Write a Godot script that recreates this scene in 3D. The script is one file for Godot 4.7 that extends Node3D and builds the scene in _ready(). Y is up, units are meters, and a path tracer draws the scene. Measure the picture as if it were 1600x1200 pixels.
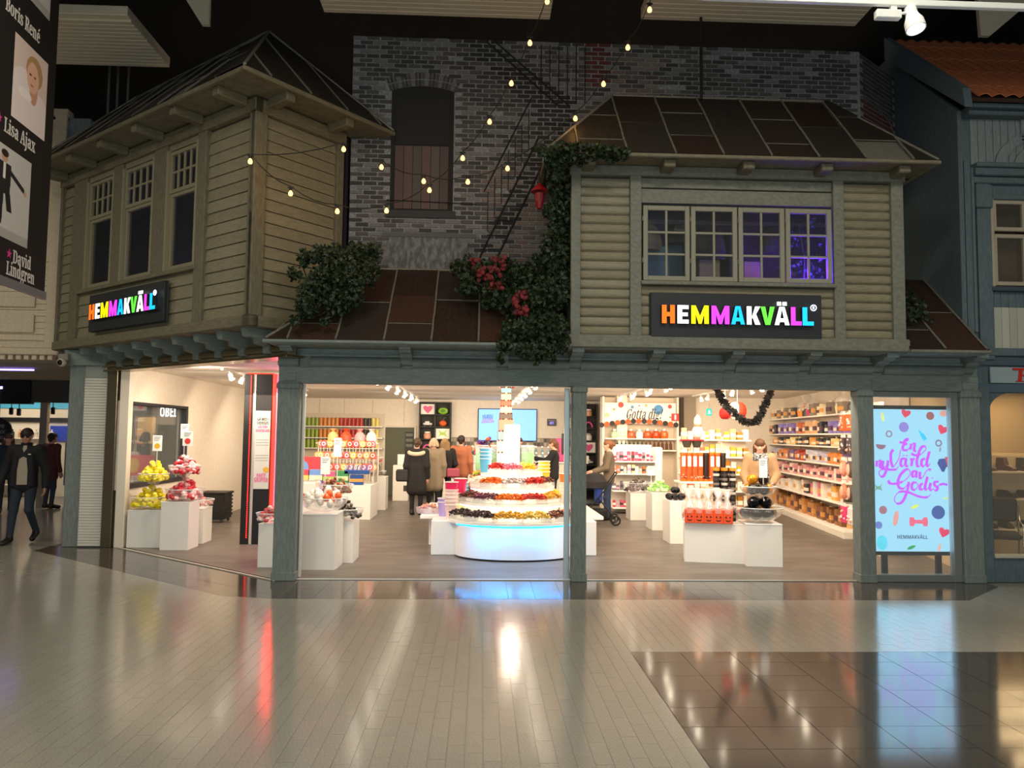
extends Node3D
# A shop front dressed as small timber houses inside a shopping hall. z = 0 is the plane of the front posts, x runs along it, y is up.

var rng := RandomNumberGenerator.new()
var used := {}
var mats := {}
var cam_basis: Basis
const EYE := Vector3(0, 1.75, 9.365)

class Geo:
	var v := PackedVector3Array()
	var n := PackedVector3Array()
	var c := PackedColorArray()
	var col := Color.WHITE
	var x := Transform3D.IDENTITY
	func tri(a: Vector3, b: Vector3, d: Vector3, na: Vector3, nb: Vector3, nd: Vector3) -> void:
		var A := x * a
		var B := x * b
		var D := x * d
		var NA := (x.basis * na).normalized()
		var NB := (x.basis * nb).normalized()
		var ND := (x.basis * nd).normalized()
		v.push_back(A)
		n.push_back(NA)
		if (B - A).cross(D - A).dot(NA + NB + ND) > 0:
			v.push_back(D); v.push_back(B); n.push_back(ND); n.push_back(NB)
		else:
			v.push_back(B); v.push_back(D); n.push_back(NB); n.push_back(ND)
		for i in 3: c.push_back(col)
	func poly(p: Array, cen: Vector3) -> Geo:
		var nn: Vector3 = (p[1] - p[0]).cross(p[2] - p[0])
		if nn.length() < 1e-12 and p.size() > 3: nn = (p[2] - p[0]).cross(p[3] - p[0])
		nn = nn.normalized()
		if nn.dot(p[0] - cen) < 0: nn = -nn
		for i in range(1, p.size() - 1): tri(p[0], p[i], p[i + 1], nn, nn, nn)
		return self
	func box(cen: Vector3, s: Vector3, b := 0.0) -> Geo:
		var h := s * 0.5
		b = minf(b, minf(h.x, minf(h.y, h.z)) * 0.9)
		for a in 3:
			var a1 := (a + 1) % 3
			var a2 := (a + 2) % 3
			for sg in [-1.0, 1.0]:
				var q := []
				for k in [[-1, -1], [1, -1], [1, 1], [-1, 1]]:
					var p := Vector3.ZERO
					p[a] = sg * h[a]; p[a1] = k[0] * (h[a1] - b); p[a2] = k[1] * (h[a2] - b)
					q.append(p + cen)
				poly(q, cen)
				if b > 0:
					for sg2 in [-1.0, 1.0]:
						var e := []
						for k in [-1, 1]:
							var p := Vector3.ZERO
							p[a] = sg * h[a]; p[a1] = sg2 * (h[a1] - b); p[a2] = k * (h[a2] - b)
							e.append(p + cen)
						for k in [1, -1]:
							var p := Vector3.ZERO
							p[a] = sg * (h[a] - b); p[a1] = sg2 * h[a1]; p[a2] = k * (h[a2] - b)
							e.append(p + cen)
						poly(e, cen)
		if b > 0:
			for i in 8:
				var sg := Vector3(1 if i & 1 else -1, 1 if i & 2 else -1, 1 if i & 4 else -1)
				var q := []
				for a in 3:
					var p := (h - Vector3.ONE * b) * sg
					p[a] = sg[a] * h[a]
					q.append(p + cen)
				poly(q, cen)
		return self
	func bx(x0, x1, y0, y1, z0, z1, b := 0.0) -> Geo:
		return box(Vector3(x0 + x1, y0 + y1, z0 + z1) * 0.5, Vector3(absf(x1 - x0), absf(y1 - y0), absf(z1 - z0)), b)
	func tube(path: Array, r: Variant, seg := 8, caps := true) -> Geo:
		var rings := []
		var up := Vector3(0.123, 0.91, 0.31)
		for i in path.size():
			var d: Vector3 = (path[mini(i + 1, path.size() - 1)] - path[maxi(i - 1, 0)]).normalized()
			if absf(d.dot(up.normalized())) > 0.98: up = Vector3(0.9, 0.1, 0.3)
			var s := d.cross(up).normalized()
			var t := s.cross(d)
			up = t
			var ring := []
			var rad: float = r[i] if r is Array else r
			for k in seg:
				var an := TAU * k / seg
				ring.append([path[i] + (s * cos(an) + t * sin(an)) * rad, s * cos(an) + t * sin(an)])
			rings.append(ring)
		for i in path.size() - 1:
			for k in seg:
				var p = rings[i][k]; var q = rings[i][(k + 1) % seg]; var u = rings[i + 1][(k + 1) % seg]; var w = rings[i + 1][k]
				tri(p[0], q[0], u[0], p[1], q[1], u[1]); tri(p[0], u[0], w[0], p[1], u[1], w[1])
		if caps:
			for e in [0, path.size() - 1]:
				var dd: Vector3 = (path[e] - path[1 if e == 0 else e - 1]).normalized()
				for k in seg: tri(path[e], rings[e][k][0], rings[e][(k + 1) % seg][0], dd, dd, dd)
		return self
	func lathe(prof: Array, seg := 16, at := Vector3.ZERO, arc := TAU, squash := Vector3.ONE) -> Geo:
		for i in prof.size() - 1:
			var a: Vector2 = prof[i]; var b: Vector2 = prof[i + 1]
			var dn := Vector2(b.y - a.y, a.x - b.x).normalized()
			for k in seg:
				var p := []; var nn := []
				for e in [[a, k], [b, k], [b, k + 1], [a, k + 1]]:
					var an: float = arc * e[1] / seg
					p.append(at + Vector3(cos(an) * e[0].x, e[0].y, sin(an) * e[0].x) * squash)
					nn.append((Vector3(cos(an) * dn.x, dn.y, sin(an) * dn.x) / squash).normalized())
				if a.x > 1e-6 or b.x > 1e-6:
					if b.x > 1e-6: tri(p[0], p[1], p[2], nn[0], nn[1], nn[2])
					if a.x > 1e-6: tri(p[0], p[2], p[3], nn[0], nn[2], nn[3])
		return self
	func ball(cen: Vector3, r: Vector3, seg := 10, rows := 6) -> Geo:
		var prof := []
		for i in rows + 1: prof.append(Vector2(sin(PI * i / rows), -cos(PI * i / rows)))
		return lathe(prof, seg, cen, TAU, r) if cen == Vector3.ZERO else _ball_at(prof, seg, cen, r)
	func _ball_at(prof: Array, seg: int, cen: Vector3, r: Vector3) -> Geo:
		var keep := x
		x = x * Transform3D(Basis.IDENTITY, cen)
		lathe(prof, seg, Vector3.ZERO, TAU, r)
		x = keep
		return self
	func extrude(p2: PackedVector2Array, z0: float, z1: float) -> Geo:
		var ix := Geometry2D.triangulate_polygon(p2)
		for e in [[z0, -1.0], [z1, 1.0]]:
			var nn := Vector3(0, 0, e[1] * signf(z1 - z0))
			for i in range(0, ix.size(), 3):
				var q := []
				for k in 3: q.append(Vector3(p2[ix[i + k]].x, p2[ix[i + k]].y, e[0]))
				tri(q[0], q[1], q[2], nn, nn, nn)
		var cw := Geometry2D.is_polygon_clockwise(p2)
		for i in p2.size():
			var a := p2[i]; var b := p2[(i + 1) % p2.size()]
			var d := (b - a).normalized()
			var nn := Vector3(-d.y, d.x, 0) if cw else Vector3(d.y, -d.x, 0)
			tri(Vector3(a.x, a.y, z0), Vector3(b.x, b.y, z0), Vector3(b.x, b.y, z1), nn, nn, nn)
			tri(Vector3(a.x, a.y, z0), Vector3(b.x, b.y, z1), Vector3(a.x, a.y, z1), nn, nn, nn)
		return self
	func mesh() -> ArrayMesh:
		var arr := []
		arr.resize(Mesh.ARRAY_MAX)
		arr[Mesh.ARRAY_VERTEX] = v; arr[Mesh.ARRAY_NORMAL] = n; arr[Mesh.ARRAY_COLOR] = c
		var am := ArrayMesh.new()
		if v.size() > 0: am.add_surface_from_arrays(Mesh.PRIMITIVE_TRIANGLES, arr)
		return am

func g() -> Geo: return Geo.new()
func gb(x0, x1, y0, y1, z0, z1, b := 0.0) -> Geo: return Geo.new().bx(x0, x1, y0, y1, z0, z1, b)
func rr(a: float, b: float) -> float: return rng.randf_range(a, b)

# pixel of the photograph -> point on a plane
func ray(px: float, py: float) -> Vector3: return cam_basis * Vector3((px - 800) / 1200.0, (600 - py) / 1200.0, -1)
func Z(px: float, py: float, z := 0.0) -> Vector3:
	var d := ray(px, py)
	return EYE + d * ((z - EYE.z) / d.z)
func G(px: float, py: float, y := 0.0) -> Vector3:
	var d := ray(px, py)
	return EYE + d * ((y - EYE.y) / d.y)

func numbered(called: String, parent: Node) -> String:
	var key := "%d/%s" % [parent.get_instance_id(), called]
	var k: int = used.get(key, 0)
	used[key] = k + 1
	return called if k == 0 else "%s_%03d" % [called, k]
func tag(o: Node, label := "", category := "", group := "", kind := "") -> Node:
	if label: o.set_meta("label", label)
	if category: o.set_meta("category", category)
	if group: o.set_meta("group", group)
	if kind: o.set_meta("kind", kind)
	return o
func thing(called: String, label: String, category: String, at := Vector3.ZERO, turn := 0.0, group := "") -> Node3D:
	var o := Node3D.new()
	o.name = numbered(called, self)
	add_child(o)
	o.position = at
	o.rotation.y = turn
	tag(o, label, category, group)
	return o
func node(called: String, parent: Node, at := Vector3.ZERO) -> Node3D:
	var o := Node3D.new()
	o.name = numbered(called, parent)
	parent.add_child(o)
	o.position = at
	return o
func obj(called: String, shape: Variant, mat: Material, parent: Node = self, at := Vector3.ZERO) -> MeshInstance3D:
	var o := MeshInstance3D.new()
	o.name = numbered(called, parent)
	o.mesh = shape.mesh() if shape is Geo else shape
	o.material_override = mat
	o.cast_shadow = GeometryInstance3D.SHADOW_CASTING_SETTING_ON
	parent.add_child(o)
	o.position = at
	return o
func one(called: String, shape: Variant, mat: Material, label: String, category: String, at := Vector3.ZERO, group := "", turn := 0.0) -> MeshInstance3D:
	var o := obj(called, shape, mat, self, at)
	o.rotation.y = turn
	tag(o, label, category, group)
	return o
func setting(called: String, shape: Variant, mat: Material, at := Vector3.ZERO) -> MeshInstance3D:
	var o := obj(called, shape, mat, self, at)
	o.set_meta("kind", "structure")
	return o
func copy(o: Node3D, at: Vector3, turn := 0.0, label := "") -> Node3D:
	var r: Node3D = o.duplicate()
	r.name = numbered(String(o.get_meta("kind_name", o.name)), self)
	add_child(r)
	r.position = at
	r.rotation.y = turn
	if label: r.set_meta("label", label)
	return r

func hexc(h: String) -> Color: return Color.html(h)
# plain colour word for a label
func word(h: String) -> String:
	var c := hexc(h)
	if c.v < 0.25: return "black"
	if c.s < 0.14: return "white" if c.v > 0.82 else "grey"
	var d := c.h * 360.0
	if d < 18 or d > 345: return "dark red" if c.v < 0.6 else ("pink" if c.s < 0.5 else "red")
	if d < 48: return "brown" if c.v < 0.65 else ("cream" if c.s < 0.4 else "orange")
	if d < 70: return "yellow"
	if d < 160: return "green"
	return "blue" if d < 250 else ("purple" if d < 300 else "pink")
# plain materials are kept by their numbers
func mt(h: String, rough := 0.6, metal := 0.0) -> StandardMaterial3D:
	var key := "%s/%s/%s" % [h, rough, metal]
	if not mats.has(key):
		var m := StandardMaterial3D.new()
		m.albedo_color = hexc(h); m.roughness = rough; m.metallic = metal
		mats[key] = m
	return mats[key]
func glow(h: String, e: float) -> StandardMaterial3D:
	var key := "glow%s/%s" % [h, e]
	if not mats.has(key):
		var m := StandardMaterial3D.new()
		m.albedo_color = hexc(h); m.roughness = 0.5
		m.emission_enabled = true; m.emission = hexc(h); m.emission_energy_multiplier = e
		mats[key] = m
	return mats[key]
func pane_mat(h: String, alpha: float, rough := 0.02) -> StandardMaterial3D:
	var key := "pane%s/%s/%s" % [h, alpha, rough]
	if not mats.has(key):
		var m := StandardMaterial3D.new()
		var cc := hexc(h); cc.a = alpha
		m.albedo_color = cc; m.roughness = rough
		m.transparency = BaseMaterial3D.TRANSPARENCY_ALPHA
		mats[key] = m
	return mats[key]
# a noise between two tones; stretch sets the grain in metres along each axis
func grain(called: String, a: String, b: String, scale: Vector3, rough := 0.7, sharp := 1.0, seed_no := 1, metal := 0.0, freq := 0.03) -> StandardMaterial3D:
	if mats.has(called): return mats[called]
	var fn := FastNoiseLite.new()
	fn.seed = seed_no; fn.noise_type = FastNoiseLite.TYPE_SIMPLEX_SMOOTH; fn.frequency = freq
	fn.fractal_octaves = 5; fn.fractal_gain = 0.6
	var src := fn.get_seamless_image(256, 256)
	var im := Image.create(256, 256, false, Image.FORMAT_RGB8)
	var ca := hexc(a); var cb := hexc(b)
	for yy in 256:
		for xx in 256:
			var t := clampf((src.get_pixel(xx, yy).r - 0.5) * sharp + 0.5, 0, 1)
			im.set_pixel(xx, yy, ca.lerp(cb, t))
	var m := StandardMaterial3D.new()
	m.albedo_texture = ImageTexture.create_from_image(im)
	m.roughness = rough; m.metallic = metal
	m.uv1_triplanar = true; m.uv1_scale = scale
	m.vertex_color_use_as_albedo = true
	if called.begins_with("tile"): m.metallic_specular = 0.8
	mats[called] = m
	return m
func area(size: Vector2, at: Vector3, towards: Vector3, col: String, e: float) -> AreaLight3D:
	var l := AreaLight3D.new()
	l.area_size = size; l.light_color = hexc(col); l.light_energy = e
	l.area_range = 40.0; l.area_attenuation = 2.0
	l.shadow_enabled = true
	add_child(l)
	var up := Vector3.UP if absf(towards.normalized().y) < 0.95 else Vector3(0, 0, -1)
	l.look_at_from_position(at, at + towards, up)
	return l
func omni(at: Vector3, col: String, e: float, size := 0.03) -> OmniLight3D:
	var l := OmniLight3D.new()
	l.light_color = hexc(col); l.light_energy = e; l.light_size = size; l.omni_range = 30.0; l.omni_attenuation = 2.0
	l.shadow_enabled = true
	add_child(l)
	l.position = at
	return l

var fonts := {}
func letters(txt: String, h: float, depth: float, bold := true, serif := false) -> TextMesh:
	var key := "%s%s" % [bold, serif]
	if not fonts.has(key):
		var f := SystemFont.new()
		f.font_names = PackedStringArray(["Droid Serif" if serif else "Droid Sans"])
		f.font_weight = 700 if bold else 400
		fonts[key] = f
	var t := TextMesh.new()
	t.font = fonts[key]; t.text = txt; t.font_size = 64; t.pixel_size = h / 46.0; t.depth = depth; t.curve_step = 2.0
	return t
# writing fixed on a face: centre, width fitted if wide > 0
func write(parent: Node, txt: String, at: Vector3, h: float, mat: Material, wide := 0.0, bold := true, serif := false, depth := 0.004, lean := 0.0, called := "lettering") -> MeshInstance3D:
	var t := letters(txt, h, depth, bold, serif)
	var o := obj(called, t, mat, parent, at)
	var sx := 1.0
	if wide > 0: sx = wide / maxf(t.get_aabb().size.x, 0.001)
	o.transform = Transform3D(Basis(Vector3(sx, 0, 0), Vector3(lean, 1, 0), Vector3(0, 0, 1)), at)
	return o

func _ready() -> void:
	rng.seed = 7
	# camera
	var cam := Camera3D.new()
	cam.fov = rad_to_deg(2.0 * atan(0.5)); cam.near = 0.05; cam.far = 120.0
	cam_basis = Basis.from_euler(Vector3(0.06585, -0.0396, 0.0110))
	add_child(cam)
	cam.transform = Transform3D(cam_basis, EYE)
	cam.current = true
	# environment: the hall is closed, so nothing but its own lamps lights it
	var we := WorldEnvironment.new()
	var e := Environment.new()
	e.background_mode = Environment.BG_COLOR
	e.background_color = Color(0.004, 0.004, 0.005)
	e.tonemap_mode = Environment.TONE_MAPPER_LINEAR
	e.tonemap_exposure = 1.0
	e.sdfgi_enabled = true; e.ssao_enabled = true; e.ssil_enabled = true
	we.environment = e
	add_child(we)
	hall_lamps()
	shop_lamps()
	make_materials()
	build_floor()
	build_hall()
	build_brick_wall()
	build_shopfront()
	build_low_roofs()
	build_bay_house()
	build_corner_house()
	build_right_neighbour()
	build_left_neighbour()
	build_shop_shell()
	build_signs()
	build_details()
	build_shop()
	build_people()

func hall_lamps() -> void:
	# soft square lamps hung under the hall ceiling, in front of and behind the photographer
	for p in [[-7.5, 4.6, 14.0], [-2.5, 4.2, 9.0], [2.5, 4.2, 9.0], [7.0, 4.6, 9.0], [-3.0, 9.5, 12.0], [0.0, 11.5, 12.0], [3.1, 9.5, 12.0], [-10.5, 0.5, 10.0]]:
		var t := thing("hall_lamp", "square glowing ceiling lamp hung over the hall floor", "lamp", Vector3(p[0], 6.7, p[1]), 0, "square lamps under the hall ceiling")
		obj("housing", gb(-0.5, 0.5, 0.02, 0.14, -0.5, 0.5, 0.02), mt("e8e6e0", 0.5), t)
		obj("diffuser", gb(-0.46, 0.46, 0.0, 0.02, -0.46, 0.46), glow("fff3dc", 2.0), t)
		obj("rod", g().tube([Vector3(0, 0.14, 0), Vector3(0, 1.5, 0)], 0.012, 6), mt("222222"), t)
		area(Vector2(0.9, 0.9), Vector3(p[0], 6.68, p[1]), Vector3.DOWN, "fff6e2", p[2])

var spot_proto: Node3D
func shop_lamps() -> void:
	# ceiling tracks of the shop: [x, z from, z to, energy]
	for a in [[-4.0, -2.6, -8.5, 14.0], [-1.7, -1.0, -11.6, 26.0], [0.9, -1.0, -11.6, 26.0], [3.3, -1.0, -9.0, 24.0], [5.0, -1.2, -8.6, 24.0]]:
		var t := thing("track_light", "white ceiling track with a row of glowing spot heads inside the bright sweet shop", "lamp", Vector3(a[0], 2.73, a[1]), 0, "shop ceiling tracks")
		var ln: float = a[1] - a[2]
		obj("rail", gb(-0.018, 0.018, -0.035, 0.0, -ln, 0), mt("f4f2ee", 0.4), t)
		var k := int(ln / 0.75)
		for i in k:
			var z := -0.3 - i * ln / k
			var s := -1.0 if i % 2 else 1.0
			var h := node("spot_head", t, Vector3(s * 0.05, -0.12, z))
			h.rotation = Vector3(rr(-0.4, 0.1), 0, s * rr(0.15, 0.5))
			obj("body", g().tube([Vector3(0, 0.06, 0), Vector3(0, -0.04, 0)], [0.035, 0.045], 10), mt("f4f2ee", 0.4), h)
			obj("stem", g().tube([Vector3(0, 0.06, 0), Vector3(0, 0.1, 0)], 0.01, 6), mt("f4f2ee", 0.4), h)
			obj("lamp_lens", g().ball(Vector3(0, -0.04, 0), Vector3(0.04, 0.014, 0.04), 10, 5), glow("fff1d6", 32.0), h)
		var nl := int(ln / 1.6)
		for i in nl: area(Vector2(2.0, 1.6), Vector3(a[0], 2.5, a[1] - (i + 0.5) * ln / nl + 0.5), Vector3(0, -0.78, -0.62), "ffe9cc", a[3] * 0.8 / nl)
	# added lights without heads or rail, tilted back to brighten goods near the opening
	for x in [-4.3, -1.6, 2.6, 4.2]: area(Vector2(0.5, 0.25), Vector3(x, 2.62, -0.32 if x > -3 else -2.2), Vector3(0, -0.75, -0.66), "ffedd6", 3.6)

func make_materials() -> void:
	grain("paint", "6c7672", "858f8a", Vector3(0.6, 5.0, 0.6), 0.6, 1.2, 3)
	grain("paint_v", "68716d", "7f8884", Vector3(4.0, 0.6, 4.0), 0.6, 1.2, 4)
	grain("board", "77705a", "938a70", Vector3(0.7, 9.0, 0.7), 0.65, 1.5, 5)
	grain("board_worn", "726b55", "8c8369", Vector3(0.7, 9.0, 0.7), 0.65, 1.5, 6)
	grain("timber", "625c4b", "777059", Vector3(3.0, 0.8, 3.0), 0.65, 1.4, 8)
	grain("timber_h", "665f4c", "7c745c", Vector3(0.8, 3.0, 0.8), 0.65, 1.4, 9)
	grain("bay_timber", "6a6b5f", "7f8073", Vector3(1.2, 2.0, 1.2), 0.6, 1.4, 10)
	grain("bay_board", "7c7662", "989078", Vector3(0.6, 8.0, 0.6), 0.55, 1.6, 11)
	grain("plate_a", "231a16", "3a261c", Vector3(2.2, 2.2, 2.2), 0.55, 2.4, 12, 0.25)
	grain("plate_b", "29211d", "352a24", Vector3(3.0, 3.0, 3.0), 0.6, 2.0, 13, 0.25)
	grain("plate_c", "35221b", "472f24", Vector3(2.6, 2.6, 2.6), 0.55, 2.2, 14, 0.25)
	grain("plate_dark", "23211d", "312d27", Vector3(2.0, 2.0, 2.0), 0.6, 2.0, 15, 0.2)
	grain("lead", "6a675e", "8f8b80", Vector3(5.0, 5.0, 5.0), 0.5, 2.0, 16, 0.3)
	grain("tile_light", "8d8b81", "9a988d", Vector3(6.0, 6.0, 6.0), 0.15, 1.6, 17)
	grain("tile_dark", "38332f", "4a443e", Vector3(5.0, 5.0, 5.0), 0.1, 1.6, 18)
	grain("tile_band", "443f39", "544e47", Vector3(5.0, 5.0, 5.0), 0.11, 1.6, 19)
	grain("vinyl", "625b54", "766e66", Vector3(0.12, 0.2, 0.3), 0.42, 1.8, 20)
	grain("mortar", "74767a", "929497", Vector3(3.0, 3.0, 3.0), 0.9, 2.4, 21)
	grain("brick", "cfcfcf", "ffffff", Vector3(6.0, 6.0, 6.0), 0.9, 2.0, 22)
	grain("plaster", "55575b", "7a7c80", Vector3(1.6, 0.7, 1.6), 0.9, 2.2, 23)
	grain("blue_paint", "4d5d64", "5e6d73", Vector3(3.0, 0.6, 3.0), 0.6, 1.4, 24)
	grain("blue_grey", "707a7c", "899294", Vector3(3.0, 0.6, 3.0), 0.6, 1.4, 25)
	grain("cream", "c9b89a", "d8c9ae", Vector3(2.0, 2.0, 2.0), 0.7, 1.3, 26)
	grain("terracotta", "b06038", "d8845a", Vector3(4.0, 4.0, 4.0), 0.8, 2.0, 27)
	grain("wall_cream", "e2d6c4", "eae0d0", Vector3(1.0, 1.0, 1.0), 0.8, 1.2, 28)
	grain("leaf", "16240f", "2c4022", Vector3(9.0, 9.0, 9.0), 0.5, 2.2, 29)

func tile_clip(rect: PackedVector2Array, region: PackedVector2Array) -> Array:
	var inside := 0
	for p in rect:
		if Geometry2D.is_point_in_polygon(p, region): inside += 1
	if inside == 4: return [rect]
	return Geometry2D.intersect_polygons(rect, region)

# lays tiles of w x d in a region of the floor plan; the first `most` by nearness become parts, the rest one piece
func lay_tiles(parent: Node3D, region: PackedVector2Array, w: float, d: float, gap: float, turn: float, mat: Material, tilt: float, tones: Array, most: int, origin: Vector2, called: String, stagger := 0.0) -> void:
	var rot := Transform2D(turn, origin)
	var inv := rot.affine_inverse()
	var lo := Vector2(1e9, 1e9); var hi := -lo
	for p in region:
		lo = lo.min(inv * p); hi = hi.max(inv * p)
	var rest := g()
	var cells := []
	for i in range(floori(lo.x / w) - 1, ceili(hi.x / w) + 1):
		for j in range(floori(lo.y / d) - 1, ceili(hi.y / d) + 1):
			var off := stagger * d * (((i * 37) % 11 + 11) % 11) / 11.0
			var a := Vector2(i * w + gap * 0.5, j * d + gap * 0.5 + off)
			var b := Vector2((i + 1) * w - gap * 0.5, (j + 1) * d - gap * 0.5 + off)
			var rect := PackedVector2Array([rot * a, rot * Vector2(b.x, a.y), rot * b, rot * Vector2(a.x, b.y)])
			var got := tile_clip(rect, region)
			for q in got:
				if q.size() < 3: continue
				var mid: Vector2 = rot * ((a + b) * 0.5)
				cells.append([Vector2(mid.x, mid.y - EYE.z), q, mid, got.size() == 1 and q == rect])
	for cl in cells: cl[0] = (-cl[0].y) + (0.0 if absf(cl[0].x) < -cl[0].y * 0.68 and -cl[0].y > 4.1 else 50.0)
	cells.sort_custom(func(p, q): return p[0] < q[0])
	var shared := []
	for tone in tones:
		var s := g(); s.col = tone
		s.bx(-w * 0.5 + gap * 0.5, w * 0.5 - gap * 0.5, -0.012, 0, -d * 0.5 + gap * 0.5, d * 0.5 - gap * 0.5)
		shared.append(s.mesh())
	var made := 0
	for cl in cells:
		var tx := rng.randfn(0, tilt); var tz := rng.randfn(0, tilt)
		var tone := rng.randi() % tones.size()
		if cl[3] and made < most:
			made += 1
			var o := obj(called, shared[tone], mat, parent, Vector3(cl[2].x, 0.0, cl[2].y))
			o.basis = Basis(Vector3.UP, -turn) * Basis.from_euler(Vector3(tx, 0, tz))
		else:
			rest.col = tones[tone]
			rest.x = Transform3D(Basis.from_euler(Vector3(tx, 0, tz)), Vector3(cl[2].x, 0, cl[2].y))
			var top := []
			for p in cl[1]: top.append(Vector3(p.x - cl[2].x, 0, p.y - cl[2].y))
			rest.poly(top, Vector3(0, -1, 0))
			for k in top.size():
				var p: Vector3 = top[k]; var q: Vector3 = top[(k + 1) % top.size()]
				rest.poly([p, q, q + Vector3(0, -0.012, 0), p + Vector3(0, -0.012, 0)], Vector3.ZERO)
	if rest.v.size() > 0:
		rest.x = Transform3D.IDENTITY
		tag(obj(called + "_field", rest, mat, parent), "", "", "", "stuff")

func pv(a: Array) -> PackedVector2Array:
	var p := PackedVector2Array()
	for i in range(0, a.size(), 2): p.append(Vector2(a[i], a[i + 1]))
	return p

func build_floor() -> void:
	var base := setting("floor", gb(-14.5, 11, -0.3, -0.004, -14, 14), mt("78756c", 0.8))
	var light := pv([-14, -9.2, -6.45, -9.2, -6.45, -2.14, -6.32, -2.05, -2.75, 0.92, -2.13, 1.06, 5.35, 1.06, 6.2, 0.3, 9, 0.3, 9, 3.04, 1.235, 3.04, 1.235, 6.6, -9, 6.6, -14, 3.0])
	lay_tiles(base, light, 0.1, 0.3, 0.0016, 0, mts("tile_light"), 0.0016, [Color(0.98, 0.98, 0.97), Color(1, 1, 1), Color(0.96, 0.96, 0.955), Color(0.99, 0.98, 0.96)], 300, Vector2(0.035, 0.02), "floor_tile", 1.0)
	lay_tiles(base, pv([1.24, 3.045, 9, 3.045, 9, 6.6, 1.24, 6.6]), 0.405, 0.33, 0.004, 0, mts("tile_dark"), 0.0012, [Color(1, 1, 1), Color(0.9, 0.9, 0.92), Color(1.05, 1.02, 1)], 300, Vector2(1.235, 3.04 - 0.04), "dark_tile")
	lay_tiles(base, pv([-2.13, 0.0, 6.2, 0.0, 6.2, 0.3, 5.35, 1.055, -2.13, 1.055]), 0.295, 0.53, 0.003, 0, mts("tile_band"), 0.001, [Color(1, 1, 1), Color(0.92, 0.92, 0.92)], 300, Vector2(0.02, 0.0), "border_tile")
	lay_tiles(base, pv([-6.45, -2.6, -5.5, -2.6, -2.38, 0.05, -2.14, 0.0, -2.14, 1.05, -2.75, 0.915, -6.32, -2.055, -6.45, -2.145]), 0.42, 0.5, 0.003, deg_to_rad(39), mts("tile_band"), 0.001, [Color(1, 1, 1), Color(0.92, 0.92, 0.92)], 300, Vector2(-2.4, 0.1), "border_tile")
	# the matt floor of the shop and its metal threshold
	var sf := g()
	sf.x = Transform3D(Basis(Vector3(1, 0, 0), Vector3(0, 0, -1), Vector3(0, 1, 0)), Vector3.ZERO)
	sf.extrude(pv([-2.38, -0.02, 6.6, 0.0, 9.0, 13.6, -5.6, 13.6, -5.6, 2.75]), -0.06, 0.004)
	setting("floor_001", sf, mts("vinyl"))
	var th := setting("trim_1", gb(-2.18, 4.64, 0.0, 0.012, -0.03, 0.0), mt("d8d6d0", 0.3, 0.6))
	tag(th, "pale metal threshold strip across the shop opening")
	var th2 := obj("trim_2", gb(-3.9, 0, 0.0, 0.01, -0.02, 0.02), mt("c9c3b4", 0.4, 0.3), self, Vector3(-2.4, 0, 0.09))
	th2.rotation.y = deg_to_rad(-40.4)
	tag(th2, "pale threshold strip across the slanted shop entrance", "", "", "structure")

func mts(k: String) -> Material: return mats[k]

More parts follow.
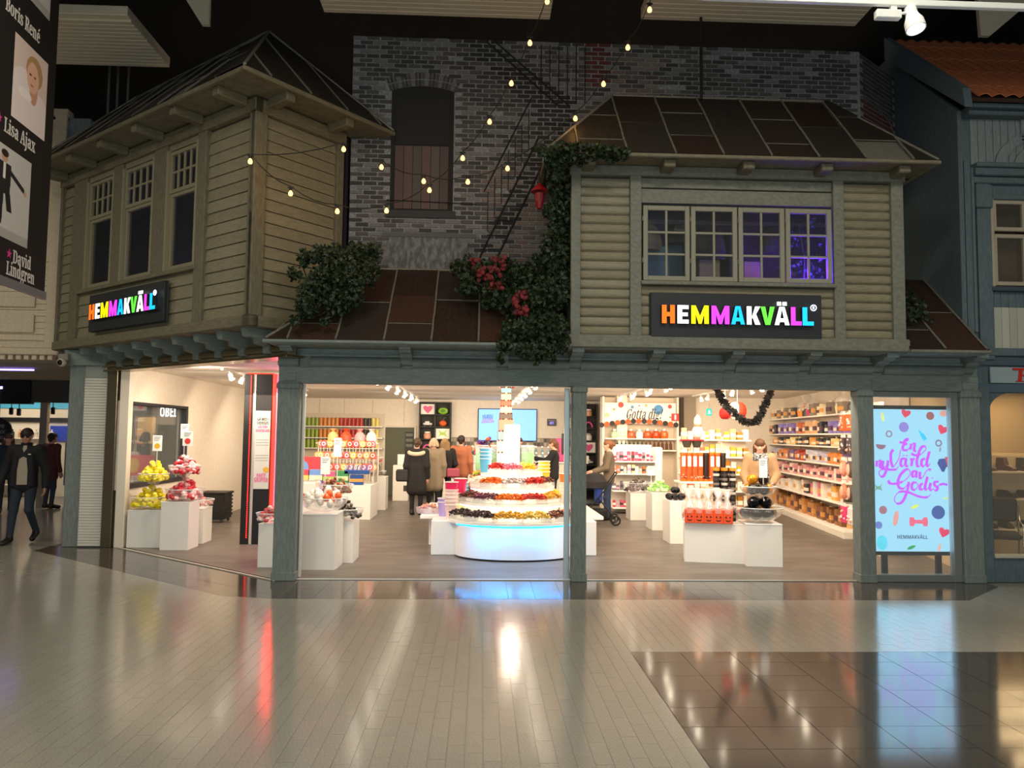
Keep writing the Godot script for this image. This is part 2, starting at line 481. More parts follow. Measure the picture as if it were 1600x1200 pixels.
func build_hall() -> void:
	setting("ceiling", gb(-14.5, 11, 8.4, 8.7, -14, 14), mt("0c0c0d", 0.9))
	setting("wall_rear", gb(-14.5, 11, 0, 8.4, 13.6, 14), mt("6e685c", 0.8))
	setting("wall_hall_left", gb(-14.8, -14.4, 0, 8.4, -14, 14), mt("5a554c", 0.8))
	setting("wall_hall_right", gb(10.6, 11, 0, 8.4, -14, 14), mt("5a554c", 0.8))
	setting("wall_far", gb(-14.5, 11, 0, 8.4, -14.2, -13.9), mt("0e0e0f", 0.9))
	# lit shop windows on the other side of the hall, behind the photographer
	for x in [-5.5, 0.0, 5.5]:
		var ow := thing("opposite_window", "cool lit shop window on the far side of the hall", "window", Vector3(x, 0, 13.5), 0, "shop windows across the hall")
		obj("lit_panel", gb(-2.0, 2.0, 0.6, 3.0, 0.0, 0.03), glow("e4f0f2", 0.8), ow)
		for q in [-2.05, 0.0, 2.05]: obj("frame_bar", gb(q - 0.05, q + 0.05, 0.55, 3.05, -0.05, 0.03), mt("5a5f60", 0.5), ow)
		area(Vector2(3.8, 2.3), Vector3(x, 1.8, 13.4), Vector3(0, 0, -1), "dcecef", 10.0)
	# slatted rafts under the ceiling
	var white := mt("dccfb8", 0.7)
	for r in [[-7.6, -4.75, -2.05, 1.4], [-2.11, 0.83, -0.38, 2.2], [2.02, 4.88, -0.3, 2.2]]:
		var t := thing("ceiling_raft", "beige slatted ceiling raft hanging in the dark above " + ("the hanging banner" if r[0] < -5 else ("the brick wall" if r[0] < 0 else "the house with four casement windows")), "ceiling raft", Vector3(r[0], 7.2, r[2]), 0, "slatted ceiling rafts")
		obj("backing", gb(0, r[1] - r[0], 0.03, 0.16, 0, r[3], 0.01), white, t)
		var sl := gb(0, r[1] - r[0], 0.0, 0.03, 0, 0.085, 0.006).mesh()
		for i in int(r[3] / 0.1): obj("slat", sl, white, t, Vector3(0, 0, 0.1 * i + 0.005))
		for sx in [0.4, r[1] - r[0] - 0.4]: obj("hanger", g().tube([Vector3(sx, 0.16, 0.4), Vector3(sx, 1.2, 0.4)], 0.008, 6), mt("1b1b1b"), t)
	for f in [[[-4.14, 7.68, -3.9, 7.31, -3.8, 7.31, -3.81, 8.3, -4.6, 8.3], "above the shingled corner roof"], [[7.03, 7.91, 7.05, 7.51, 7.19, 7.51, 7.62, 7.88, 8.0, 8.3, 7.0, 8.3], "above the terracotta roof"]]:
		one("ceiling_fin", g().extrude(pv(f[0]), -0.03, 0.03), white, "grey beige angled ceiling panel hanging in the dark " + f[1], "ceiling panel", Vector3(0, 0, -1), "angled ceiling panels")
	for p in [[-0.6, -0.7], [0.55, -0.7], [-1.0, -0.9], [1.3, -0.7]]:
		one("suspension_wire", g().tube([Vector3(0, 7.1, 0), Vector3(0, 8.4, 0)], 0.006, 5), mt("3a3a3a", 0.5, 0.5), "thin dark wire holding up the top of the brick wall", "wire", Vector3(p[0], 0, p[1]), "suspension wires")
	one("hanging_rod", g().tube([Vector3(0, 6.1, 0), Vector3(0, 8.4, 0)], 0.018, 8), mt("151515", 0.6), "black rod rising from the ridge of the brown plated roof", "rod", Vector3(2.79, 0, -0.2))
	# white lamp track with one spot
	var tr := thing("lamp_track", "white lamp rail with one lit spotlight hanging before the dark ceiling", "lamp", Vector3(3.3, 5.2, 3.6))
	obj("rail", gb(-1.6, 2.5, -0.02, 0.03, -0.02, 0.02, 0.004), mt("eceeea", 0.4), tr)
	obj("adapter", gb(-0.22, -0.02, -0.13, -0.06, -0.03, 0.03, 0.006), mt("eceeea", 0.4), tr)
	obj("neck", gb(-0.1, -0.05, -0.07, -0.0, -0.015, 0.015), mt("eceeea", 0.4), tr)
	var hd := node("spot_head", tr, Vector3(0.06, -0.03, 0.0))
	hd.rotation = Vector3(-0.25, 0, 0.08)
	obj("shade", g().lathe([Vector2(0.0, 0.0), Vector2(0.045, -0.005), Vector2(0.045, -0.07), Vector2(0.055, -0.1), Vector2(0.072, -0.14), Vector2(0.075, -0.21), Vector2(0.066, -0.21), Vector2(0.062, -0.12)], 20), mt("eceeea", 0.35), hd)
	obj("lamp_lens", g().ball(Vector3(0, -0.2, 0), Vector3(0.066, 0.012, 0.066), 16, 6), glow("fffaf0", 8.0), hd)
	obj("arm", g().tube([Vector3(-0.1, -0.05, 0), Vector3(0, -0.05, 0)], 0.01, 6), mt("eceeea", 0.4), hd)
	for sx in [-1.2, 2.0]: obj("hanger", g().tube([Vector3(sx, 0.03, 0), Vector3(sx, 3.2, 0)], 0.008, 6), mt("d8d8d4"), tr)
	var sp := SpotLight3D.new()
	sp.light_color = hexc("fff4e0"); sp.light_energy = 6.0; sp.spot_angle = 40; sp.spot_range = 30; sp.spot_attenuation = 2; sp.light_size = 0.05; sp.shadow_enabled = true
	add_child(sp)
	sp.look_at_from_position(Vector3(3.36, 4.93, 3.66), Vector3(3.5, 0, 5.0), Vector3(0, 0, -1))

func build_brick_wall() -> void:
	var w := setting("wall_back", gb(-1.79, 5.17, 2.9, 7.1, -0.95, -0.762), mts("mortar"))
	tag(w, "printed grey brick wall with a bricked arched window above the shop")
	var bw := 0.185; var bh := 0.0625
	var shapes := {}
	var tones := {"grey": [Color(0.085, 0.08, 0.08), Color(0.062, 0.06, 0.062), Color(0.11, 0.102, 0.1), Color(0.2, 0.2, 0.208)], "dark": [Color(0.03, 0.03, 0.03), Color(0.042, 0.041, 0.04)], "red": [Color(0.13, 0.042, 0.036), Color(0.1, 0.03, 0.028)], "brown": [Color(0.2, 0.15, 0.135), Color(0.15, 0.12, 0.11), Color(0.24, 0.195, 0.18)]}
	for kind in tones:
		shapes[kind] = []
		for tone in tones[kind]:
			var s := g(); s.col = tone
			s.bx(0, bw - 0.02, 0, bh - 0.017, -0.01, 0.008, 0.002)
			shapes[kind].append(s.mesh())
	var rest := g()
	var stair := pv([-0.35, 7.1, 0.15, 7.1, 0.95, 6.45, 1.25, 6.3, 1.25, 5.7, 1.0, 5.4, 0.5, 4.7, 0.2, 4.2, -0.05, 4.2, 0.35, 5.0, 0.75, 5.7, 0.55, 6.2])
	var bare := pv([-1.75, 3.0, -1.62, 4.3, -0.35, 4.45, 0.0, 4.1, 0.3, 3.9, 0.5, 3.0])
	var made := 0
	for j in 67:
		for i in range(-1, 39):
			var x := -1.79 + i * bw + (0.5 * bw if j % 2 else 0.0)
			var y := 2.93 + j * bh
			if x < -1.79 or x + bw > 5.19 or (x > 1.15 and y < 5.85): continue
			var mid := Vector2(x + bw * 0.5, y + bh * 0.5)
			var nx := (mid.x + 0.84) / 0.43
			if absf(nx) < 1.05 and mid.y > 4.66 and mid.y < 6.41 - 0.07 * nx * nx: continue
			if absf(nx) < 1.2 and mid.y >= 6.3 and mid.y < 6.62 - 0.08 * nx * nx and mid.y > 6.36 - 0.07 * nx * nx: continue
			if x < -1.4 and y < 4.5: pass
			elif Geometry2D.is_point_in_polygon(mid, bare): continue
			var kind := "grey"
			if Geometry2D.is_point_in_polygon(mid, stair): kind = "dark"
			elif mid.x > 1.37 and mid.x < 1.68 and mid.y > 6.5: kind = "red"
			elif (mid.x > 0.0 and mid.y < 5.3 and rng.randf() < 0.8) or (mid.x > 1.75 and mid.x < 2.4 and mid.y < 6.95 and rng.randf() < 0.7): kind = "brown"
			if kind == "grey" and rng.randf() < 0.035: continue
			if kind == "dark" and rng.randf() < 0.2: kind = "grey"
			var s: Array = shapes[kind]
			var m: ArrayMesh = s[rng.randi() % s.size()]
			var at := Vector3(x + rr(-0.004, 0.004), y + rr(-0.003, 0.003), -0.76 + rr(-0.003, 0.004))
			if made < 300 and x < 0.9 and x > -1.6 and y > 5.0 and y < 6.95:
				made += 1
				obj("brick", m, mts("brick"), w, at)
			else:
				rest.col = tones[kind][rng.randi() % tones[kind].size()]
				rest.box(at + Vector3(bw - 0.02, bh - 0.017, 0) * 0.5, Vector3(bw - 0.02, bh - 0.017, 0.016), 0.002)
	tag(obj("brick_field", rest, mts("brick"), w), "", "", "", "stuff")
	# arch of upright bricks, the closed window below
	for row in 2:
		for k in 21:
			var an := lerpf(-0.34, 0.34, k / 20.0)
			var rad := 1.32 + row * 0.1
			var s := g(); s.col = tones.grey[k % 4]
			s.box(Vector3.ZERO, Vector3(0.036, 0.082, 0.016), 0.002)
			var o := obj("arch_brick", s, mts("brick"), w, Vector3(-0.84 + sin(an) * rad, 6.43 - 1.32 + 0.045 + cos(an) * rad, -0.758))
			o.rotation.z = -an
	var arch := PackedVector2Array()
	arch.append_array([Vector2(-1.26, 4.72), Vector2(-0.42, 4.72)])
	for k in 11:
		var t := 1.0 - k / 5.0
		arch.append(Vector2(-0.84 + 0.42 * t, 6.43 - 0.07 * t * t))
	obj("window_recess", g().extrude(arch, -0.762, -0.757), mt("222325", 0.9), w)
	obj("window_shutter", gb(-1.2, -0.48, 5.62, 6.26, -0.757, -0.748, 0.003), mt("262729", 0.9), w)
	for k in 6:
		var cc: String = ["5a4a4a", "614f4d", "565252", "655250", "5c5656", "544948"][k]
		obj("window_board", gb(-1.2 + k * 0.12, -1.2 + k * 0.12 + 0.115, 4.74, 5.6, -0.757, -0.746 + 0.003 * (k % 2), 0.003), mt(cc, 0.9), w)
	obj("window_sill", gb(-1.3, -0.38, 4.62, 4.72, -0.762, -0.735, 0.004), mt("3c3d40", 0.9), w)
	obj("plaster_patch", g().extrude(bare, -0.762, -0.756), mts("plaster"), w)
	obj("sill_course", gb(-1.35, -0.1, 4.36, 4.42, -0.757, -0.748, 0.003), mt("5b5c5f", 0.9), w)
	# printed fire escape
	var fe := mt("1e1f20", 0.9)
	for a in [[[-0.05, 4.1], [0.72, 5.75]], [[0.18, 4.1], [0.95, 5.75]], [[0.0, 7.08], [1.0, 6.2]], [[0.12, 7.08], [1.15, 6.2]]]:
		obj("stair_string", g().tube([Vector3(a[0][0], a[0][1], -0.752), Vector3(a[1][0], a[1][1], -0.752)], 0.014, 6), fe, w)
	for k in 8: obj("stair_tread", gb(-0.05 + k * 0.095, 0.2 + k * 0.095, 4.2 + k * 0.2, 4.215 + k * 0.2, -0.756, -0.748), fe, w)
	for k in 7: obj("stair_bar", g().tube([Vector3(0.05 + k * 0.09, 4.45 + k * 0.19, -0.75), Vector3(0.05 + k * 0.09, 5.0 + k * 0.19, -0.75)], 0.006, 5), fe, w)
	for k in 6: obj("stair_bar", g().tube([Vector3(0.75 + k * 0.12, 6.25, -0.75), Vector3(0.75 + k * 0.12, 7.05, -0.75)], 0.007, 5), fe, w)
	obj("stair_rail", g().tube([Vector3(0.0, 5.0, -0.75), Vector3(0.62, 6.3, -0.75)], 0.01, 6), fe, w)
	obj("stair_rail", g().tube([Vector3(-1.3, 4.85, -0.735), Vector3(-0.1, 4.82, -0.735)], 0.007, 6), fe, w)
	# the wall turns back on the right
	var w2 := setting("wall_back_right", gb(0, 1.2, 5.0, 7.08, -0.2, 0), mts("mortar"), Vector3(5.17, 0, -0.762))
	w2.rotation.y = deg_to_rad(38)
	var r2 := g()
	var n2 := 0
	for j in 33:
		for i in 7:
			var x := i * bw + (0.5 * bw if j % 2 else 0.0)
			var y := 5.02 + j * bh
			if x + bw > 1.2: continue
			var arch_red := y < 6.45 - 0.15 * x
			var tn: Array = tones.red if arch_red else tones.dark
			if n2 < 300:
				n2 += 1
				obj("brick", shapes["red" if arch_red else "grey"][rng.randi() % 2], mts("brick"), w2, Vector3(x, y, 0.002))
	obj("arch_line", g().tube([Vector3(0.02, 6.47, 0.012), Vector3(0.5, 6.44, 0.012), Vector3(0.9, 6.34, 0.012), Vector3(1.1, 6.1, 0.012), Vector3(1.14, 5.5, 0.012)], 0.012, 5), mt("6a5a58", 0.9), w2)

# extrudes an outline (z, y) along x
func prof(outline: Array, x0: float, x1: float, into: Geo = null) -> Geo:
	var s: Geo = into if into else g()
	s.x = Transform3D(Basis(Vector3(0, 0, 1), Vector3(0, 1, 0), Vector3(-1, 0, 0)), Vector3.ZERO)
	s.extrude(pv(outline), -x1, -x0)
	s.x = Transform3D.IDENTITY
	return s

func corbel(parent: Node, x: float, depth: float, w: float, mat: Material, top := 2.79, low := 2.36) -> void:
	var d := depth; var h := top - low
	var s := prof([-0.02, low, 0.05, low, 0.06, low + 0.03, 0.06, low + 0.1, 0.035, low + 0.11, 0.035, low + 0.2, 0.075, low + 0.22, 0.085, low + 0.27, d * 0.42, low + 0.3, d * 0.5, low + h * 0.78, d * 0.8, low + h * 0.8, d * 0.86, low + h * 0.87, d, low + h * 0.88, d, top, -0.02, top], x - w * 0.5, x + w * 0.5)
	var o := obj("corbel", s, mat, parent)
	for k in 3: obj("corbel_band", gb(x - w * 0.5 - 0.006, x + w * 0.5 + 0.006, low + 0.1 + k * 0.005, low + 0.115 + k * 0.005, -0.01, 0.066), mat, o) if k == 0 else null

func build_shopfront() -> void:
	var t := thing("shopfront", "grey green timber shop front of posts, moulded beam and scrolled corbels", "shop front")
	var P := mts("paint"); var PV := mts("paint_v")
	for a in [[-2.44, -2.18], [1.11, 1.28], [4.64, 4.83], [5.94, 6.19]]:
		var p := obj("post", gb(a[0], a[1], 0, 2.36, -0.12, 0.08, 0.008), PV, t)
		obj("plinth", gb(a[0] - 0.01, a[1] + 0.01, 0, 0.1, -0.12, 0.092, 0.006), PV, p)
		obj("capital", gb(a[0] - 0.012, a[1] + 0.012, 2.27, 2.34, -0.1, 0.1, 0.01), PV, p)
	obj("beam", gb(-2.44, 6.19, 2.342, 2.535, -0.14, 0.05, 0.006), P, t)
	var hr := [-0.1, 2.53, 0.05, 2.53]
	for k in 9:
		var an := -PI / 2 + PI * k / 8.0
		hr.append_array([0.05 + 0.06 * cos(an), 2.6 + 0.06 * sin(an)])
	hr.append_array([-0.1, 2.66])
	for seg in [[-2.44, -2.2], [-2.06, -0.98], [-0.84, 0.18], [0.32, 1.06], [1.2, 2.02], [2.16, 2.97], [3.11, 3.9], [4.04, 4.83], [4.97, 5.98]]:
		obj("moulding", prof(hr, seg[0], seg[1]), P, t)
	obj("backboard", gb(-2.44, 6.19, 2.535, 2.86, -0.14, 0.03), mts("paint"), t)
	obj("top_fillet", gb(-2.44, 6.19, 2.665, 2.695, -0.02, 0.075, 0.004), P, t)
	for x in [-2.3, -0.91, 0.25]: corbel(t, x, 0.36, 0.14, mts("paint"))
	for x in [1.13, 2.09, 3.04, 3.97, 4.9]: corbel(t, x, 0.44, 0.14, mts("paint"), 2.775)
	corbel(t, 6.05, 0.36, 0.14, mts("paint"))
	# sliding door leaves parked behind the middle post, and the frame of the display bay
	var d := thing("sliding_door", "narrow aluminium edged glass door parked against the middle post", "door", Vector3(1.045, 0, -0.08))
	obj("frame", gb(-0.02, 0.045, 0.02, 2.33, -0.02, 0.02, 0.004), mt("a9b4b5", 0.35, 0.6), d)
	obj("glass", gb(0.045, 0.06, 0.05, 2.3, -0.006, 0.006), pane_mat("dfeff0", 0.25), d)
	var d2 := thing("sliding_door", "narrow pale framed glass door edge against the left post", "door", Vector3(-2.17, 0, -0.08))
	obj("frame", gb(0, 0.03, 0.02, 2.33, -0.02, 0.02, 0.004), mt("d8d6d0", 0.4, 0.3), d2)
	var wf := thing("window_frame", "grey metal window frame around the glowing advertising screen", "window", Vector3(0, 0, -0.02))
	for a in [[4.83, 4.86, 0.0, 2.34], [5.84, 5.94, 0.0, 2.34], [4.86, 5.84, 0.0, 0.09], [4.86, 5.84, 2.27, 2.34]]:
		obj("frame_bar", gb(a[0], a[1], a[2], a[3], -0.05, 0.05, 0.006), mt("8c918f", 0.4, 0.5), wf)
	obj("pane", gb(4.86, 5.84, 0.09, 2.27, -0.004, 0.004), pane_mat("e8f2f2", 0.06), wf)

# clothes a slope with riveted plates: origin at the eave, s along the eave, up the slope; the outline is given in (s, t)
func slope(parent: Node, o: Vector3, s: Vector3, up: Vector3, outline: PackedVector2Array, w: float, joints: Array, plates: Array, batten: Material, shift := 0.0, thick := 0.02) -> void:
	s = s.normalized()
	up = up.normalized()
	var nn := s.cross(up).normalized()
	if nn.y < 0: nn = -nn
	var B := Basis(s, up, nn)
	if B.determinant() < 0: B = Basis(s, up, nn)
	var lo := outline[0]; var hi := outline[0]
	for p in outline: lo = lo.min(p); hi = hi.max(p)
	var base := g()
	base.x = Transform3D(B, o - nn * 0.03)
	base.extrude(outline, 0, 0.025)
	obj("deck", base, batten, parent)
	var i := 0
	var x := lo.x - w + fposmod(shift, w)
	while x < hi.x:
		var cuts: Array = [lo.y - 0.1]
		for q in joints[i % joints.size()]: cuts.append(lo.y + q * (hi.y - lo.y))
		cuts.append(hi.y + 0.1)
		for k in cuts.size() - 1:
			var r := pv([x + 0.012, cuts[k] + 0.008, x + w - 0.012, cuts[k] + 0.008, x + w - 0.012, cuts[k + 1] - 0.004, x + 0.012, cuts[k + 1] - 0.004])
			for q in Geometry2D.intersect_polygons(r, outline):
				if q.size() < 3: continue
				var pl := g()
				pl.x = Transform3D(B * Basis.from_euler(Vector3(rr(-0.004, 0.004), rr(-0.006, 0.006), 0)), o)
				pl.extrude(q, -0.004, thick - 0.008 + rr(0, 0.006))
				obj("roof_plate", pl, plates[(i * 2 + k + (i / 3)) % plates.size()], parent)
			# lap at the upper edge of each plate
			if k > 0:
				for seg in Geometry2D.intersect_polyline_with_polygon(pv([x + 0.02, cuts[k], x + w - 0.02, cuts[k]]), outline):
					if seg.size() >= 2: obj("roof_seam", g().tube([o + B * Vector3(seg[0].x, seg[0].y, thick - 0.004), o + B * Vector3(seg[1].x, seg[1].y, thick - 0.004)], 0.006, 5), batten, parent)
		for seg in Geometry2D.intersect_polyline_with_polygon(pv([x, lo.y + 0.01, x, hi.y - 0.005]), outline):
			if seg.size() >= 2:
				var pts := []
				for q in 9:
					var a: Vector2 = seg[0].lerp(seg[1], q / 8.0)
					pts.append(o + B * Vector3(a.x + rr(-0.004, 0.004), a.y, thick))
				obj("roof_rib", g().tube(pts, 0.014, 6), batten, parent)
		x += w
		i += 1

func build_low_roofs() -> void:
	var plates := [mts("plate_a"), mts("plate_b"), mts("plate_c")]
	var lead := mts("lead")
	# left: eave from the corner house to the bay house
	var t := thing("pent_roof", "low lean-to roof of rusty brown metal plates below the brick wall", "roof")
	var e0 := Vector3(-2.47, 2.8, 0.56); var up := Vector3(0, 1.09, -1.27)
	var ul := up.length()
	slope(t, e0, Vector3(1, 0, 0), up, pv([0, 0, 3.5, 0, 3.5, ul, 1.13, ul]), 0.545, [[0.42], [0.2, 0.62], [0.5, 0.86], [0.22, 0.6, 0.95], [0.55]], plates, lead, 0.25)
	slope(t, e0, Vector3(-0.2, 0, -1), Vector3(1.0, 1.0, 0.1), pv([0, 0, 0.75, 0, 0.75, 0.75]), 0.6, [[]], plates, lead, 0.3)
	obj("hip_rib", g().tube([e0 + Vector3(0, 0.02, 0), e0 + Vector3(1.13, 0, 0) + up + Vector3(0, 0.02, 0)], 0.018, 6), lead, t)
	obj("ridge_rib", g().tube([e0 + Vector3(1.13, 0.02, 0) + up, e0 + Vector3(3.45, 0.02, 0) + up], 0.018, 6), lead, t)
	obj("gutter", gb(-2.5, 1.03, 2.765, 2.805, 0.5, 0.6, 0.012), mts("paint"), t)
	obj("soffit", gb(-2.44, 1.03, 2.76, 2.78, 0.03, 0.5), mts("paint"), t)
	# right: the strip beside the blue house
	var r := thing("pent_roof", "short rusty plated lean-to roof squeezed against the blue house", "roof")
	var e1 := Vector3(5.06, 2.8, 0.54)
	slope(r, e1, Vector3(1, 0, 0), up, pv([0, 0, 0.94, 0, 0.92, ul, 0, ul]), 0.5, [[0.25, 0.8], [0.5]], plates, lead, 0.42)
	obj("edge_rib", g().tube([e1 + Vector3(0.94, 0.01, 0), e1 + Vector3(0.92, 0.01, 0) + up], 0.014, 6), mt("2b2a28", 0.6), r)
	obj("gutter", gb(5.05, 6.02, 2.765, 2.805, 0.48, 0.58, 0.012), mts("bay_timber"), r)
	obj("soffit", gb(5.05, 6.02, 2.76, 2.78, 0.03, 0.48), mts("paint"), r)

# a stack of horizontal boards, each its own piece; kind 0 flat clapboard, 1 rounded log board
func boards(parent: Node, x0: float, x1: float, y0: float, y1: float, z: float, pitch: float, mat: Array, round_face := false) -> void:
	var n := int(round((y1 - y0) / pitch))
	var ph := (y1 - y0) / n
	var o := [0, 0, 0, ph - 0.006]
	if round_face:
		for k in 7:
			var an := PI / 2 - PI * k / 6.0
			o.append_array([0.006 + 0.02 * cos(an), ph * 0.5 + (ph * 0.5 - 0.008) * sin(an)])
	else:
		o.append_array([0.008, ph - 0.006, 0.024, 0.004, 0.022, 0.0])
	var shape := prof(o, x0, x1).mesh()
	for k in n:
		var b := obj("clapboard", shape, mat[rng.randi() % mat.size()], parent, Vector3(0, y0 + k * ph, z))
		b.rotation.x = rr(-0.01, 0.01)

# a sash with a grid of panes: cols x rows in [y0, y1]
func sash(parent: Node, called: String, x0: float, x1: float, y0: float, y1: float, z: float, cols: int, rows: int, fr: float, bar: float, fm: Material, glass: Material) -> Node3D:
	var s := node(called, parent)
	for a in [[x0, x0 + fr, y0, y1], [x1 - fr, x1, y0, y1], [x0 + fr, x1 - fr, y0, y0 + fr], [x0 + fr, x1 - fr, y1 - fr, y1]]:
		obj("frame_bar", gb(a[0], a[1], a[2], a[3], z - 0.025, z + 0.02, 0.004), fm, s)
	var w := (x1 - x0 - 2 * fr); var h := (y1 - y0 - 2 * fr)
	for i in range(1, cols): obj("glazing_bar", gb(x0 + fr + w * i / cols - bar, x0 + fr + w * i / cols + bar, y0 + fr, y1 - fr, z - 0.015, z + 0.012, 0.003), fm, s)
	for j in range(1, rows): obj("glazing_bar", gb(x0 + fr, x1 - fr, y0 + fr + h * j / rows - bar, y0 + fr + h * j / rows + bar, z - 0.015, z + 0.01, 0.003), fm, s)
	var pm := gb(-w / cols * 0.5, w / cols * 0.5, -h / rows * 0.5, h / rows * 0.5, -0.002, 0.002).mesh()
	for i in cols:
		for j in rows: obj("pane", pm, glass, s, Vector3(x0 + fr + w * (i + 0.5) / cols, y0 + fr + h * (j + 0.5) / rows, z))
	return s

func build_bay_house() -> void:
	var t := thing("bay_house", "grey timber upper storey with four casement windows and a hipped plate roof", "building", Vector3(0, 0, 0.45))
	var T := mts("bay_timber"); var B := [mts("bay_board"), mts("board")]
	var x0 := 1.03; var x1 := 5.05; var yb := 2.78; var yt := 4.98
	# shell: front skin in pieces around the window opening, sides, floor
	var sk := node("wall", t)
	for a in [[x0, 1.9, yb, yt], [4.16, x1, yb, yt], [1.9, 4.16, yb, 3.58], [1.9, 4.16, 4.5, yt]]: obj("sheathing", gb(a[0], a[1], a[2], a[3], -0.09, -0.05), mt("3a382f", 0.8), sk)
	obj("side_wall", gb(x0, x0 + 0.04, yb, yt, -1.2, -0.05), T, sk)
	obj("side_wall", gb(x1 - 0.04, x1, yb, yt, -1.2, -0.05), T, sk)
	obj("underside", gb(x0, x1, yb - 0.02, yb + 0.02, -0.48, -0.02), T, sk)
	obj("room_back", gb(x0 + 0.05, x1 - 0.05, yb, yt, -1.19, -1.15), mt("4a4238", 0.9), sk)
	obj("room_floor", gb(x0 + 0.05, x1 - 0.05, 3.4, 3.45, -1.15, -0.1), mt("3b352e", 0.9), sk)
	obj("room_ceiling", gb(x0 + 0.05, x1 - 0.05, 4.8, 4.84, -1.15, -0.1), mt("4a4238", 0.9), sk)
	var lb := node("cladding", t)
	boards(lb, 1.145, 1.735, 2.93, 4.83, -0.05, 0.112, B, true)
	boards(lb, 4.32, 4.9, 2.93, 4.83, -0.05, 0.112, [mts("board"), mts("board_worn")], true)
	boards(lb, 1.87, 4.19, 2.93, 3.54, -0.05, 0.112, B, true)
	obj("frieze_panel", gb(1.87, 4.19, 4.53, 4.7, -0.05, -0.02, 0.004), T, lb)
	obj("frieze_panel", gb(1.87, 4.19, 4.715, 4.83, -0.05, -0.015, 0.006), T, lb)
	for a in [[x0, 1.145], [1.735, 1.87], [4.19, 4.32], [4.9, x1]]: obj("corner_post" if a[0] == x0 or a[1] == x1 else "stud", gb(a[0], a[1], 2.92, 4.85, -0.06, 0.02, 0.006), T, t)
	obj("bottom_beam", gb(x0 - 0.03, x1 + 0.03, yb, 2.93, -0.08, 0.05, 0.01), T, t)
	obj("top_beam", gb(x0 - 0.02, x1 + 0.02, 4.84, 4.96, -0.08, 0.04, 0.008), T, t)
	obj("sill", gb(1.86, 4.2, 3.535, 3.58, -0.05, 0.05, 0.006), T, t)
	var fm := mt("8f8c7b", 0.6)
	var ws := 2.29 / 4.0
	for k in 4:
		sash(t, "casement", 1.885 + k * ws + 0.008, 1.885 + (k + 1) * ws - 0.008, 3.59, 4.49, -0.01, 2, 3, 0.055, 0.013, fm, pane_mat("8a9494", 0.05))
		for yy in [3.8, 4.3]: obj("hinge", gb(1.885 + k * ws - 0.006, 1.885 + k * ws + 0.01, yy, yy + 0.06, 0.005, 0.018), mt("6f6c5e", 0.5, 0.4), t)
	# roof
	var ro := node("roof", t)
	var E := [Vector3(0.7, 4.99, 0.34), Vector3(5.3, 4.99, 0.34)]
	var up := Vector3(0, 1.17, -1.12)
	var ul := up.length()
	var dark := [mts("plate_dark"), mts("plate_b"), mts("plate_dark"), mts("plate_a")]
	slope(ro, E[0], Vector3(1, 0, 0), up, pv([0, 0, 4.6, 0, 3.8, ul, 0.96, ul]), 0.56, [[0.38], [0.62, 0.2], [0.5], [0.3, 0.7]], dark, mts("lead"), 0.38)
	slope(ro, E[0] + Vector3(0, 0, -1.5), Vector3(0, 0, 1), Vector3(0.96, 1.17, 0), pv([0, 0, 1.5, 0, 0.36, 1.513, 0, 1.513]), 0.56, [[0.4]], dark, mts("lead"), 0.1)
	slope(ro, E[1], Vector3(0, 0, -1), Vector3(-0.8, 1.17, 0), pv([0, 0, 1.5, 0, 1.5, 1.417, 1.12, 1.417]), 0.56, [[0.4]], dark, mts("lead"), 0.1)
	for s in [[E[0], 0.96], [E[1], -0.8]]: obj("hip_rib", g().tube([s[0] + Vector3(0, 0.02, 0), s[0] + up + Vector3(s[1], 0.025, 0)], 0.018, 6), mts("lead"), ro)
	obj("ridge_rib", g().tube([E[0] + up + Vector3(0.96, 0.02, 0), E[1] + up + Vector3(-0.8, 0.02, 0)], 0.02, 6), mts("lead"), ro)
	obj("fascia", gb(0.68, 5.32, 4.95, 4.995, 0.31, 0.37, 0.01), mts("timber_h"), ro)
	obj("soffit", gb(0.72, 5.28, 4.965, 4.98, -0.2, 0.31), mts("timber_h"), ro)
	for x in [0.72, 5.28]: obj("fascia", gb(x - 0.03, x + 0.03, 4.95, 4.995, -1.1, 0.31, 0.01), mts("timber_h"), ro)
	for k in 5: obj("rafter_end", gb(1.15 + k * 0.93, 1.29 + k * 0.93, 4.87, 4.965, 0.03, 0.28, 0.012), mts("timber"), ro)
	# what can be seen in the room behind the casements
	for a in [[1.98, 2.3, 3.45, 4.1, -0.5, "44606e"], [2.3, 2.5, 3.45, 4.15, -0.62, "3d5563"], [2.66, 2.92, 3.45, 3.95, -0.45, "7d745c"], [3.02, 3.2, 3.45, 4.3, -0.4, "2c2f33"], [3.3, 3.55, 3.45, 3.98, -0.7, "8a7f62"]]:
		one("storage_box", gb(a[0], a[1], a[2] + 0.003, a[3], -0.12, 0.12, 0.01), mt(a[5], 0.8), {"44606e": "dull blue upright board behind the first casement pane column", "3d5563": "dark blue board leaning behind the first casement", "7d745c": "beige box behind the second casement window", "2c2f33": "tall charcoal panel behind the second casement window", "8a7f62": "tan box low behind the third casement window"}[a[5]], "board", Vector3(0, 0, 0.45 + a[4]))
	var lx := [[2.0, 4.22, 0.22, "6c6451", "round beige paper shade hung behind the first casement", -0.4], [2.42, 4.28, 0.16, "25221e", "dark hanging bell shape behind the first casement", -0.45], [2.78, 4.12, 0.24, "2a2023", "dark rounded chair back behind the second casement", -0.35], [3.62, 4.2, 0.2, "221d1c", "dark rounded lamp shade behind the third casement", -0.4]]
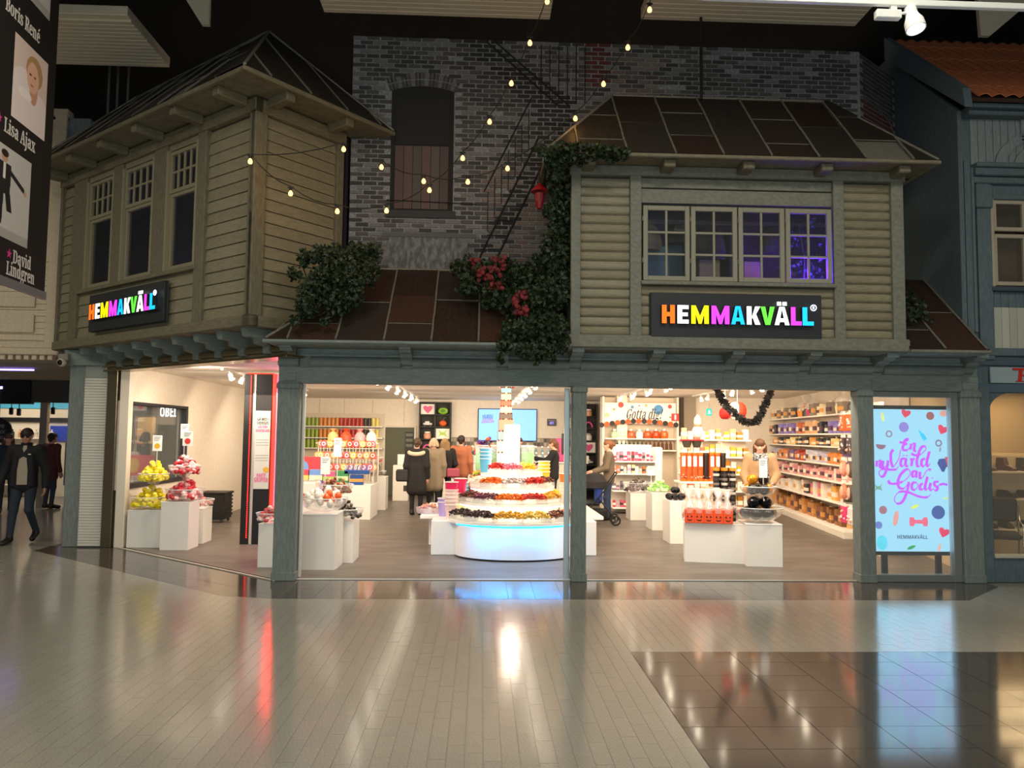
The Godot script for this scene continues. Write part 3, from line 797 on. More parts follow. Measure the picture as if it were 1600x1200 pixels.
	for a in lx: one("paper_globe", g().lathe([Vector2(0.0, 1.0), Vector2(0.5, 0.85), Vector2(0.85, 0.3), Vector2(1, -0.4), Vector2(0.9, -0.8), Vector2(0, -0.8)], 14, Vector3.ZERO, TAU, Vector3(a[2], a[2], a[2] * 0.5)), mt(a[3], 0.8), a[4], "ornament", Vector3(a[0], a[1], 0.45 + a[5]))
	var pl := thing("indoor_plant", "leafy plant in purple light behind the last casement window", "plant", Vector3(3.96, 3.45, 0.12))
	tag(obj("foliage", ivy_mesh(260, func(): return Vector3(rr(-0.3, 0.22), rr(0.05, 1.0), rr(-0.2, 0.12)), 0.05), mts("leaf"), pl), "", "", "", "stuff")
	obj("stem", g().tube([Vector3(0, 0, 0), Vector3(0.02, 0.5, 0), Vector3(-0.05, 0.95, 0)], 0.012, 6), mt("3a3023"), pl)
	one("purple_lamp", g().lathe([Vector2(0, -0.02), Vector2(0.05, -0.015), Vector2(0.05, 0.02), Vector2(0, 0.03)], 14), glow("7a30ff", 6.0), "small purple glowing lamp at the foot of the indoor plant", "lamp", Vector3(3.72, 3.48, 0.2))
	omni(Vector3(3.9, 3.75, 0.36), "4a1cff", 1.3, 0.05)
	omni(Vector3(3.68, 3.6, 0.3), "e040c0", 0.14, 0.04)

func ivy_mesh(n: int, place: Callable, size: float) -> Geo:
	var s := g()
	for k in n:
		var p: Vector3 = place.call()
		var r := size * rr(0.6, 1.2)
		s.col = Color(rr(0.7, 1.15), rr(0.8, 1.2), rr(0.6, 1.0))
		s.x = Transform3D(Basis.from_euler(Vector3(rr(-1.1, 0.6), rr(-1.2, 1.2), rr(-PI, PI))), p)
		var a := Vector3(0, -r * 0.6, 0); var b := Vector3(r * 0.55, 0, 0.12 * r); var d := Vector3(0, r * 0.75, -0.15 * r); var f := Vector3(-r * 0.55, 0, 0.12 * r)
		s.poly([a, b, d], Vector3(0, 0, -9)); s.poly([a, d, f], Vector3(0, 0, -9))
	s.x = Transform3D.IDENTITY
	return s

func build_corner_house() -> void:
	# local frame: origin at the corner facing the hall, the long face on z = 0 towards -x, the short face on x = 0 towards -z
	var t := thing("corner_house", "brown clapboard corner house with three tall sash windows and a hipped roof", "building", Vector3(-2.69, 0, 0.45), deg_to_rad(-39))
	var T := mts("timber"); var TH := mts("timber_h"); var B := [mts("board"), mts("board_worn")]
	var yb := 2.97; var yt := 5.68; var L := -5.05
	var wall := node("wall", t)
	var wins := [[-1.93, -1.2], [-3.1, -2.26], [-4.16, -3.36]]
	obj("sheathing", gb(L, 0, yb, 3.84, -0.1, -0.05), mt("3a372c", 0.8), wall)
	obj("sheathing", gb(L, 0, 5.42, yt, -0.1, -0.05), mt("3a372c", 0.8), wall)
	for a in [[L, -4.16], [-3.36, -3.1], [-2.26, -1.93], [-1.2, 0]]: obj("sheathing", gb(a[0], a[1], 3.84, 5.42, -0.1, -0.05), mt("3a372c", 0.8), wall)
	obj("sheathing", gb(-0.1, -0.05, yb, yt, -1.3, -0.1), mt("3a372c", 0.8), wall)
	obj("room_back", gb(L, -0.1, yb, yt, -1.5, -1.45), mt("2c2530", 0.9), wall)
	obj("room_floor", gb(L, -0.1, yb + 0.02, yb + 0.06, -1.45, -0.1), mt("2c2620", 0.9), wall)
	var cl := node("cladding", t)
	boards(cl, -1.0, -0.1, 3.1, 5.5, -0.05, 0.15, B)
	boards(cl, -4.98, -4.6, 3.1, 5.5, -0.05, 0.15, B)
	boards(cl, -4.36, -1.18, 3.1, 3.78, -0.05, 0.17, B)
	for a in [[-1.93, -1.2], [-3.1, -2.26], [-4.16, -3.36]]: obj("head_panel", gb(a[0] - 0.02, a[1] + 0.02, 5.44, 5.56, -0.05, -0.02, 0.004), mts("board"), cl)
	for a in [[-1.2, -1.0], [-0.1, 0.0], [-4.6, -4.36], [-5.05, -4.98], [-2.26, -1.93], [-3.36, -3.1], [-4.36, -4.16]]:
		obj("stud" if a[0] > -5.0 and a[1] < 0.0 else "corner_post", gb(a[0], a[1], 3.1 if a[1] - a[0] < 0.25 and not (a[0] in [-2.26, -3.36, -4.36]) else 3.78, 5.52, -0.06, 0.015, 0.006), T, t)
	obj("frieze", gb(L, 0.03, 5.52, yt, -0.08, 0.03, 0.008), TH, t)
	obj("bottom_beam", gb(L, 0.04, yb, 3.1, -0.1, 0.04, 0.01), TH, t)
	obj("sill_beam", gb(-4.36, -1.15, 3.775, 3.83, -0.06, 0.03, 0.006), TH, t)
	var fm := mt("8b8468", 0.65)
	var pn := pane_mat("8a8a98", 0.05)
	for a in wins:
		var wd := node("window", t)
		sash(wd, "upper_sash", a[0] + 0.03, a[1] - 0.02, 4.86, 5.42, -0.03, 4, 2, 0.05, 0.014, fm, pn)
		sash(wd, "lower_sash", a[0] + 0.03, a[1] - 0.02, 3.84, 4.87, -0.05, 1, 1, 0.055, 0.014, fm, pn)
		for x in [a[0], a[1] - 0.03]: obj("jamb", gb(x, x + 0.04, 3.83, 5.44, -0.09, 0.02, 0.004), fm, wd)
	# short face, boards turned a quarter
	var side := node("side_wall", t)
	side.rotation.y = PI / 2
	boards(side, 0.14, 1.24, 3.1, 5.52, -0.05, 0.146, B)
	obj("corner_post", gb(-0.015, 0.15, 3.1, 5.52, -0.06, 0.02, 0.006), T, side)
	obj("corner_post", gb(1.22, 1.33, 2.97, 5.52, -0.06, 0.02, 0.006), T, side)
	obj("frieze", gb(-0.03, 1.36, 5.52, yt, -0.08, 0.03, 0.008), TH, side)
	obj("bottom_beam", gb(-0.04, 1.36, yb, 3.1, -0.1, 0.04, 0.01), TH, side)
	# roof
	var ro := node("roof", t)
	var dk := [mts("plate_dark"), mts("plate_b"), mts("plate_dark")]
	var lead := mts("lead")
	var e0 := Vector3(-5.35, 5.74, 0.48); var e1 := Vector3(0.46, 5.74, 0.48); var e2 := Vector3(0.46, 5.74, -1.78)
	var r0 := Vector3(-4.15, 6.97, -0.65); var r1 := Vector3(-0.74, 6.97, -0.65)
	var upf := Vector3(0, 1.23, -1.13); var upr := Vector3(-1.2, 1.23, 0)
	slope(ro, e0, Vector3(1, 0, 0), upf, pv([0, 0, 5.81, 0, 4.61, upf.length(), 1.2, upf.length()]), 0.62, [[0.5], [0.3, 0.72]], dk, lead, 0.3)
	slope(ro, e1, Vector3(0, 0, -1), upr, pv([0, 0, 2.26, 0, 1.13, upr.length()]), 0.56, [[]], [mts("plate_dark")], lead, 0.34)
	for h in [[e1, r1], [e2, r1], [e0, r0], [r0, r1]]: obj("hip_rib", g().tube([h[0] + Vector3(0, 0.02, 0), h[1] + Vector3(0, 0.03, 0)], 0.02, 6), lead, ro)
	obj("back_deck", g().poly([r0, r1, e2, Vector3(-5.35, 5.74, -1.78)], Vector3(-2, 0, 0)), dk[0], ro)
	obj("fascia", gb(e0.x, e1.x, 5.69, 5.745, 0.44, 0.5, 0.01), TH, ro)
	obj("fascia", gb(0.42, 0.48, 5.69, 5.745, -1.8, 0.5, 0.01), TH, ro)
	obj("soffit", gb(e0.x, e1.x, 5.71, 5.72, -0.1, 0.44), mts("timber_h"), ro)
	obj("soffit", gb(-0.1, 0.42, 5.705, 5.715, -1.8, 0.44), mts("timber_h"), ro)
	for k in 6: obj("rafter_end", gb(-4.9 + k * 0.93, -4.78 + k * 0.93, 5.6, 5.71, 0.03, 0.42, 0.01), TH, ro)
	for k in 2: obj("rafter_end", gb(0.03, 0.4, 5.6, 5.71, -0.25 - k * 0.9, -0.13 - k * 0.9, 0.01), TH, ro)
	# beam and corbels over the slanted entrance
	var bm := node("entrance_beam", t)
	obj("fascia_board", gb(L, 0.2, 2.66, 2.8, -0.52, -0.4, 0.006), mts("timber_h"), bm)
	obj("upper_board", gb(L, 0.1, 2.8, 2.97, -0.5, -0.42), mts("timber_h"), bm)
	obj("metal_lining", gb(L, 0.22, 2.635, 2.66, -0.62, -0.36, 0.004), mt("8a7a58", 0.25, 0.8), bm)
	var hr := []
	for k in 9:
		var an := -PI / 2 + PI * k / 8.0
		hr.append_array([-0.41 + 0.05 * cos(an), 2.74 + 0.05 * sin(an)])
	obj("moulding", prof(hr, L, 0.1), mt("847656", 0.3, 0.6), bm)
	for k in 10:
		var x := -4.75 + k * 0.51
		var c := prof([-0.42, 2.68, -0.35, 2.69, -0.34, 2.77, -0.22, 2.8, -0.2, 2.86, -0.06, 2.87, -0.03, 2.97, -0.42, 2.97], x - 0.055, x + 0.055)
		obj("corbel", c, mts("paint"), bm)
	obj("underside", gb(L, 0, 2.965, 2.98, -0.44, 0.0), mts("timber_h"), bm)
	# what stands behind the sashes
	for a in [[-1.6, 3.3, 1.3, "4a2a52", "purple draped curtain behind the sash window next to the corner post"], [-2.75, 3.3, 1.3, "574a38", "tan curtain behind the middle sash window of the corner house"], [-3.85, 3.3, 1.25, "473c46", "grey mauve curtain behind the sash window farthest from the corner post"]]:
		var s := g()
		var pts := PackedVector2Array()
		for k in 13: pts.append(Vector2(-0.28 + k * 0.03, 0.03 * sin(k * 1.9)))
		for k in 13: pts.append(Vector2(0.08 - k * 0.03, 0.03 * sin((12 - k) * 1.9) - 0.012))
		s.x = Transform3D(Basis(Vector3(1, 0, 0), Vector3(0, 0, -1), Vector3(0, 1, 0)), Vector3.ZERO)
		s.extrude(pts, 0, a[2] + 0.5)
		var at: Vector3 = t.transform * Vector3(a[0] - 0.05, 3.35, -0.45)
		one("curtain", s, mt(a[3], 0.9), a[4], "curtain", at, "", deg_to_rad(-39))
	omni(t.transform * Vector3(-1.5, 4.0, -0.9), "8a40ff", 0.12, 0.05)
	omni(t.transform * Vector3(-3.9, 3.6, -0.8), "5a30ff", 0.1, 0.05)

func build_right_neighbour() -> void:
	var t := thing("blue_house", "blue grey timber house with a terracotta tiled roof and a shoe shop below", "building")
	var bl := mts("blue_paint"); var gr := mts("blue_grey")
	# gable wall towards the sweet shop
	var gable := g()
	gable.x = Transform3D(Basis(Vector3(0, 0, -1), Vector3(0, 1, 0), Vector3(1, 0, 0)), Vector3(6.03, 0, 0))
	gable.extrude(pv([-0.02, 0.0, -0.02, 5.95, 1.6, 7.45, 6.2, 7.45, 6.2, 2.74, 0.1, 2.74, 0.1, 0.0]), 0, 0.06)
	obj("gable_wall", gable, bl, t)
	var bb := g()
	bb.x = Transform3D(Basis(Vector3(0, 0, -1), Vector3(0, 1, 0), Vector3(1, 0, 0)), Vector3(5.93, 0, 0))
	bb.extrude(pv([-0.34, 5.86, -0.3, 6.12, 1.5, 7.72, 1.5, 7.38]), 0, 0.1)
	obj("barge_board", bb, mt("5a6a73", 0.7), t)
	obj("front_wall", gb(6.09, 6.42, 2.34, 5.95, -0.1, 0.0), bl, t)
	obj("front_wall", gb(6.42, 8.5, 2.34, 3.66, -0.1, 0.0), bl, t)
	obj("front_wall", gb(6.42, 8.5, 4.84, 5.95, -0.1, 0.0), bl, t)
	obj("front_wall", gb(7.42, 8.5, 3.66, 4.84, -0.1, 0.0), bl, t)
	var pl := node("planking", t)
	for k in 22: obj("plank", gb(6.2 + k * 0.1, 6.2 + k * 0.1 + 0.094, 5.25, 5.85, 0.0, 0.018, 0.004), gr, pl)
	for k in 20: obj("plank", gb(6.44 + k * 0.1, 6.44 + k * 0.1 + 0.096, 2.9, 3.42, 0.0, 0.02, 0.004), mt(["a9ab9e", "b0b2a5", "a4a69b"][k % 3], 0.6), pl)
	for k in 20: obj("plank", gb(6.44 + k * 0.1, 6.44 + k * 0.1 + 0.096, 3.42, 3.62, 0.0, 0.016, 0.004), bl, pl)
	obj("pilaster", gb(6.24, 6.42, 2.75, 5.0, 0.0, 0.05, 0.008), bl, t)
	obj("pilaster_block", gb(6.22, 6.43, 4.68, 4.98, 0.0, 0.08, 0.01), bl, t)
	obj("corner_board", gb(6.1, 6.18, 2.8, 5.3, 0.0, 0.03, 0.006), bl, t)
	obj("drain_pipe", g().tube([Vector3(6.2, 3.1, 0.03), Vector3(6.2, 5.2, 0.03)], 0.025, 8), bl, t)
	for a in [[5.0, 5.09, 0.06], [5.09, 5.19, 0.11], [5.19, 5.25, 0.14]]: obj("cornice", gb(6.2, 8.5, a[0], a[1], 0.0, a[2], 0.012), bl, t)
	for a in [[5.85, 5.91, 0.16], [5.91, 5.97, 0.24]]: obj("eave_board", gb(6.1, 8.5, a[0], a[1], 0.0, a[2], 0.01), bl, t)
	obj("sill", gb(6.4, 8.5, 3.62, 3.68, 0.0, 0.07, 0.008), mt("39464d", 0.6), t)
	obj("base_moulding", gb(6.3, 8.5, 2.8, 2.9, 0.0, 0.06, 0.01), bl, t)
	obj("base_moulding", gb(6.2, 8.5, 2.68, 2.8, 0.0, 0.03, 0.008), mt("42545f", 0.6), t)
	# scrolled fretwork over the window
	var fr := g()
	for a in [[0.85, 0.62], [0.6, 0.42]]:
		var out := PackedVector2Array()
		for k in 13: out.append(Vector2(7.35 + a[0] * cos(PI - PI * 0.5 * k / 12.0), 5.25 + a[1] * 0.8 * sin(PI * 0.5 * k / 12.0)))
		for k in 13: out.append(Vector2(7.35 + (a[0] - 0.14) * cos(PI * 0.5 + PI * 0.5 * k / 12.0), 5.25 + (a[1] - 0.12) * 0.8 * sin(PI * 0.5 + PI * 0.5 * k / 12.0)))
		fr.extrude(out, 0.018, 0.05)
	obj("fretwork", fr, gr, t)
	obj("fretwork_bar", gb(6.85, 6.89, 5.55, 5.85, 0.02, 0.05), gr, t)
	# window
	var wf := mt("a79c8a", 0.6)
	sash(t, "casement", 6.46, 6.9, 3.7, 4.36, 0.0, 1, 1, 0.05, 0.01, wf, pane_mat("8f8a80", 0.1))
	sash(t, "top_light", 6.46, 6.9, 4.4, 4.8, 0.0, 1, 1, 0.05, 0.01, wf, pane_mat("8f8a80", 0.1))
	sash(t, "casement", 6.92, 7.4, 3.7, 4.36, 0.0, 1, 1, 0.05, 0.01, wf, pane_mat("8f8a80", 0.1))
	sash(t, "top_light", 6.92, 7.4, 4.4, 4.8, 0.0, 1, 1, 0.05, 0.01, wf, pane_mat("8f8a80", 0.1))
	obj("window_surround", gb(6.42, 6.46, 3.66, 4.84, -0.02, 0.05, 0.006), wf, t)
	obj("window_surround", gb(6.42, 7.42, 4.8, 4.86, -0.02, 0.05, 0.006), bl, t)
	for a in [[6.42, 7.45, 3.6, 4.9, -0.95, -0.9], [6.42, 6.46, 3.6, 4.9, -0.9, -0.1], [7.42, 7.46, 3.6, 4.9, -0.9, -0.1], [6.42, 7.45, 3.6, 3.64, -0.9, -0.1], [6.42, 7.45, 4.86, 4.9, -0.9, -0.1]]: obj("room_lining", gb(a[0], a[1], a[2], a[3], a[4], a[5]), mt("6a5a48", 0.9), t)
	# roof of pan tiles
	var ro := node("roof", t)
	var deck := g()
	deck.x = Transform3D(Basis(Vector3(0, 0, -1), Vector3(0, 1, 0), Vector3(1, 0, 0)), Vector3(6.05, 0, 0))
	deck.extrude(pv([-0.3, 5.95, -0.3, 6.0, 1.5, 7.6, 1.5, 7.5]), 0, 2.6)
	obj("deck", deck, mt("3a241a", 0.9), ro)
	var up := Vector3(0, 1.6, -1.8).normalized()
	var nn := Vector3(0, 1.8, 1.6).normalized()
	var tile := g()
	var arc := PackedVector2Array()
	for k in 9: arc.append(Vector2(-0.085 + 0.17 * k / 8.0, 0.035 * sin(PI * k / 8.0)))
	for k in 9: arc.append(Vector2(0.085 - 0.17 * k / 8.0, 0.035 * sin(PI * k / 8.0) - 0.012))
	tile.x = Transform3D(Basis(Vector3(1, 0, 0), nn, -up), Vector3.ZERO)
	tile.extrude(arc, -0.36, 0.0)
	tile.x = Transform3D.IDENTITY
	var tm := tile.mesh()
	for j in 8:
		for i in 14:
			var o := obj("pan_tile", tm, mts("terracotta"), ro, Vector3(6.2 + i * 0.175, 6.0, 0.32) + up * (j * 0.31) + nn * (0.015 + 0.008 * (j % 2)))
			o.rotation.z = rr(-0.02, 0.02)
	# the shop window of the ground floor
	var sw := node("shop_window", t)
	obj("frame_post", gb(6.19, 6.33, 0.0, 2.42, -0.04, 0.06, 0.01), bl, sw)
	obj("base_panel", gb(6.33, 9.0, 0.0, 0.3, -0.04, 0.04, 0.008), bl, sw)
	obj("sill", gb(6.33, 9.0, 0.3, 0.34, -0.05, 0.07, 0.006), mt("b9b3a4", 0.5), sw)
	obj("pane", gb(6.33, 9.0, 0.34, 2.34, -0.004, 0.004), pane_mat("fff8ea", 0.05), sw)
	obj("head", gb(6.19, 9.0, 2.34, 2.45, -0.04, 0.05, 0.008), mt("4a6070", 0.6), sw)
	var spand := PackedVector2Array([Vector2(6.33, 2.34), Vector2(6.33, 2.1)])
	for k in 7: spand.append(Vector2(6.33 + 0.3 * (1 - cos(PI * 0.5 * k / 6.0)), 2.1 + 0.24 * sin(PI * 0.5 * k / 6.0)))
	obj("spandrel", g().extrude(spand, 0.006, 0.03), bl, sw)
	var sg := thing("shop_sign", "pale fascia board with a red letter above the shoe shop window", "sign", Vector3(6.35, 2.46, 0.02))
	obj("board", gb(0, 2.6, 0, 0.2, 0, 0.03, 0.004), mt("8fa0a4", 0.6), sg)
	write(sg, "R", Vector3(0.42, 0.1, 0.034), 0.17, mt("c0281c", 0.5), 0.2, true, true, 0.01, 0.12)
	obj("letter_bar", gb(0.28, 0.44, 0.165, 0.19, 0.03, 0.042), mt("c0281c", 0.5), sg)
	# the shoe shop behind it
	setting("floor_002", slab(pv([6.3, 0.05, 11, 0.05, 11, 4.3, 7.2, 4.3]), -0.05, 0.02), mt("b59a6c", 0.5))
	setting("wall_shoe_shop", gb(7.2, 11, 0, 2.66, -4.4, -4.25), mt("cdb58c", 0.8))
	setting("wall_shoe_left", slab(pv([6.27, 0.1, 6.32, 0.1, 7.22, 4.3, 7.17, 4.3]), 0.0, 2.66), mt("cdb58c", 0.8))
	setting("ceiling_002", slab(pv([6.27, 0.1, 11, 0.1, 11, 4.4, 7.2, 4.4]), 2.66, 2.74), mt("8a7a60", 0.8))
	setting("wall_shoe_side", gb(10.9, 11, 0, 2.66, -4.3, -0.1), mt("cdb58c", 0.8))
	for k in 4:
		var lp := thing("tube_lamp", "long glowing tube lamp on the shoe shop ceiling", "lamp", Vector3(8.2 + k * 0.25, 2.6, -1.0 - k * 0.9), 0, "tube lamps of the shoe shop")
		obj("housing", gb(-1.0, 1.0, 0.0, 0.05, -0.05, 0.05, 0.01), mt("ddd6c4"), lp)
		obj("tube", g().tube([Vector3(-0.95, -0.015, 0), Vector3(0.95, -0.015, 0)], 0.02, 8), glow("ffe2a8", 5.0), lp)
		area(Vector2(1.9, 0.1), Vector3(8.2 + k * 0.25, 2.56, -1.0 - k * 0.9), Vector3.DOWN, "ffd9a0", 1.1)
	# shelf stand with shoes, and a chair
	for s in [[6.9, -1.7, 0], [8.0, -2.6, 1], [8.9, -3.7, 2]]:
		var st := thing("shoe_stand", ["pale shoe stand with two shelves right behind the shoe shop window", "pale shoe stand in the middle of the shoe shop", "tall pale shoe stand at the rear of the shoe shop"][s[2]], "shelf", Vector3(s[0], 0.02, s[1]), 0, "shoe stands")
		obj("back_panel", gb(0, 1.6, 0, 1.5, -0.22, -0.18, 0.004), mt("d9c49c", 0.6), st)
		for y in [0.42, 0.86, 1.25]: obj("shelf", gb(0, 1.6, y, y + 0.03, -0.2, 0.2, 0.004), mt("e3d5b5", 0.6), st)
		for x in [0.02, 1.58]: obj("leg", gb(x - 0.02, x + 0.02, 0, 1.5, -0.2, -0.16), mt("cbbd9f", 0.6), st)
		for i in 5:
			for y in [0.45, 0.89, 1.28]:
				var cc: String = ["2a1c15", "3a281d", "1e1a18", "4a3424", "5d3f38"][(i + int(y * 10)) % 5]
				var sh := one("shoe", shoe_mesh(y > 1.0), mt(cc, 0.5), ("dark ankle boot" if y > 1.0 else "brown leather shoe") + [" on the shelf stand behind the shop window", " on the middle shoe stand", " on the rear shoe stand"][s[2]] + " at " + {0.45: "knee", 0.89: "hip", 1.28: "chest"}[y] + " height", "shoe", Vector3(s[0] + 0.2 + i * 0.3, 0.022 + y, s[1] - 0.07), "shoes on display", -PI / 2 + rr(-0.2, 0.2))
	var ch := thing("chair", "black padded chair with steel legs inside the shoe shop", "chair", Vector3(6.98, 0.02, -0.8), -0.5)
	obj("seat", gb(-0.24, 0.24, 0.42, 0.5, -0.24, 0.24, 0.03), mt("1c1b1d", 0.7), ch)
	obj("backrest", gb(-0.24, 0.24, 0.62, 0.95, -0.27, -0.2, 0.03), mt("1c1b1d", 0.7), ch)
	for s in [-1, 1]:
		obj("leg", g().tube([Vector3(0.25 * s, 0, 0.22), Vector3(0.25 * s, 0.62, 0.2), Vector3(0.25 * s, 0.64, -0.1), Vector3(0.25 * s, 0.9, -0.24)], 0.013, 6), mt("b9b5ab", 0.25, 0.9), ch)
		obj("leg", g().tube([Vector3(0.25 * s, 0, -0.25), Vector3(0.25 * s, 0.64, -0.2)], 0.013, 6), mt("b9b5ab", 0.25, 0.9), ch)

func shoe_mesh(boot: bool) -> Geo:
	var s := g()
	s.extrude(pv([-0.05, 0.012, 0.24, 0.012, 0.245, 0.035, 0.2, 0.065, 0.11, 0.085, 0.075, 0.19 if boot else 0.1, -0.035, 0.19 if boot else 0.105, -0.05, 0.06]), -0.04, 0.04)
	s.bx(-0.055, 0.25, 0.0, 0.014, -0.044, 0.044, 0.004)
	return s

func build_left_neighbour() -> void:
	# column beside the sweet shop
	var c := thing("column", "grey column faced with white slats and a brushed metal edge", "column", Vector3(-5.9, 0, -2.5))
	obj("shaft", gb(-0.34, 0.4, 0, 2.95, -0.5, 0.0, 0.01), mts("paint_v"), c)
	for k in 60: obj("slat", gb(-0.1, 0.235, 0.02 + k * 0.042, 0.058 + k * 0.042, 0.0, 0.02, 0.004), mt("cfccc2", 0.6), c)
	obj("panel", gb(-0.1, 0.235, 2.54, 2.72, 0.0, 0.02, 0.004), mt("8f938c", 0.6), c)
	obj("metal_edge", gb(0.25, 0.4, 0, 2.72, -0.02, 0.05, 0.006), mt("7d7460", 0.3, 0.8), c)
	obj("white_jamb", gb(0.44, 0.58, 0, 2.68, -0.1, 0.04, 0.006), mt("ddd3c2", 0.6), c)
	obj("capital", gb(-0.4, 0.5, 2.72, 2.96, -0.5, 0.06, 0.012), mts("paint"), c)
	var cv := thing("security_camera", "small dome security camera under the corner house end", "camera", Vector3(-6.25, 2.78, -2.3))
	obj("bracket", gb(-0.07, 0.07, 0, 0.1, -0.1, 0.0, 0.01), mt("8a8574", 0.5), cv)
	obj("body", g().ball(Vector3(0, -0.03, 0.02), Vector3(0.065, 0.065, 0.065), 14, 10), mt("b5b0a2", 0.4), cv)
	obj("lens", g().ball(Vector3(0, -0.035, 0.065), Vector3(0.04, 0.04, 0.03), 12, 8), mt("0c0c0c", 0.15), cv)
	# cream upper storey
	var t := thing("cream_house", "cream boarded upper storey with toothed cornice behind the hanging banner", "building", Vector3(0, 0, -3.4))
	var cr := mts("cream")
	obj("wall", gb(-10.5, -6.95, 2.95, 6.9, -0.3, 0.0), cr, t)
	boards(t, -10.5, -7.05, 3.2, 4.6, 0.0, 0.1, [cr])
	obj("corner_board", gb(-7.12, -6.93, 2.95, 7.0, 0.0, 0.06, 0.01), cr, t)
	obj("cornice", gb(-10.5, -6.85, 2.95, 3.06, 0.0, 0.14, 0.014), cr, t)
	obj("cornice", gb(-10.5, -6.9, 3.06, 3.16, 0.0, 0.08, 0.014), cr, t)
	for k in 28: obj("dentil", gb(-10.4 + k * 0.125, -10.32 + k * 0.125, 2.87, 2.95, 0.0, 0.11, 0.008), cr, t)
	obj("raised_panel", gb(-9.2, -7.3, 3.32, 3.62, 0.03, 0.05, 0.008), cr, t)
	obj("raised_panel", gb(-9.2, -7.3, 3.74, 3.9, 0.03, 0.05, 0.008), cr, t)
	obj("top_cap", gb(-7.18, -6.9, 6.95, 7.05, -0.1, 0.1, 0.01), cr, t)
	obj("side_boards", gb(-6.95, -6.6, 5.6, 6.95, -0.3, -0.05), mts("blue_grey"), t)
	for k in 3: one("conduit", g().tube([Vector3(0, 5.7, 0), Vector3(rr(-0.03, 0.03), 8.3, 0)], 0.02, 7), mt("8c8c88", 0.4, 0.5), "bare metal conduit rising behind the corner house roof", "pipe", Vector3(-6.45 + k * 0.16, 0, -3.7), "conduits behind the corner house")
	# passage ceiling and the cosmetics shop beyond
	setting("ceiling_003", gb(-14.4, -5.7, 2.87, 2.95, -13.8, -3.75), mt("a89f8c", 0.8))
	var strip := thing("strip_lamp", "violet strip lamp in the passage ceiling beside the banner", "lamp", Vector3(-9.4, 2.82, -5.0))
	obj("tube", gb(-1.2, 1.2, 0, 0.03, -0.02, 0.02, 0.004), glow("8f7cff", 5.0), strip)
	area(Vector2(2.4, 0.05), Vector3(-9.4, 2.8, -5.0), Vector3.DOWN, "8f7cff", 0.35)
	var f := thing("cosmetics_shop", "dark fascia and glass front of the brightly lit cosmetics shop", "shop front", Vector3(0, 0, -8.5))
	obj("fascia", gb(-14, -10.2, 2.32, 2.86, -0.1, 0.1, 0.01), mt("121216", 0.5), f)
	obj("fascia_end", gb(-10.2, -9.2, 2.36, 2.86, -0.1, 0.06, 0.01), mt("4a4640", 0.6), f)
	write(f, "r", Vector3(-10.9, 2.62, 0.11), 0.3, glow("c9c4ff", 3.5), 0.16)
	obj("post", gb(-9.98, -9.82, 0, 2.36, -0.06, 0.06, 0.006), mt("a39c8c", 0.4, 0.3), f)
	obj("post", gb(-8.9, -8.6, 0, 2.86, -0.06, 0.06, 0.006), mt("a39c8c", 0.4, 0.3), f)
	obj("pane", gb(-9.82, -8.9, 0.05, 2.36, -0.01, 0.01), pane_mat("eef2f4", 0.06), f)
	setting("wall_cosmetics", gb(-14.4, -8.0, 0, 2.86, -11.6, -11.5), mt("d8c9b0", 0.8))
	area(Vector2(4.0, 2.0), Vector3(-11.2, 2.8, -9.9), Vector3.DOWN, "fff0d8", 5.0)
	var cl := thing("ceiling_lamp_panel", "glowing ceiling panel inside the cosmetics shop", "lamp", Vector3(-11.2, 2.83, -9.9))
	obj("diffuser", gb(-2, 2, 0, 0.02, -1, 1), glow("fff0d8", 1.0), cl)
	var uni := thing("cosmetics_shelf", "lit white cosmetics wall unit with sky blue top and royal blue panel", "shelf", Vector3(-11.4, 0, -11.35))
	obj("back", gb(-2.6, 2.6, 0, 2.6, -0.1, 0.0), mt("efe6d6", 0.7), uni)
	obj("sky_panel", gb(-2.6, 2.6, 2.3, 2.52, 0.0, 0.04), mt("56c3ee", 0.6), uni)
	obj("header", gb(-2.6, 2.6, 2.06, 2.28, 0.0, 0.03), mt("e8dcc8", 0.7), uni)
	obj("black_band", gb(-2.6, 2.6, 1.95, 2.05, 0.0, 0.06), mt("15151a", 0.5), uni)
	obj("blue_panel", gb(0.1, 1.2, 1.45, 1.85, 0.0, 0.05), mt("1f46c8", 0.5), uni)
	obj("dark_panel", gb(0.5, 1.3, 0.3, 1.42, 0.0, 0.04), mt("3a3d44", 0.6), uni)
	for y in [0.3, 0.75, 1.15, 1.5]: obj("shelf", gb(-2.6, 0.1, y, y + 0.03, 0.0, 0.3, 0.004), mt("f4eee2", 0.5), uni)
	for y in [0.33, 0.78, 1.18, 1.53]:
		for i in 13:
			var cc: String = ["c9c0b2", "8a2b2b", "d8a06a", "2b2b30", "e8e0d2", "b8604a"][(i * 5 + int(y * 7)) % 6]
			one("cosmetics_bottle", g().lathe([Vector2(0, 0), Vector2(0.05, 0), Vector2(0.05, 0.14), Vector2(0.02, 0.17), Vector2(0.02, 0.22), Vector2(0, 0.22)], 8), mt(cc, 0.4), "small bottle on the lit cosmetics wall unit", "bottle", Vector3(-13.6 + i * 0.2, y + 0.002, -11.2), "bottles in the cosmetics shop")
	var ds := thing("round_sign", "round black hanging sign with grey words before the cosmetics shop", "sign", Vector3(-10.35, 1.72, -7.6))
	obj("disc", g().tube([Vector3(0, 0, -0.02), Vector3(0, 0, 0.02)], 0.27, 28), mt("17171a", 0.5), ds)
	write(ds, "live", Vector3(0.02, 0.1, 0.024), 0.1, mt("8f8f92", 0.6), 0.2)
	write(ds, "color", Vector3(0.02, -0.02, 0.024), 0.1, mt("8f8f92", 0.6), 0.26, false)
	write(ds, "hår", Vector3(0.02, -0.14, 0.024), 0.1, mt("8f8f92", 0.6), 0.18, false)
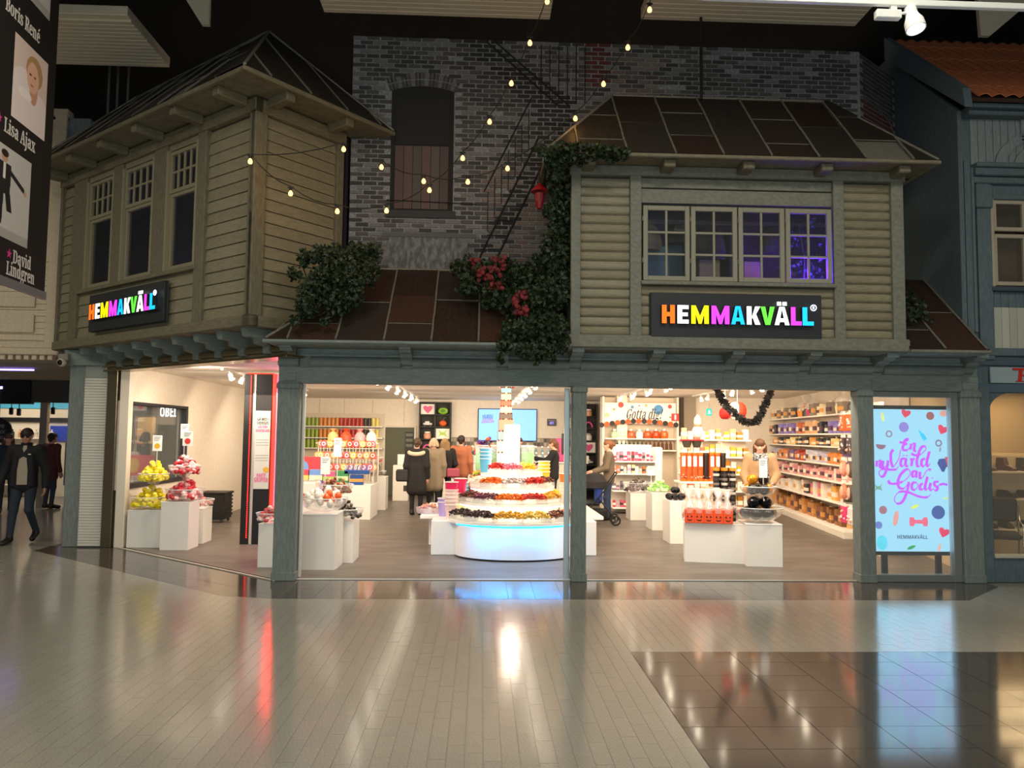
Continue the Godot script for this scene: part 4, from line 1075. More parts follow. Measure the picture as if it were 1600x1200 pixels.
	obj("wire", g().tube([Vector3(0, 0.26, 0), Vector3(0, 1.12, 0)], 0.005, 5), mt("333333"), ds)
	for p in [[-10.45, 2.12], [-10.62, 2.14], [-9.7, 2.16]]:
		var s := thing("shop_spot", "small black spot lamp under the dark cosmetics fascia", "lamp", Vector3(p[0], p[1], -8.45), 0, "spots under the cosmetics fascia")
		obj("body", g().tube([Vector3(0, 0.08, 0), Vector3(0.03, -0.05, 0.05)], 0.045, 9), mt("1a1a1c", 0.5), s)
		obj("stem", g().tube([Vector3(0, 0.08, 0), Vector3(0, 0.2, 0)], 0.01, 6), mt("1a1a1c"), s)
	# what shows through the side window of the sweet shop: another dark shop front with a lit door
	var o := thing("dark_shop", "dark shop front with a lit doorway and white letters seen through the side window", "shop front", Vector3(-0.5, 0, -8.6))
	obj("wall", gb(-8.4, -7.42, 0, 2.5, -0.1, 0.0), mt("24262a", 0.6), o)
	obj("wall", gb(-6.92, -5.4, 0, 2.5, -0.1, 0.0), mt("1a1b1e", 0.6), o)
	obj("lintel", gb(-8.4, -5.4, 2.1, 2.86, -0.1, 0.02), mt("33383a", 0.6), o)
	obj("poster", gb(-7.95, -7.6, 0.9, 1.9, 0.0, 0.02), mt("b9ae9c", 0.6), o)
	obj("door_frame", gb(-7.44, -7.4, 0, 2.1, 0.0, 0.04), mt("c8b890", 0.4, 0.3), o)
	obj("door_frame", gb(-6.95, -6.9, 0, 2.1, 0.0, 0.04), mt("c8b890", 0.4, 0.3), o)
	obj("door_frame", gb(-7.44, -6.9, 2.06, 2.1, 0.0, 0.04), mt("c8b890", 0.4, 0.3), o)
	write(o, "OBEI", Vector3(-6.68, 2.18, 0.04), 0.22, glow("f2f4f6", 2.5), 0.36)
	obj("room_wall", gb(-8.4, -6.3, 0, 2.86, -1.6, -1.5), mt("a58a5a", 0.7), o)
	obj("orange_poster", gb(-7.5, -7.28, 1.3, 1.8, -1.49, -1.46), mt("e0701c", 0.6), o)
	obj("tan_poster", gb(-7.2, -7.02, 1.3, 1.8, -1.49, -1.46), mt("a06a38", 0.6), o)
	obj("blue_post", gb(-6.98, -6.94, 0.3, 2.0, -1.2, -1.16), mt("7fb2d8", 0.5), o)
	var dl := thing("ceiling_lamp_panel", "small warm ceiling panel inside the dark shop doorway", "lamp", Vector3(-7.7, 2.8, -9.4))
	obj("diffuser", gb(-0.3, 0.3, 0, 0.02, -0.3, 0.3), glow("ffe0b0", 2.0), dl)
	area(Vector2(0.6, 0.6), Vector3(-7.7, 2.78, -9.4), Vector3.DOWN, "ffe0b0", 5.0)

func build_shop_shell() -> void:
	var w := mts("wall_cream")
	setting("ceiling_001", slab(pv([-2.36, 0.16, 7.9, 0.16, 7.9, 12.8, -5.7, 12.8, -5.7, 3.1]), 2.73, 2.82), mt("ece4d8", 0.8))
	var b := setting("wall_shop_back", gb(-5.6, 8.0, 0, 2.8, -12.9, -12.7), w)
	for x in [-4.6, -3.9, -3.1, -2.2, 3.3]: obj("panel_joint", gb(x - 0.006, x + 0.006, 0.1, 2.72, -12.7, -12.695), mt("b5a995", 0.8), b)
	var l := setting("wall_shop_left", gb(-5.6, -5.42, 0, 2.8, -12.8, -5.05), w)
	obj("wall_piece", gb(-5.6, -5.42, 0, 0.85, -5.05, -2.6), w, l)
	obj("wall_piece", gb(-5.6, -5.42, 2.2, 2.8, -5.05, -2.6), w, l)
	obj("wall_piece", gb(-5.6, -5.42, 0.85, 2.2, -2.66, -2.5), w, l)
	var sw := setting("window_2", gb(-5.52, -5.5, 0.9, 2.18, -5.0, -2.7), pane_mat("dde6e8", 0.08))
	tag(sw, "large side window in the white shop wall")
	for a in [[0.85, 0.92, -5.05, -2.66], [2.15, 2.2, -5.05, -2.66], [0.92, 2.15, -5.05, -4.98], [0.92, 2.15, -2.72, -2.66]]: obj("window_frame", gb(-5.54, -5.4, a[0], a[1], a[2], a[3], 0.006), mt("26262a", 0.5), sw)
	var r := setting("wall_shop_right", gb(0, 0.15, 0, 2.8, -8.4, 0), w, Vector3(6.62, 0, -2.55))
	r.rotation.y = deg_to_rad(-8)
	setting("wall_shop_return", gb(5.35, 7.75, 0, 2.8, -9.85, -9.7), w)
	# doorway in the back wall: greenish room seen through it
	var d := setting("door_1", gb(-2.72, -1.9, 0, 1.92, -12.7, -12.69), mt("5f6150", 0.8))
	tag(d, "open doorway to a dim greenish storeroom")
	for a in [[-2.78, -2.72, 0, 1.98], [-1.9, -1.84, 0, 1.98], [-2.72, -1.9, 1.92, 1.98]]: obj("door_frame", gb(a[0], a[1], a[2], a[3], -12.7, -12.64), mt("ddd2c0", 0.6), d)
	obj("shelf_rack", gb(-2.15, -1.92, 1.2, 1.8, -12.69, -12.66), mt("33342e", 0.6), d)
	for k in 4: obj("box_row", gb(-2.13, -1.94, 1.22 + k * 0.15, 1.3 + k * 0.15, -12.66, -12.64), mt("6d6f66", 0.6), d)
	setting("wall_pier", gb(3.3, 3.55, 0, 2.73, -9.6, -9.2), w)
	setting("wall_pier_right", gb(5.05, 5.35, 0, 2.73, -10.2, -9.6), mt("a0937f", 0.8))

# block letters as lists of convex outlines in a unit square
const GLYPH := {
	"H": [[0, 0, .36, 0, .36, 1, 0, 1], [.64, 0, 1, 0, 1, 1, .64, 1], [.36, .38, .64, .38, .64, .62, .36, .62]],
	"E": [[0, 0, .42, 0, .42, 1, 0, 1], [.42, 0, 1, 0, 1, .21, .42, .21], [.42, .79, 1, .79, 1, 1, .42, 1], [.42, .4, .92, .4, .92, .6, .42, .6]],
	"M": [[0, 0, .25, 0, .25, 1, 0, 1], [.75, 0, 1, 0, 1, 1, .75, 1], [.25, 1, .25, .55, .42, 0, .5, 0, .5, .42], [.75, 1, .5, .42, .5, 0, .58, 0, .75, .55]],
	"A": [[0, 0, .3, 0, .52, 1, .32, 1], [.7, 0, 1, 0, .68, 1, .48, 1], [.3, .17, .7, .17, .7, .37, .3, .37]],
	"K": [[0, 0, .35, 0, .35, 1, 0, 1], [.35, .34, .62, 1, 1, 1, .56, .42], [.4, .46, .62, .68, 1, 0, .62, 0]],
	"V": [[0, 1, .33, 1, .5, .3, .5, 0, .33, 0], [1, 1, .67, 1, .5, .3, .5, 0, .67, 0]],
	"L": [[0, 0, .42, 0, .42, 1, 0, 1], [.42, 0, 1, 0, 1, .22, .42, .22]]}
const WORD := [["H", 90, 210, "ff6a10"], ["E", 235, 340, "ffffff"], ["M", 365, 528, "ffe600"], ["M", 555, 722, "e63cf0"], ["A", 740, 868, "10b4ff"], ["K", 887, 1015, "ffffff"], ["V", 1018, 1150, "5edc3c"], ["A", 1150, 1290, "ffffff"], ["L", 1305, 1405, "f03cdc"], ["L", 1415, 1520, "10b8ff"]]

func glyph(ch: String, w: float, h: float, d: float) -> Geo:
	var s := g()
	for q in GLYPH[ch]:
		var p := PackedVector2Array()
		for i in range(0, q.size(), 2): p.append(Vector2((q[i] - 0.5) * w, q[i + 1] * h))
		s.extrude(p, 0, d)
	return s

func word_sign(label: String, at: Vector3, turn: float, e: float) -> void:
	var t := thing("shop_sign", label, "sign", at, turn, "lit shop name signs")
	obj("panel", gb(-1.02, 1.02, -0.265, 0.265, -0.05, 0.0, 0.006), mt("23272b", 0.5), t)
	obj("edge", gb(-1.025, 1.025, -0.27, 0.27, -0.06, -0.045), mt("3c4246", 0.5), t)
	var k := 1.8 / 1430.0
	for a in WORD:
		var w: float = (a[2] - a[1]) * k
		var o := obj("letter", glyph(a[0], w, 0.215, 0.004), glow(a[3], e), t, Vector3(((a[1] + a[2]) * 0.5 - 805) * k, -0.105, 0.05))
		obj("letter_return", glyph(a[0], w * 1.03, 0.22, 0.05), mt("2a2d31", 0.5), o, Vector3(0, -0.0025, -0.051))
	for s in [-1, 1]: obj("umlaut_dot", gb(-0.026, 0.026, 0, 0.045, 0.046, 0.054, 0.003), glow("ffffff", e), t, Vector3((1220 + s * 26 - 805) * k, 0.125, 0))
	var ring := []
	for i in 17: ring.append(Vector3(cos(TAU * i / 16.0), sin(TAU * i / 16.0), 0) * 0.034)
	obj("trademark_ring", g().tube(ring, 0.006, 5, false), glow("dfeaff", e), t, Vector3((1518 - 805) * k, 0.105, 0.058))
	write(t, "R", Vector3((1518 - 805) * k, 0.105, 0.056), 0.036, glow("dfeaff", e))
	var l := AreaLight3D.new()
	l.area_size = Vector2(1.8, 0.22); l.light_color = hexc("e8d8ff"); l.light_energy = 0.12; l.shadow_enabled = true; l.area_range = 30.0; l.area_attenuation = 2.0
	add_child(l)
	l.transform = t.transform * Transform3D(Basis(Vector3.UP, PI), Vector3(0, 0, 0.1))
	l.basis = t.basis * Basis(Vector3.UP, PI)

func ribbon(pts: Array, at: Callable, wid: float) -> Geo:
	# a brush stroke through points given in crop pixels; thick on the way down, thin on the way up
	var c := Curve3D.new()
	c.bake_interval = 0.006
	for i in pts.size():
		var p: Vector3 = at.call(pts[i][0], pts[i][1])
		var a: Vector3 = at.call(pts[maxi(i - 1, 0)][0], pts[maxi(i - 1, 0)][1])
		var b: Vector3 = at.call(pts[mini(i + 1, pts.size() - 1)][0], pts[mini(i + 1, pts.size() - 1)][1])
		c.add_point(p, (a - b) / 6.0, (b - a) / 6.0)
	var q := c.get_baked_points()
	var s := g()
	var prev := []
	for i in q.size():
		var d: Vector3 = (q[mini(i + 1, q.size() - 1)] - q[maxi(i - 1, 0)]).normalized()
		var side := Vector3(-d.y, d.x, 0).normalized()
		var hw := wid * (0.62 + 0.38 * clampf(-d.y * 1.6, -0.75, 1.0))
		if absf(d.x) > 0.9 and wid > 0.008: hw = wid * 0.8
		var cur := [q[i] + side * hw, q[i] - side * hw]
		if i > 0: s.poly([prev[0], prev[1], cur[1], cur[0]], q[i] - Vector3(0, 0, 1))
		prev = cur
	return s

func build_signs() -> void:
	word_sign("black sign with lit rainbow letters below the four casement windows", Z(1151, 494, 0.5), 0.0, 1.25)
	var T := Transform3D(Basis(Vector3.UP, deg_to_rad(-39)), Vector3(-2.69, 0, 0.45))
	word_sign("black sign with lit rainbow letters under the three sash windows", T * Vector3(-2.78, 3.425, 0.07), deg_to_rad(-39), 1.25)
	# advertising screen
	var z := -0.2
	var tl := Z(1363, 639, z); var br := Z(1486, 862, z)
	var k := thing("advertising_screen", "tall glowing screen advertising sweets on black legs", "screen", Vector3(0, 0, 0))
	obj("bezel", gb(tl.x - 0.03, br.x + 0.03, br.y - 0.05, tl.y + 0.05, z - 0.09, z - 0.006, 0.008), mt("0b0b0d", 0.35), k)
	var im := Image.create(128, 232, false, Image.FORMAT_RGB8)
	for yy in 232:
		for xx in 128:
			im.set_pixel(xx, yy, hexc("a6e4ff"))
	var sm := StandardMaterial3D.new()
	sm.albedo_color = Color.BLACK; sm.roughness = 0.3
	sm.emission_enabled = true; sm.emission = Color.BLACK; sm.emission_operator = BaseMaterial3D.EMISSION_OP_ADD
	sm.emission_texture = ImageTexture.create_from_image(im); sm.emission_energy_multiplier = 1.1
	var qm := QuadMesh.new()
	qm.size = Vector2(br.x - tl.x, tl.y - br.y)
	obj("screen", qm, sm, k, Vector3((tl.x + br.x) * 0.5, (tl.y + br.y) * 0.5, z))
	for x in [tl.x + 0.14, br.x - 0.14]: obj("leg", gb(x - 0.035, x + 0.035, 0.0, br.y, z - 0.07, z - 0.02, 0.006), mt("0b0b0d", 0.4), k)
	area(qm.size, Vector3((tl.x + br.x) * 0.5, (tl.y + br.y) * 0.5, z + 0.01), Vector3(0, 0, 1), "a8dcff", 0.8)
	var to := func(px, py): return Z(1360 + px * 130.0 / 1200.0, 670 + py * 130.0 / 1200.0, z + 0.004)
	var mg := glow("c04cf0", 0.85)
	var strokes := [
		[[420, 190], [460, 200], [510, 175], [550, 155], [530, 148], [495, 175], [500, 210], [530, 215]], [[530, 215], [480, 235], [465, 280], [490, 310], [540, 300], [575, 255]],
		[[585, 215], [580, 300]], [[580, 265], [615, 215], [640, 225], [630, 290], [640, 320], [660, 315]],
		[[330, 300], [295, 360], [300, 480], [330, 545], [390, 470], [420, 390], [435, 300]],
		[[500, 430], [450, 440], [435, 510], [460, 540], [500, 500], [515, 430], [505, 500], [520, 540], [550, 530]], [[476, 380], [478, 392]], [[524, 380], [526, 392]],
		[[570, 440], [600, 450], [590, 540]], [[590, 480], [610, 435], [640, 440]],
		[[590, 355], [640, 380], [720, 370], [790, 310], [795, 260], [745, 260], [700, 340], [670, 470], [680, 540], [715, 530]],
		[[790, 430], [745, 450], [735, 510], [760, 540], [800, 500], [850, 330], [815, 470], [825, 540], [870, 500]],
		[[92, 460], [90, 545]], [[90, 500], [125, 460], [145, 470], [135, 530], [150, 560], [180, 550]], [[185, 460], [175, 530], [195, 555], [235, 530]], [[255, 455], [235, 580], [190, 680], [140, 680], [125, 620], [180, 580], [290, 590], [370, 585], [405, 545]],
		[[650, 605], [610, 625], [605, 680], [635, 685], [665, 610], [660, 680], [680, 695]], [[715, 620], [715, 710], [760, 690], [800, 620], [845, 585], [870, 600]],
		[[255, 745], [290, 790], [400, 785], [500, 740], [570, 660], [560, 595], [510, 590], [430, 670], [395, 780], [420, 850], [480, 860], [540, 800]],
		[[555, 765], [530, 900], [470, 1040], [400, 1080], [345, 1030], [380, 940], [450, 905], [560, 920], [680, 970], [800, 990], [870, 950]],
		[[640, 765], [600, 800], [600, 860], [635, 880], [680, 840], [675, 790], [645, 770]], [[760, 790], [720, 810], [715, 865], [745, 875], [790, 830], [825, 690], [790, 820], [800, 880], [840, 850]],
		[[870, 780], [855, 850], [875, 885], [910, 860]], [[890, 705], [896, 716]], [[985, 760], [930, 770], [925, 810], [970, 850], [945, 890], [905, 870]], [[960, 830], [1040, 795], [1110, 810]]]
	for s in strokes: obj("lettering", ribbon(s, to, 0.018 if s.size() > 2 else 0.016), mg, k)
	var to2 := func(px, py): return Z(1355 + px * 0.2, 630 + py * 0.2, z + 0.003)
	write(k, "HEMMAKVÄLL", to2.call(353, 1046), 0.045, glow("3c4a78", 0.5), 0.39, true, false, 0.001)
	var sc := 0.2 * 0.0078
	for a in [["heart", 302, 78, 40, "e0405c", 0.2], ["disc", 492, 99, 33, "a05c58", 0.0], ["heart", 590, 205, 44, "e63a5c", 0.4], ["disc", 286, 187, 41, "8a7ac8", 0.0], ["ring", 170, 240, 24, "8d7f96", 0.0], ["bottle", 430, 250, 46, "2fc0ea", -0.6], ["half", 107, 320, 42, "8f6478", 0.0], ["ring", 558, 312, 24, "866c90", 0.0], ["bar", 570, 362, 20, "9a86a4", 0.2], ["skull", 590, 480, 50, "3c4a8c", 0.0], ["disc", 124, 834, 33, "a06c78", 0.0], ["bar", 224, 900, 62, "e09a90", 0.2], ["bar", 372, 808, 36, "d8e060", 1.2], ["disc", 555, 853, 55, "3f5594", 0.0], ["bone", 402, 926, 60, "e8607c", 0.0], ["heart", 600, 1008, 46, "e63a5c", 0.3], ["disc", 76, 952, 30, "6c7cc0", 0.0], ["pill", 116, 1090, 44, "5ed4ec", 0.0], ["bar", 345, 1140, 36, "2f9a5c", 1.2], ["bar", 565, 1130, 34, "e8b0a0", 0.3], ["bar", 120, 105, 40, "dfe89a", -0.2], ["frog", 88, 660, 34, "7aa08c", 0.0], ["bar", 632, 742, 24, "cfe4a0", 1.4], ["pill", 608, 80, 26, "e8a898", 1.5]]:
		var p: Vector3 = to2.call(a[1], a[2])
		p.x = clampf(p.x, tl.x + 0.05, br.x - 0.05); p.y = clampf(p.y, br.y + 0.05, tl.y - 0.04)
		var o := obj("candy_picture", candy_shape(a[0], a[3] * sc), glow(a[4], 0.8), k, p)
		o.rotation.z = -a[5]
		if a[0] == "skull": obj("candy_picture", candy_shape("half", a[3] * sc * 0.9), glow("dc4a68", 0.8), k, p + Vector3(0.04, 0.03, 0.001)).rotation.z = 1.9
	# LED portal with poster
	var zz := -2.87
	var P := func(px, py): return Z(px, py, zz)
	var f := thing("led_portal", "black portal panels edged with red and blue light strips and a white poster", "sign")
	var x1: float = P.call(379, 850).x; var x2: float = P.call(388, 700).x
	obj("narrow_panel", gb(x1 - 0.05, x1 + 0.08, 0.0, 2.66, zz - 0.1, zz, 0.006), mt("0d0c0d", 0.5), f)
	obj("white_gap", gb(x1 + 0.08, x1 + 0.13, 0.0, 2.68, zz - 0.12, zz - 0.03), mt("e4d8d0", 0.6), f)
	obj("wide_panel", gb(x1 + 0.13, x1 + 0.38, 0.0, 2.66, zz - 0.1, zz, 0.006), mt("0d0c0d", 0.5), f)
	obj("white_edge", gb(x1 + 0.38, x1 + 0.58, 0.0, 2.68, zz - 0.12, zz - 0.05), mt("e4d8d0", 0.6), f)
	for kk in 88: obj("led_dot", gb(x1 + 0.045, x1 + 0.06, 0.1 + kk * 0.029, 0.114 + kk * 0.029, zz, zz + 0.008), glow("ff2418", 4.0), f)
	obj("red_tube", g().tube([Vector3(x1 + 0.415, 0.05, zz - 0.02), Vector3(x1 + 0.415, 2.66, zz - 0.02)], 0.03, 8), glow("ff2a1c", 3.0), f)
	obj("blue_tube", g().tube([Vector3(x1 + 0.525, 0.05, zz - 0.02), Vector3(x1 + 0.525, 2.62, zz - 0.02)], 0.02, 8), glow("1c28ff", 4.0), f)
	obj("red_tube", g().tube([Vector3(x1 - 0.02, 2.665, zz - 0.02), Vector3(x1 + 0.4, 2.665, zz - 0.02)], 0.012, 6), glow("ff2a1c", 2.0), f)
	area(Vector2(0.04, 2.5), Vector3(x1 + 0.45, 1.35, zz + 0.04), Vector3(0.3, 0, 1), "ff3020", 0.5)
	area(Vector2(0.04, 2.5), Vector3(x1 + 0.57, 1.35, zz + 0.04), Vector3(0.8, 0, 1), "2030ff", 0.4)
	var po := obj("poster", gb(x1 + 0.135, x1 + 0.37, 0.86, 2.08, zz, zz + 0.008), mt("cfcdc8", 0.5), f)
	var cx := x1 + 0.253
	for a in [["GÅ MED I", 1.95, 0.045, "2a2a2c", 0.17], ["SVERIGES", 1.89, 0.045, "2a2a2c", 0.18], ["LÄCKRA", 1.83, 0.045, "d8609a", 0.15], ["GODISKLUBB", 1.77, 0.045, "d8609a", 0.21], ["PARTY", 1.07, 0.06, "e0509a", 0.14], ["GRUPPEN", 1.0, 0.07, "e0509a", 0.21]]:
		write(po, a[0], Vector3(cx, a[1], zz + 0.01), a[2], mt(a[3], 0.6), a[4], true, false, 0.002)
	for yy in [1.62, 1.58, 1.54, 1.38, 1.34, 1.3]: obj("text_line", gb(cx - 0.1, cx + 0.1, yy, yy + 0.008, zz + 0.008, zz + 0.01), mt("9a9896", 0.6), po)
	obj("badge", g().tube([Vector3(cx + 0.07, 1.16, zz + 0.006), Vector3(cx + 0.07, 1.16, zz + 0.012)], 0.045, 16), mt("d8a83c", 0.6), po)

func candy_shape(kind: String, r: float) -> Geo:
	var s := g()
	var p := PackedVector2Array()
	match kind:
		"disc", "ring", "half", "pill":
			for i in 20:
				var an := TAU * i / 20.0 * (0.5 if kind == "half" else 1.0) + (PI if kind == "half" else 0.0)
				p.append(Vector2(cos(an) * r, sin(an) * r * (1.35 if kind == "pill" else 1.0)))
			if kind == "ring":
				var ring := []
				for i in 19: ring.append(Vector3(cos(TAU * i / 18.0), sin(TAU * i / 18.0), 0) * r)
				for i in 18: s.poly([ring[i] * 1.2, ring[i + 1] * 1.2, ring[i + 1] * 0.7, ring[i] * 0.7], Vector3(0, 0, -1))
				return s
		"heart": for i in 24:
			var t := TAU * i / 24.0
			p.append(Vector2(pow(sin(t), 3), (13 * cos(t) - 5 * cos(2 * t) - 2 * cos(3 * t)) / 16.0) * r)
		"bar": for i in 16: p.append(Vector2(cos(TAU * i / 16.0) * r * 0.35, sin(TAU * i / 16.0) * r))
		"bottle": p = pv([-0.35 * r, -r, 0.35 * r, -r, 0.35 * r, 0.1 * r, 0.15 * r, 0.5 * r, 0.15 * r, r, -0.15 * r, r, -0.15 * r, 0.5 * r, -0.35 * r, 0.1 * r])
		"skull": p = pv([-0.9 * r, 0.2 * r, -0.6 * r, 0.9 * r, 0.3 * r, r, 0.95 * r, 0.6 * r, r, -0.1 * r, 0.5 * r, -0.5 * r, 0.2 * r, -1.2 * r, -0.2 * r, -1.1 * r, -0.5 * r, -0.5 * r])
		"bone": p = pv([-r * 1.2, 0.6 * r, -0.7 * r, 0.6 * r, -0.5 * r, 0.25 * r, 0.5 * r, 0.25 * r, 0.7 * r, 0.6 * r, 1.2 * r, 0.6 * r, 1.3 * r, 0, 1.2 * r, -0.6 * r, 0.7 * r, -0.6 * r, 0.5 * r, -0.25 * r, -0.5 * r, -0.25 * r, -0.7 * r, -0.6 * r, -1.2 * r, -0.6 * r, -1.3 * r, 0])
		"frog": p = pv([-r, 0.9 * r, -0.3 * r, 0.3 * r, 0.4 * r, 0.4 * r, 0.9 * r, r, 0.6 * r, 0.1 * r, r, -0.8 * r, 0.2 * r, -0.4 * r, -0.5 * r, -0.4 * r, -r, -r, -0.6 * r, 0.0])
	s.extrude(p, -0.001, 0.001)
	return s

func build_details() -> void:
	# light string: bulbs at photographed spots, on a plane between the houses
	var bulbs := [[855, 2, 1.2], [828, 67, 0.9], [799, 130, 0.6], [765, 190, 0.45], [723, 247, 0.35], [671, 297, 0.3], [1015, 15, 1.2], [981, 74, 0.9], [943, 131, 0.6], [899, 185, 0.5], [793, 263, 0.35], [731, 284, 0.3], [662, 283, 0.3], [596, 261, 0.3], [537, 233, 0.5], [391, 252, 0.75], [454, 302, 0.6], [527, 330, 0.5], [604, 329, 0.35]]
	var bulb_at := []
	for b in bulbs:
		var p := Z(b[0], b[1], b[2])
		bulb_at.append(p)
		var t := thing("string_bulb", "small glowing round bulb on the black light string", "bulb", p, 0, "bulbs on the light strings")
		obj("bulb", g().lathe([Vector2(0, -0.034), Vector2(0.02, -0.027), Vector2(0.027, -0.009), Vector2(0.023, 0.011), Vector2(0.011, 0.03), Vector2(0, 0.034)], 12), glow("ffc67c", 2.6), t)
		obj("socket", g().tube([Vector3(0, 0.032, 0), Vector3(0, 0.075, 0)], 0.017, 8), mt("141414", 0.5), t)
		obj("socket_collar", gb(-0.035, 0.035, 0.06, 0.075, -0.01, 0.01, 0.003), mt("141414", 0.5), t)
		omni(p, "ffb860", 0.02, 0.02)
	for run in [[0, 1, 2, 3, 4, 5], [6, 7, 8, 9, 10, 11, 12, 13], [14, 15], [15, 16, 17, 18, 5]]:
		var path := []
		for i in run.size():
			var a: Vector3 = bulb_at[run[i]] + Vector3(0, 0.08, 0)
			path.append(a)
			if i + 1 < run.size():
				var b: Vector3 = bulb_at[run[i + 1]] + Vector3(0, 0.08, 0)
				for q in [0.25, 0.5, 0.75]: path.append(a.lerp(b, q) + Vector3(0, -0.22 * q * (1 - q), 0))
		if run[0] == 0 or run[0] == 6: path.push_front(path[0] + Vector3(0.04, 0.12, 0.1))
		one("light_cable", g().tube(path, 0.006, 5), mt("101010", 0.6), ["black cable of bulbs dropping steeply across the brick wall", "black cable of bulbs sagging towards the ivy covered eave", "black cable under the corner house eave", "black cable of bulbs looping in front of the corner house side"][[0, 6, 14, 15].find(run[0])], "cable", Vector3.ZERO, "cables of the light strings")
	# ivy and flowers
	var up := Vector3(0, 1.09, -1.27)
	var on_roof := func(x, t): return Vector3(x, 2.83, 0.58) + up * t
	# each plant is a set of clumps [pixel x, pixel y, plane z, radius in metres]
	var iv := [
		["big dark ivy heap on the lean-to roof against the corner house", clumps([[478, 402, 0.42, 0.1], [500, 398, 0.4, 0.12], [462, 428, 0.48, 0.08], [528, 402, 0.3, 0.15], [556, 398, 0.15, 0.14], [582, 394, 0.0, 0.12], [574, 425, 0.1, 0.16], [545, 430, 0.3, 0.2], [515, 435, 0.4, 0.2], [490, 455, 0.48, 0.17], [478, 480, 0.55, 0.12], [465, 500, 0.6, 0.07], [525, 470, 0.4, 0.16], [552, 462, 0.32, 0.13], [508, 500, 0.55, 0.05]]), 2300, Vector3(-1.9, 3.1, 0.4)],
		["ivy with red flowers covering the lean-to roof beside the bay house", clumps([[716, 420, -0.1, 0.1], [735, 415, -0.2, 0.12], [730, 445, 0.05, 0.13], [760, 430, 0.0, 0.18], [790, 425, 0.0, 0.18], [770, 460, 0.2, 0.16], [815, 440, 0.1, 0.2], [845, 425, 0.1, 0.2], [800, 475, 0.3, 0.16], [835, 475, 0.35, 0.22], [865, 455, 0.35, 0.22]]), 2600, Vector3(0.2, 3.3, 0.2)],
		["ivy curtain climbing the side of the bay house to its eave", clumps([[872, 410, 0.3, 0.2], [868, 380, 0.3, 0.17], [876, 350, 0.3, 0.14], [864, 330, 0.35, 0.1], [878, 318, 0.3, 0.13], [874, 290, 0.35, 0.14], [868, 268, 0.4, 0.12], [880, 255, 0.45, 0.12]]), 1700, Vector3(0.9, 3.0, 0.3)],
		["ivy tuft growing over the eave corner of the bay house roof", clumps([[858, 242, 0.8, 0.09], [880, 236, 0.82, 0.11], [905, 240, 0.82, 0.12], [930, 236, 0.82, 0.1], [955, 240, 0.82, 0.1], [975, 242, 0.82, 0.07], [870, 262, 0.75, 0.1], [846, 232, 0.8, 0.05]]), 800, Vector3(0.8, 4.95, 0.8)],
		["light green ivy trailing from the roof edge over the shop beam", clumps([[800, 515, 0.6, 0.12], [830, 515, 0.58, 0.16], [862, 515, 0.55, 0.18], [790, 540, 0.62, 0.08], [820, 545, 0.62, 0.1], [850, 548, 0.62, 0.1], [875, 540, 0.6, 0.1], [782, 560, 0.62, 0.05], [838, 562, 0.62, 0.05], [865, 563, 0.62, 0.04]]), 1500, Vector3(0.5, 2.8, 0.6)],
		["dry ivy tuft on the short lean-to roof by the blue house", func():
			return on_roof.call(rr(5.07, 5.55), rr(0.3, 0.9)) + Vector3(0, rr(0.0, 0.12), 0.03), 420, Vector3(5.3, 3.2, 0.2)]]
	for a in iv:
		var t := thing("ivy", a[0], "plant", a[3])
		var cal: Callable = a[1]; var off: Vector3 = a[3]
		tag(obj("foliage", ivy_mesh(a[2], func(): return cal.call() - off, 0.052), mts("leaf"), t), "", "", "", "stuff")
		for q in 3:
			var p0: Vector3 = cal.call() - off
			obj("stem", g().tube([p0, p0.lerp(Vector3.ZERO, 0.5) + Vector3(0, 0.03, 0), Vector3(rr(-0.1, 0.1), 0, 0)], 0.008, 5), mt("33291d", 0.8), t)
	for a in [[745, 416, 0.02, 0], [779, 413, 0.2, 0], [775, 442, 0.26, 0], [812, 466, 0.5, 1], [814, 482, 0.52, 1], [758, 428, 0.2, 0]]:
		var p := Z(a[0], a[1], a[2])
		var t := thing("red_flower", "dark red flower head among the ivy " + ("below the bay house side" if a[3] else "at the top of the lean-to roof"), "flower", p, 0, "red flowers in the ivy")
		var pet := g().ball(Vector3.ZERO, Vector3(0.04, 0.028, 0.012), 7, 4).mesh()
		for k in 15:
			var o := obj("petal", pet, mt(["6a1014", "560c10", "781618"][k % 3], 0.6), t, Vector3(rr(-0.075, 0.075), rr(-0.09, 0.09), rr(0.0, 0.06)))
			o.rotation = Vector3(rr(-0.6, 0.6), rr(-0.6, 0.6), rr(-PI, PI))
	var sg := thing("red_boot_lantern", "red metal lantern hanging in the ivy below the bay eave", "lantern", Z(843, 300, 0.35))
	obj("cap", g().lathe([Vector2(0, 0.12), Vector2(0.02, 0.1), Vector2(0.1, 0.02), Vector2(0.11, 0.0), Vector2(0, 0.0)], 14), mt("a01820", 0.4), sg)
	obj("body", g().lathe([Vector2(0, -0.22), Vector2(0.03, -0.2), Vector2(0.055, -0.12), Vector2(0.06, -0.02), Vector2(0, -0.02)], 14), mt("8c141c", 0.4), sg)
	obj("hook", g().tube([Vector3(0, 0.1, 0), Vector3(0, 0.3, -0.05)], 0.006, 5), mt("222222"), sg)
	# hanging banner at the left edge, nearly edge on to the shop front
	var b := thing("hanging_banner", "tall black banner with portrait photos and white names hanging above the hall", "banner", Vector3(-4.34, 3.06, 1.65), deg_to_rad(94.9))
	obj("cloth", gb(-1.3, 0.0, 0.04, 4.6, -0.012, 0.0), mt("140e0d", 0.7), b)
	obj("bottom_bar", gb(-1.32, 0.02, -0.03, 0.05, -0.02, 0.012, 0.006), mt("8f8f92", 0.4, 0.5), b)
	for s in [-1.2, -0.05]: obj("rope", g().tube([Vector3(s, 4.6, 0), Vector3(s, 5.3, 0)], 0.006, 5), mt("333333"), b)
	portraits(b)

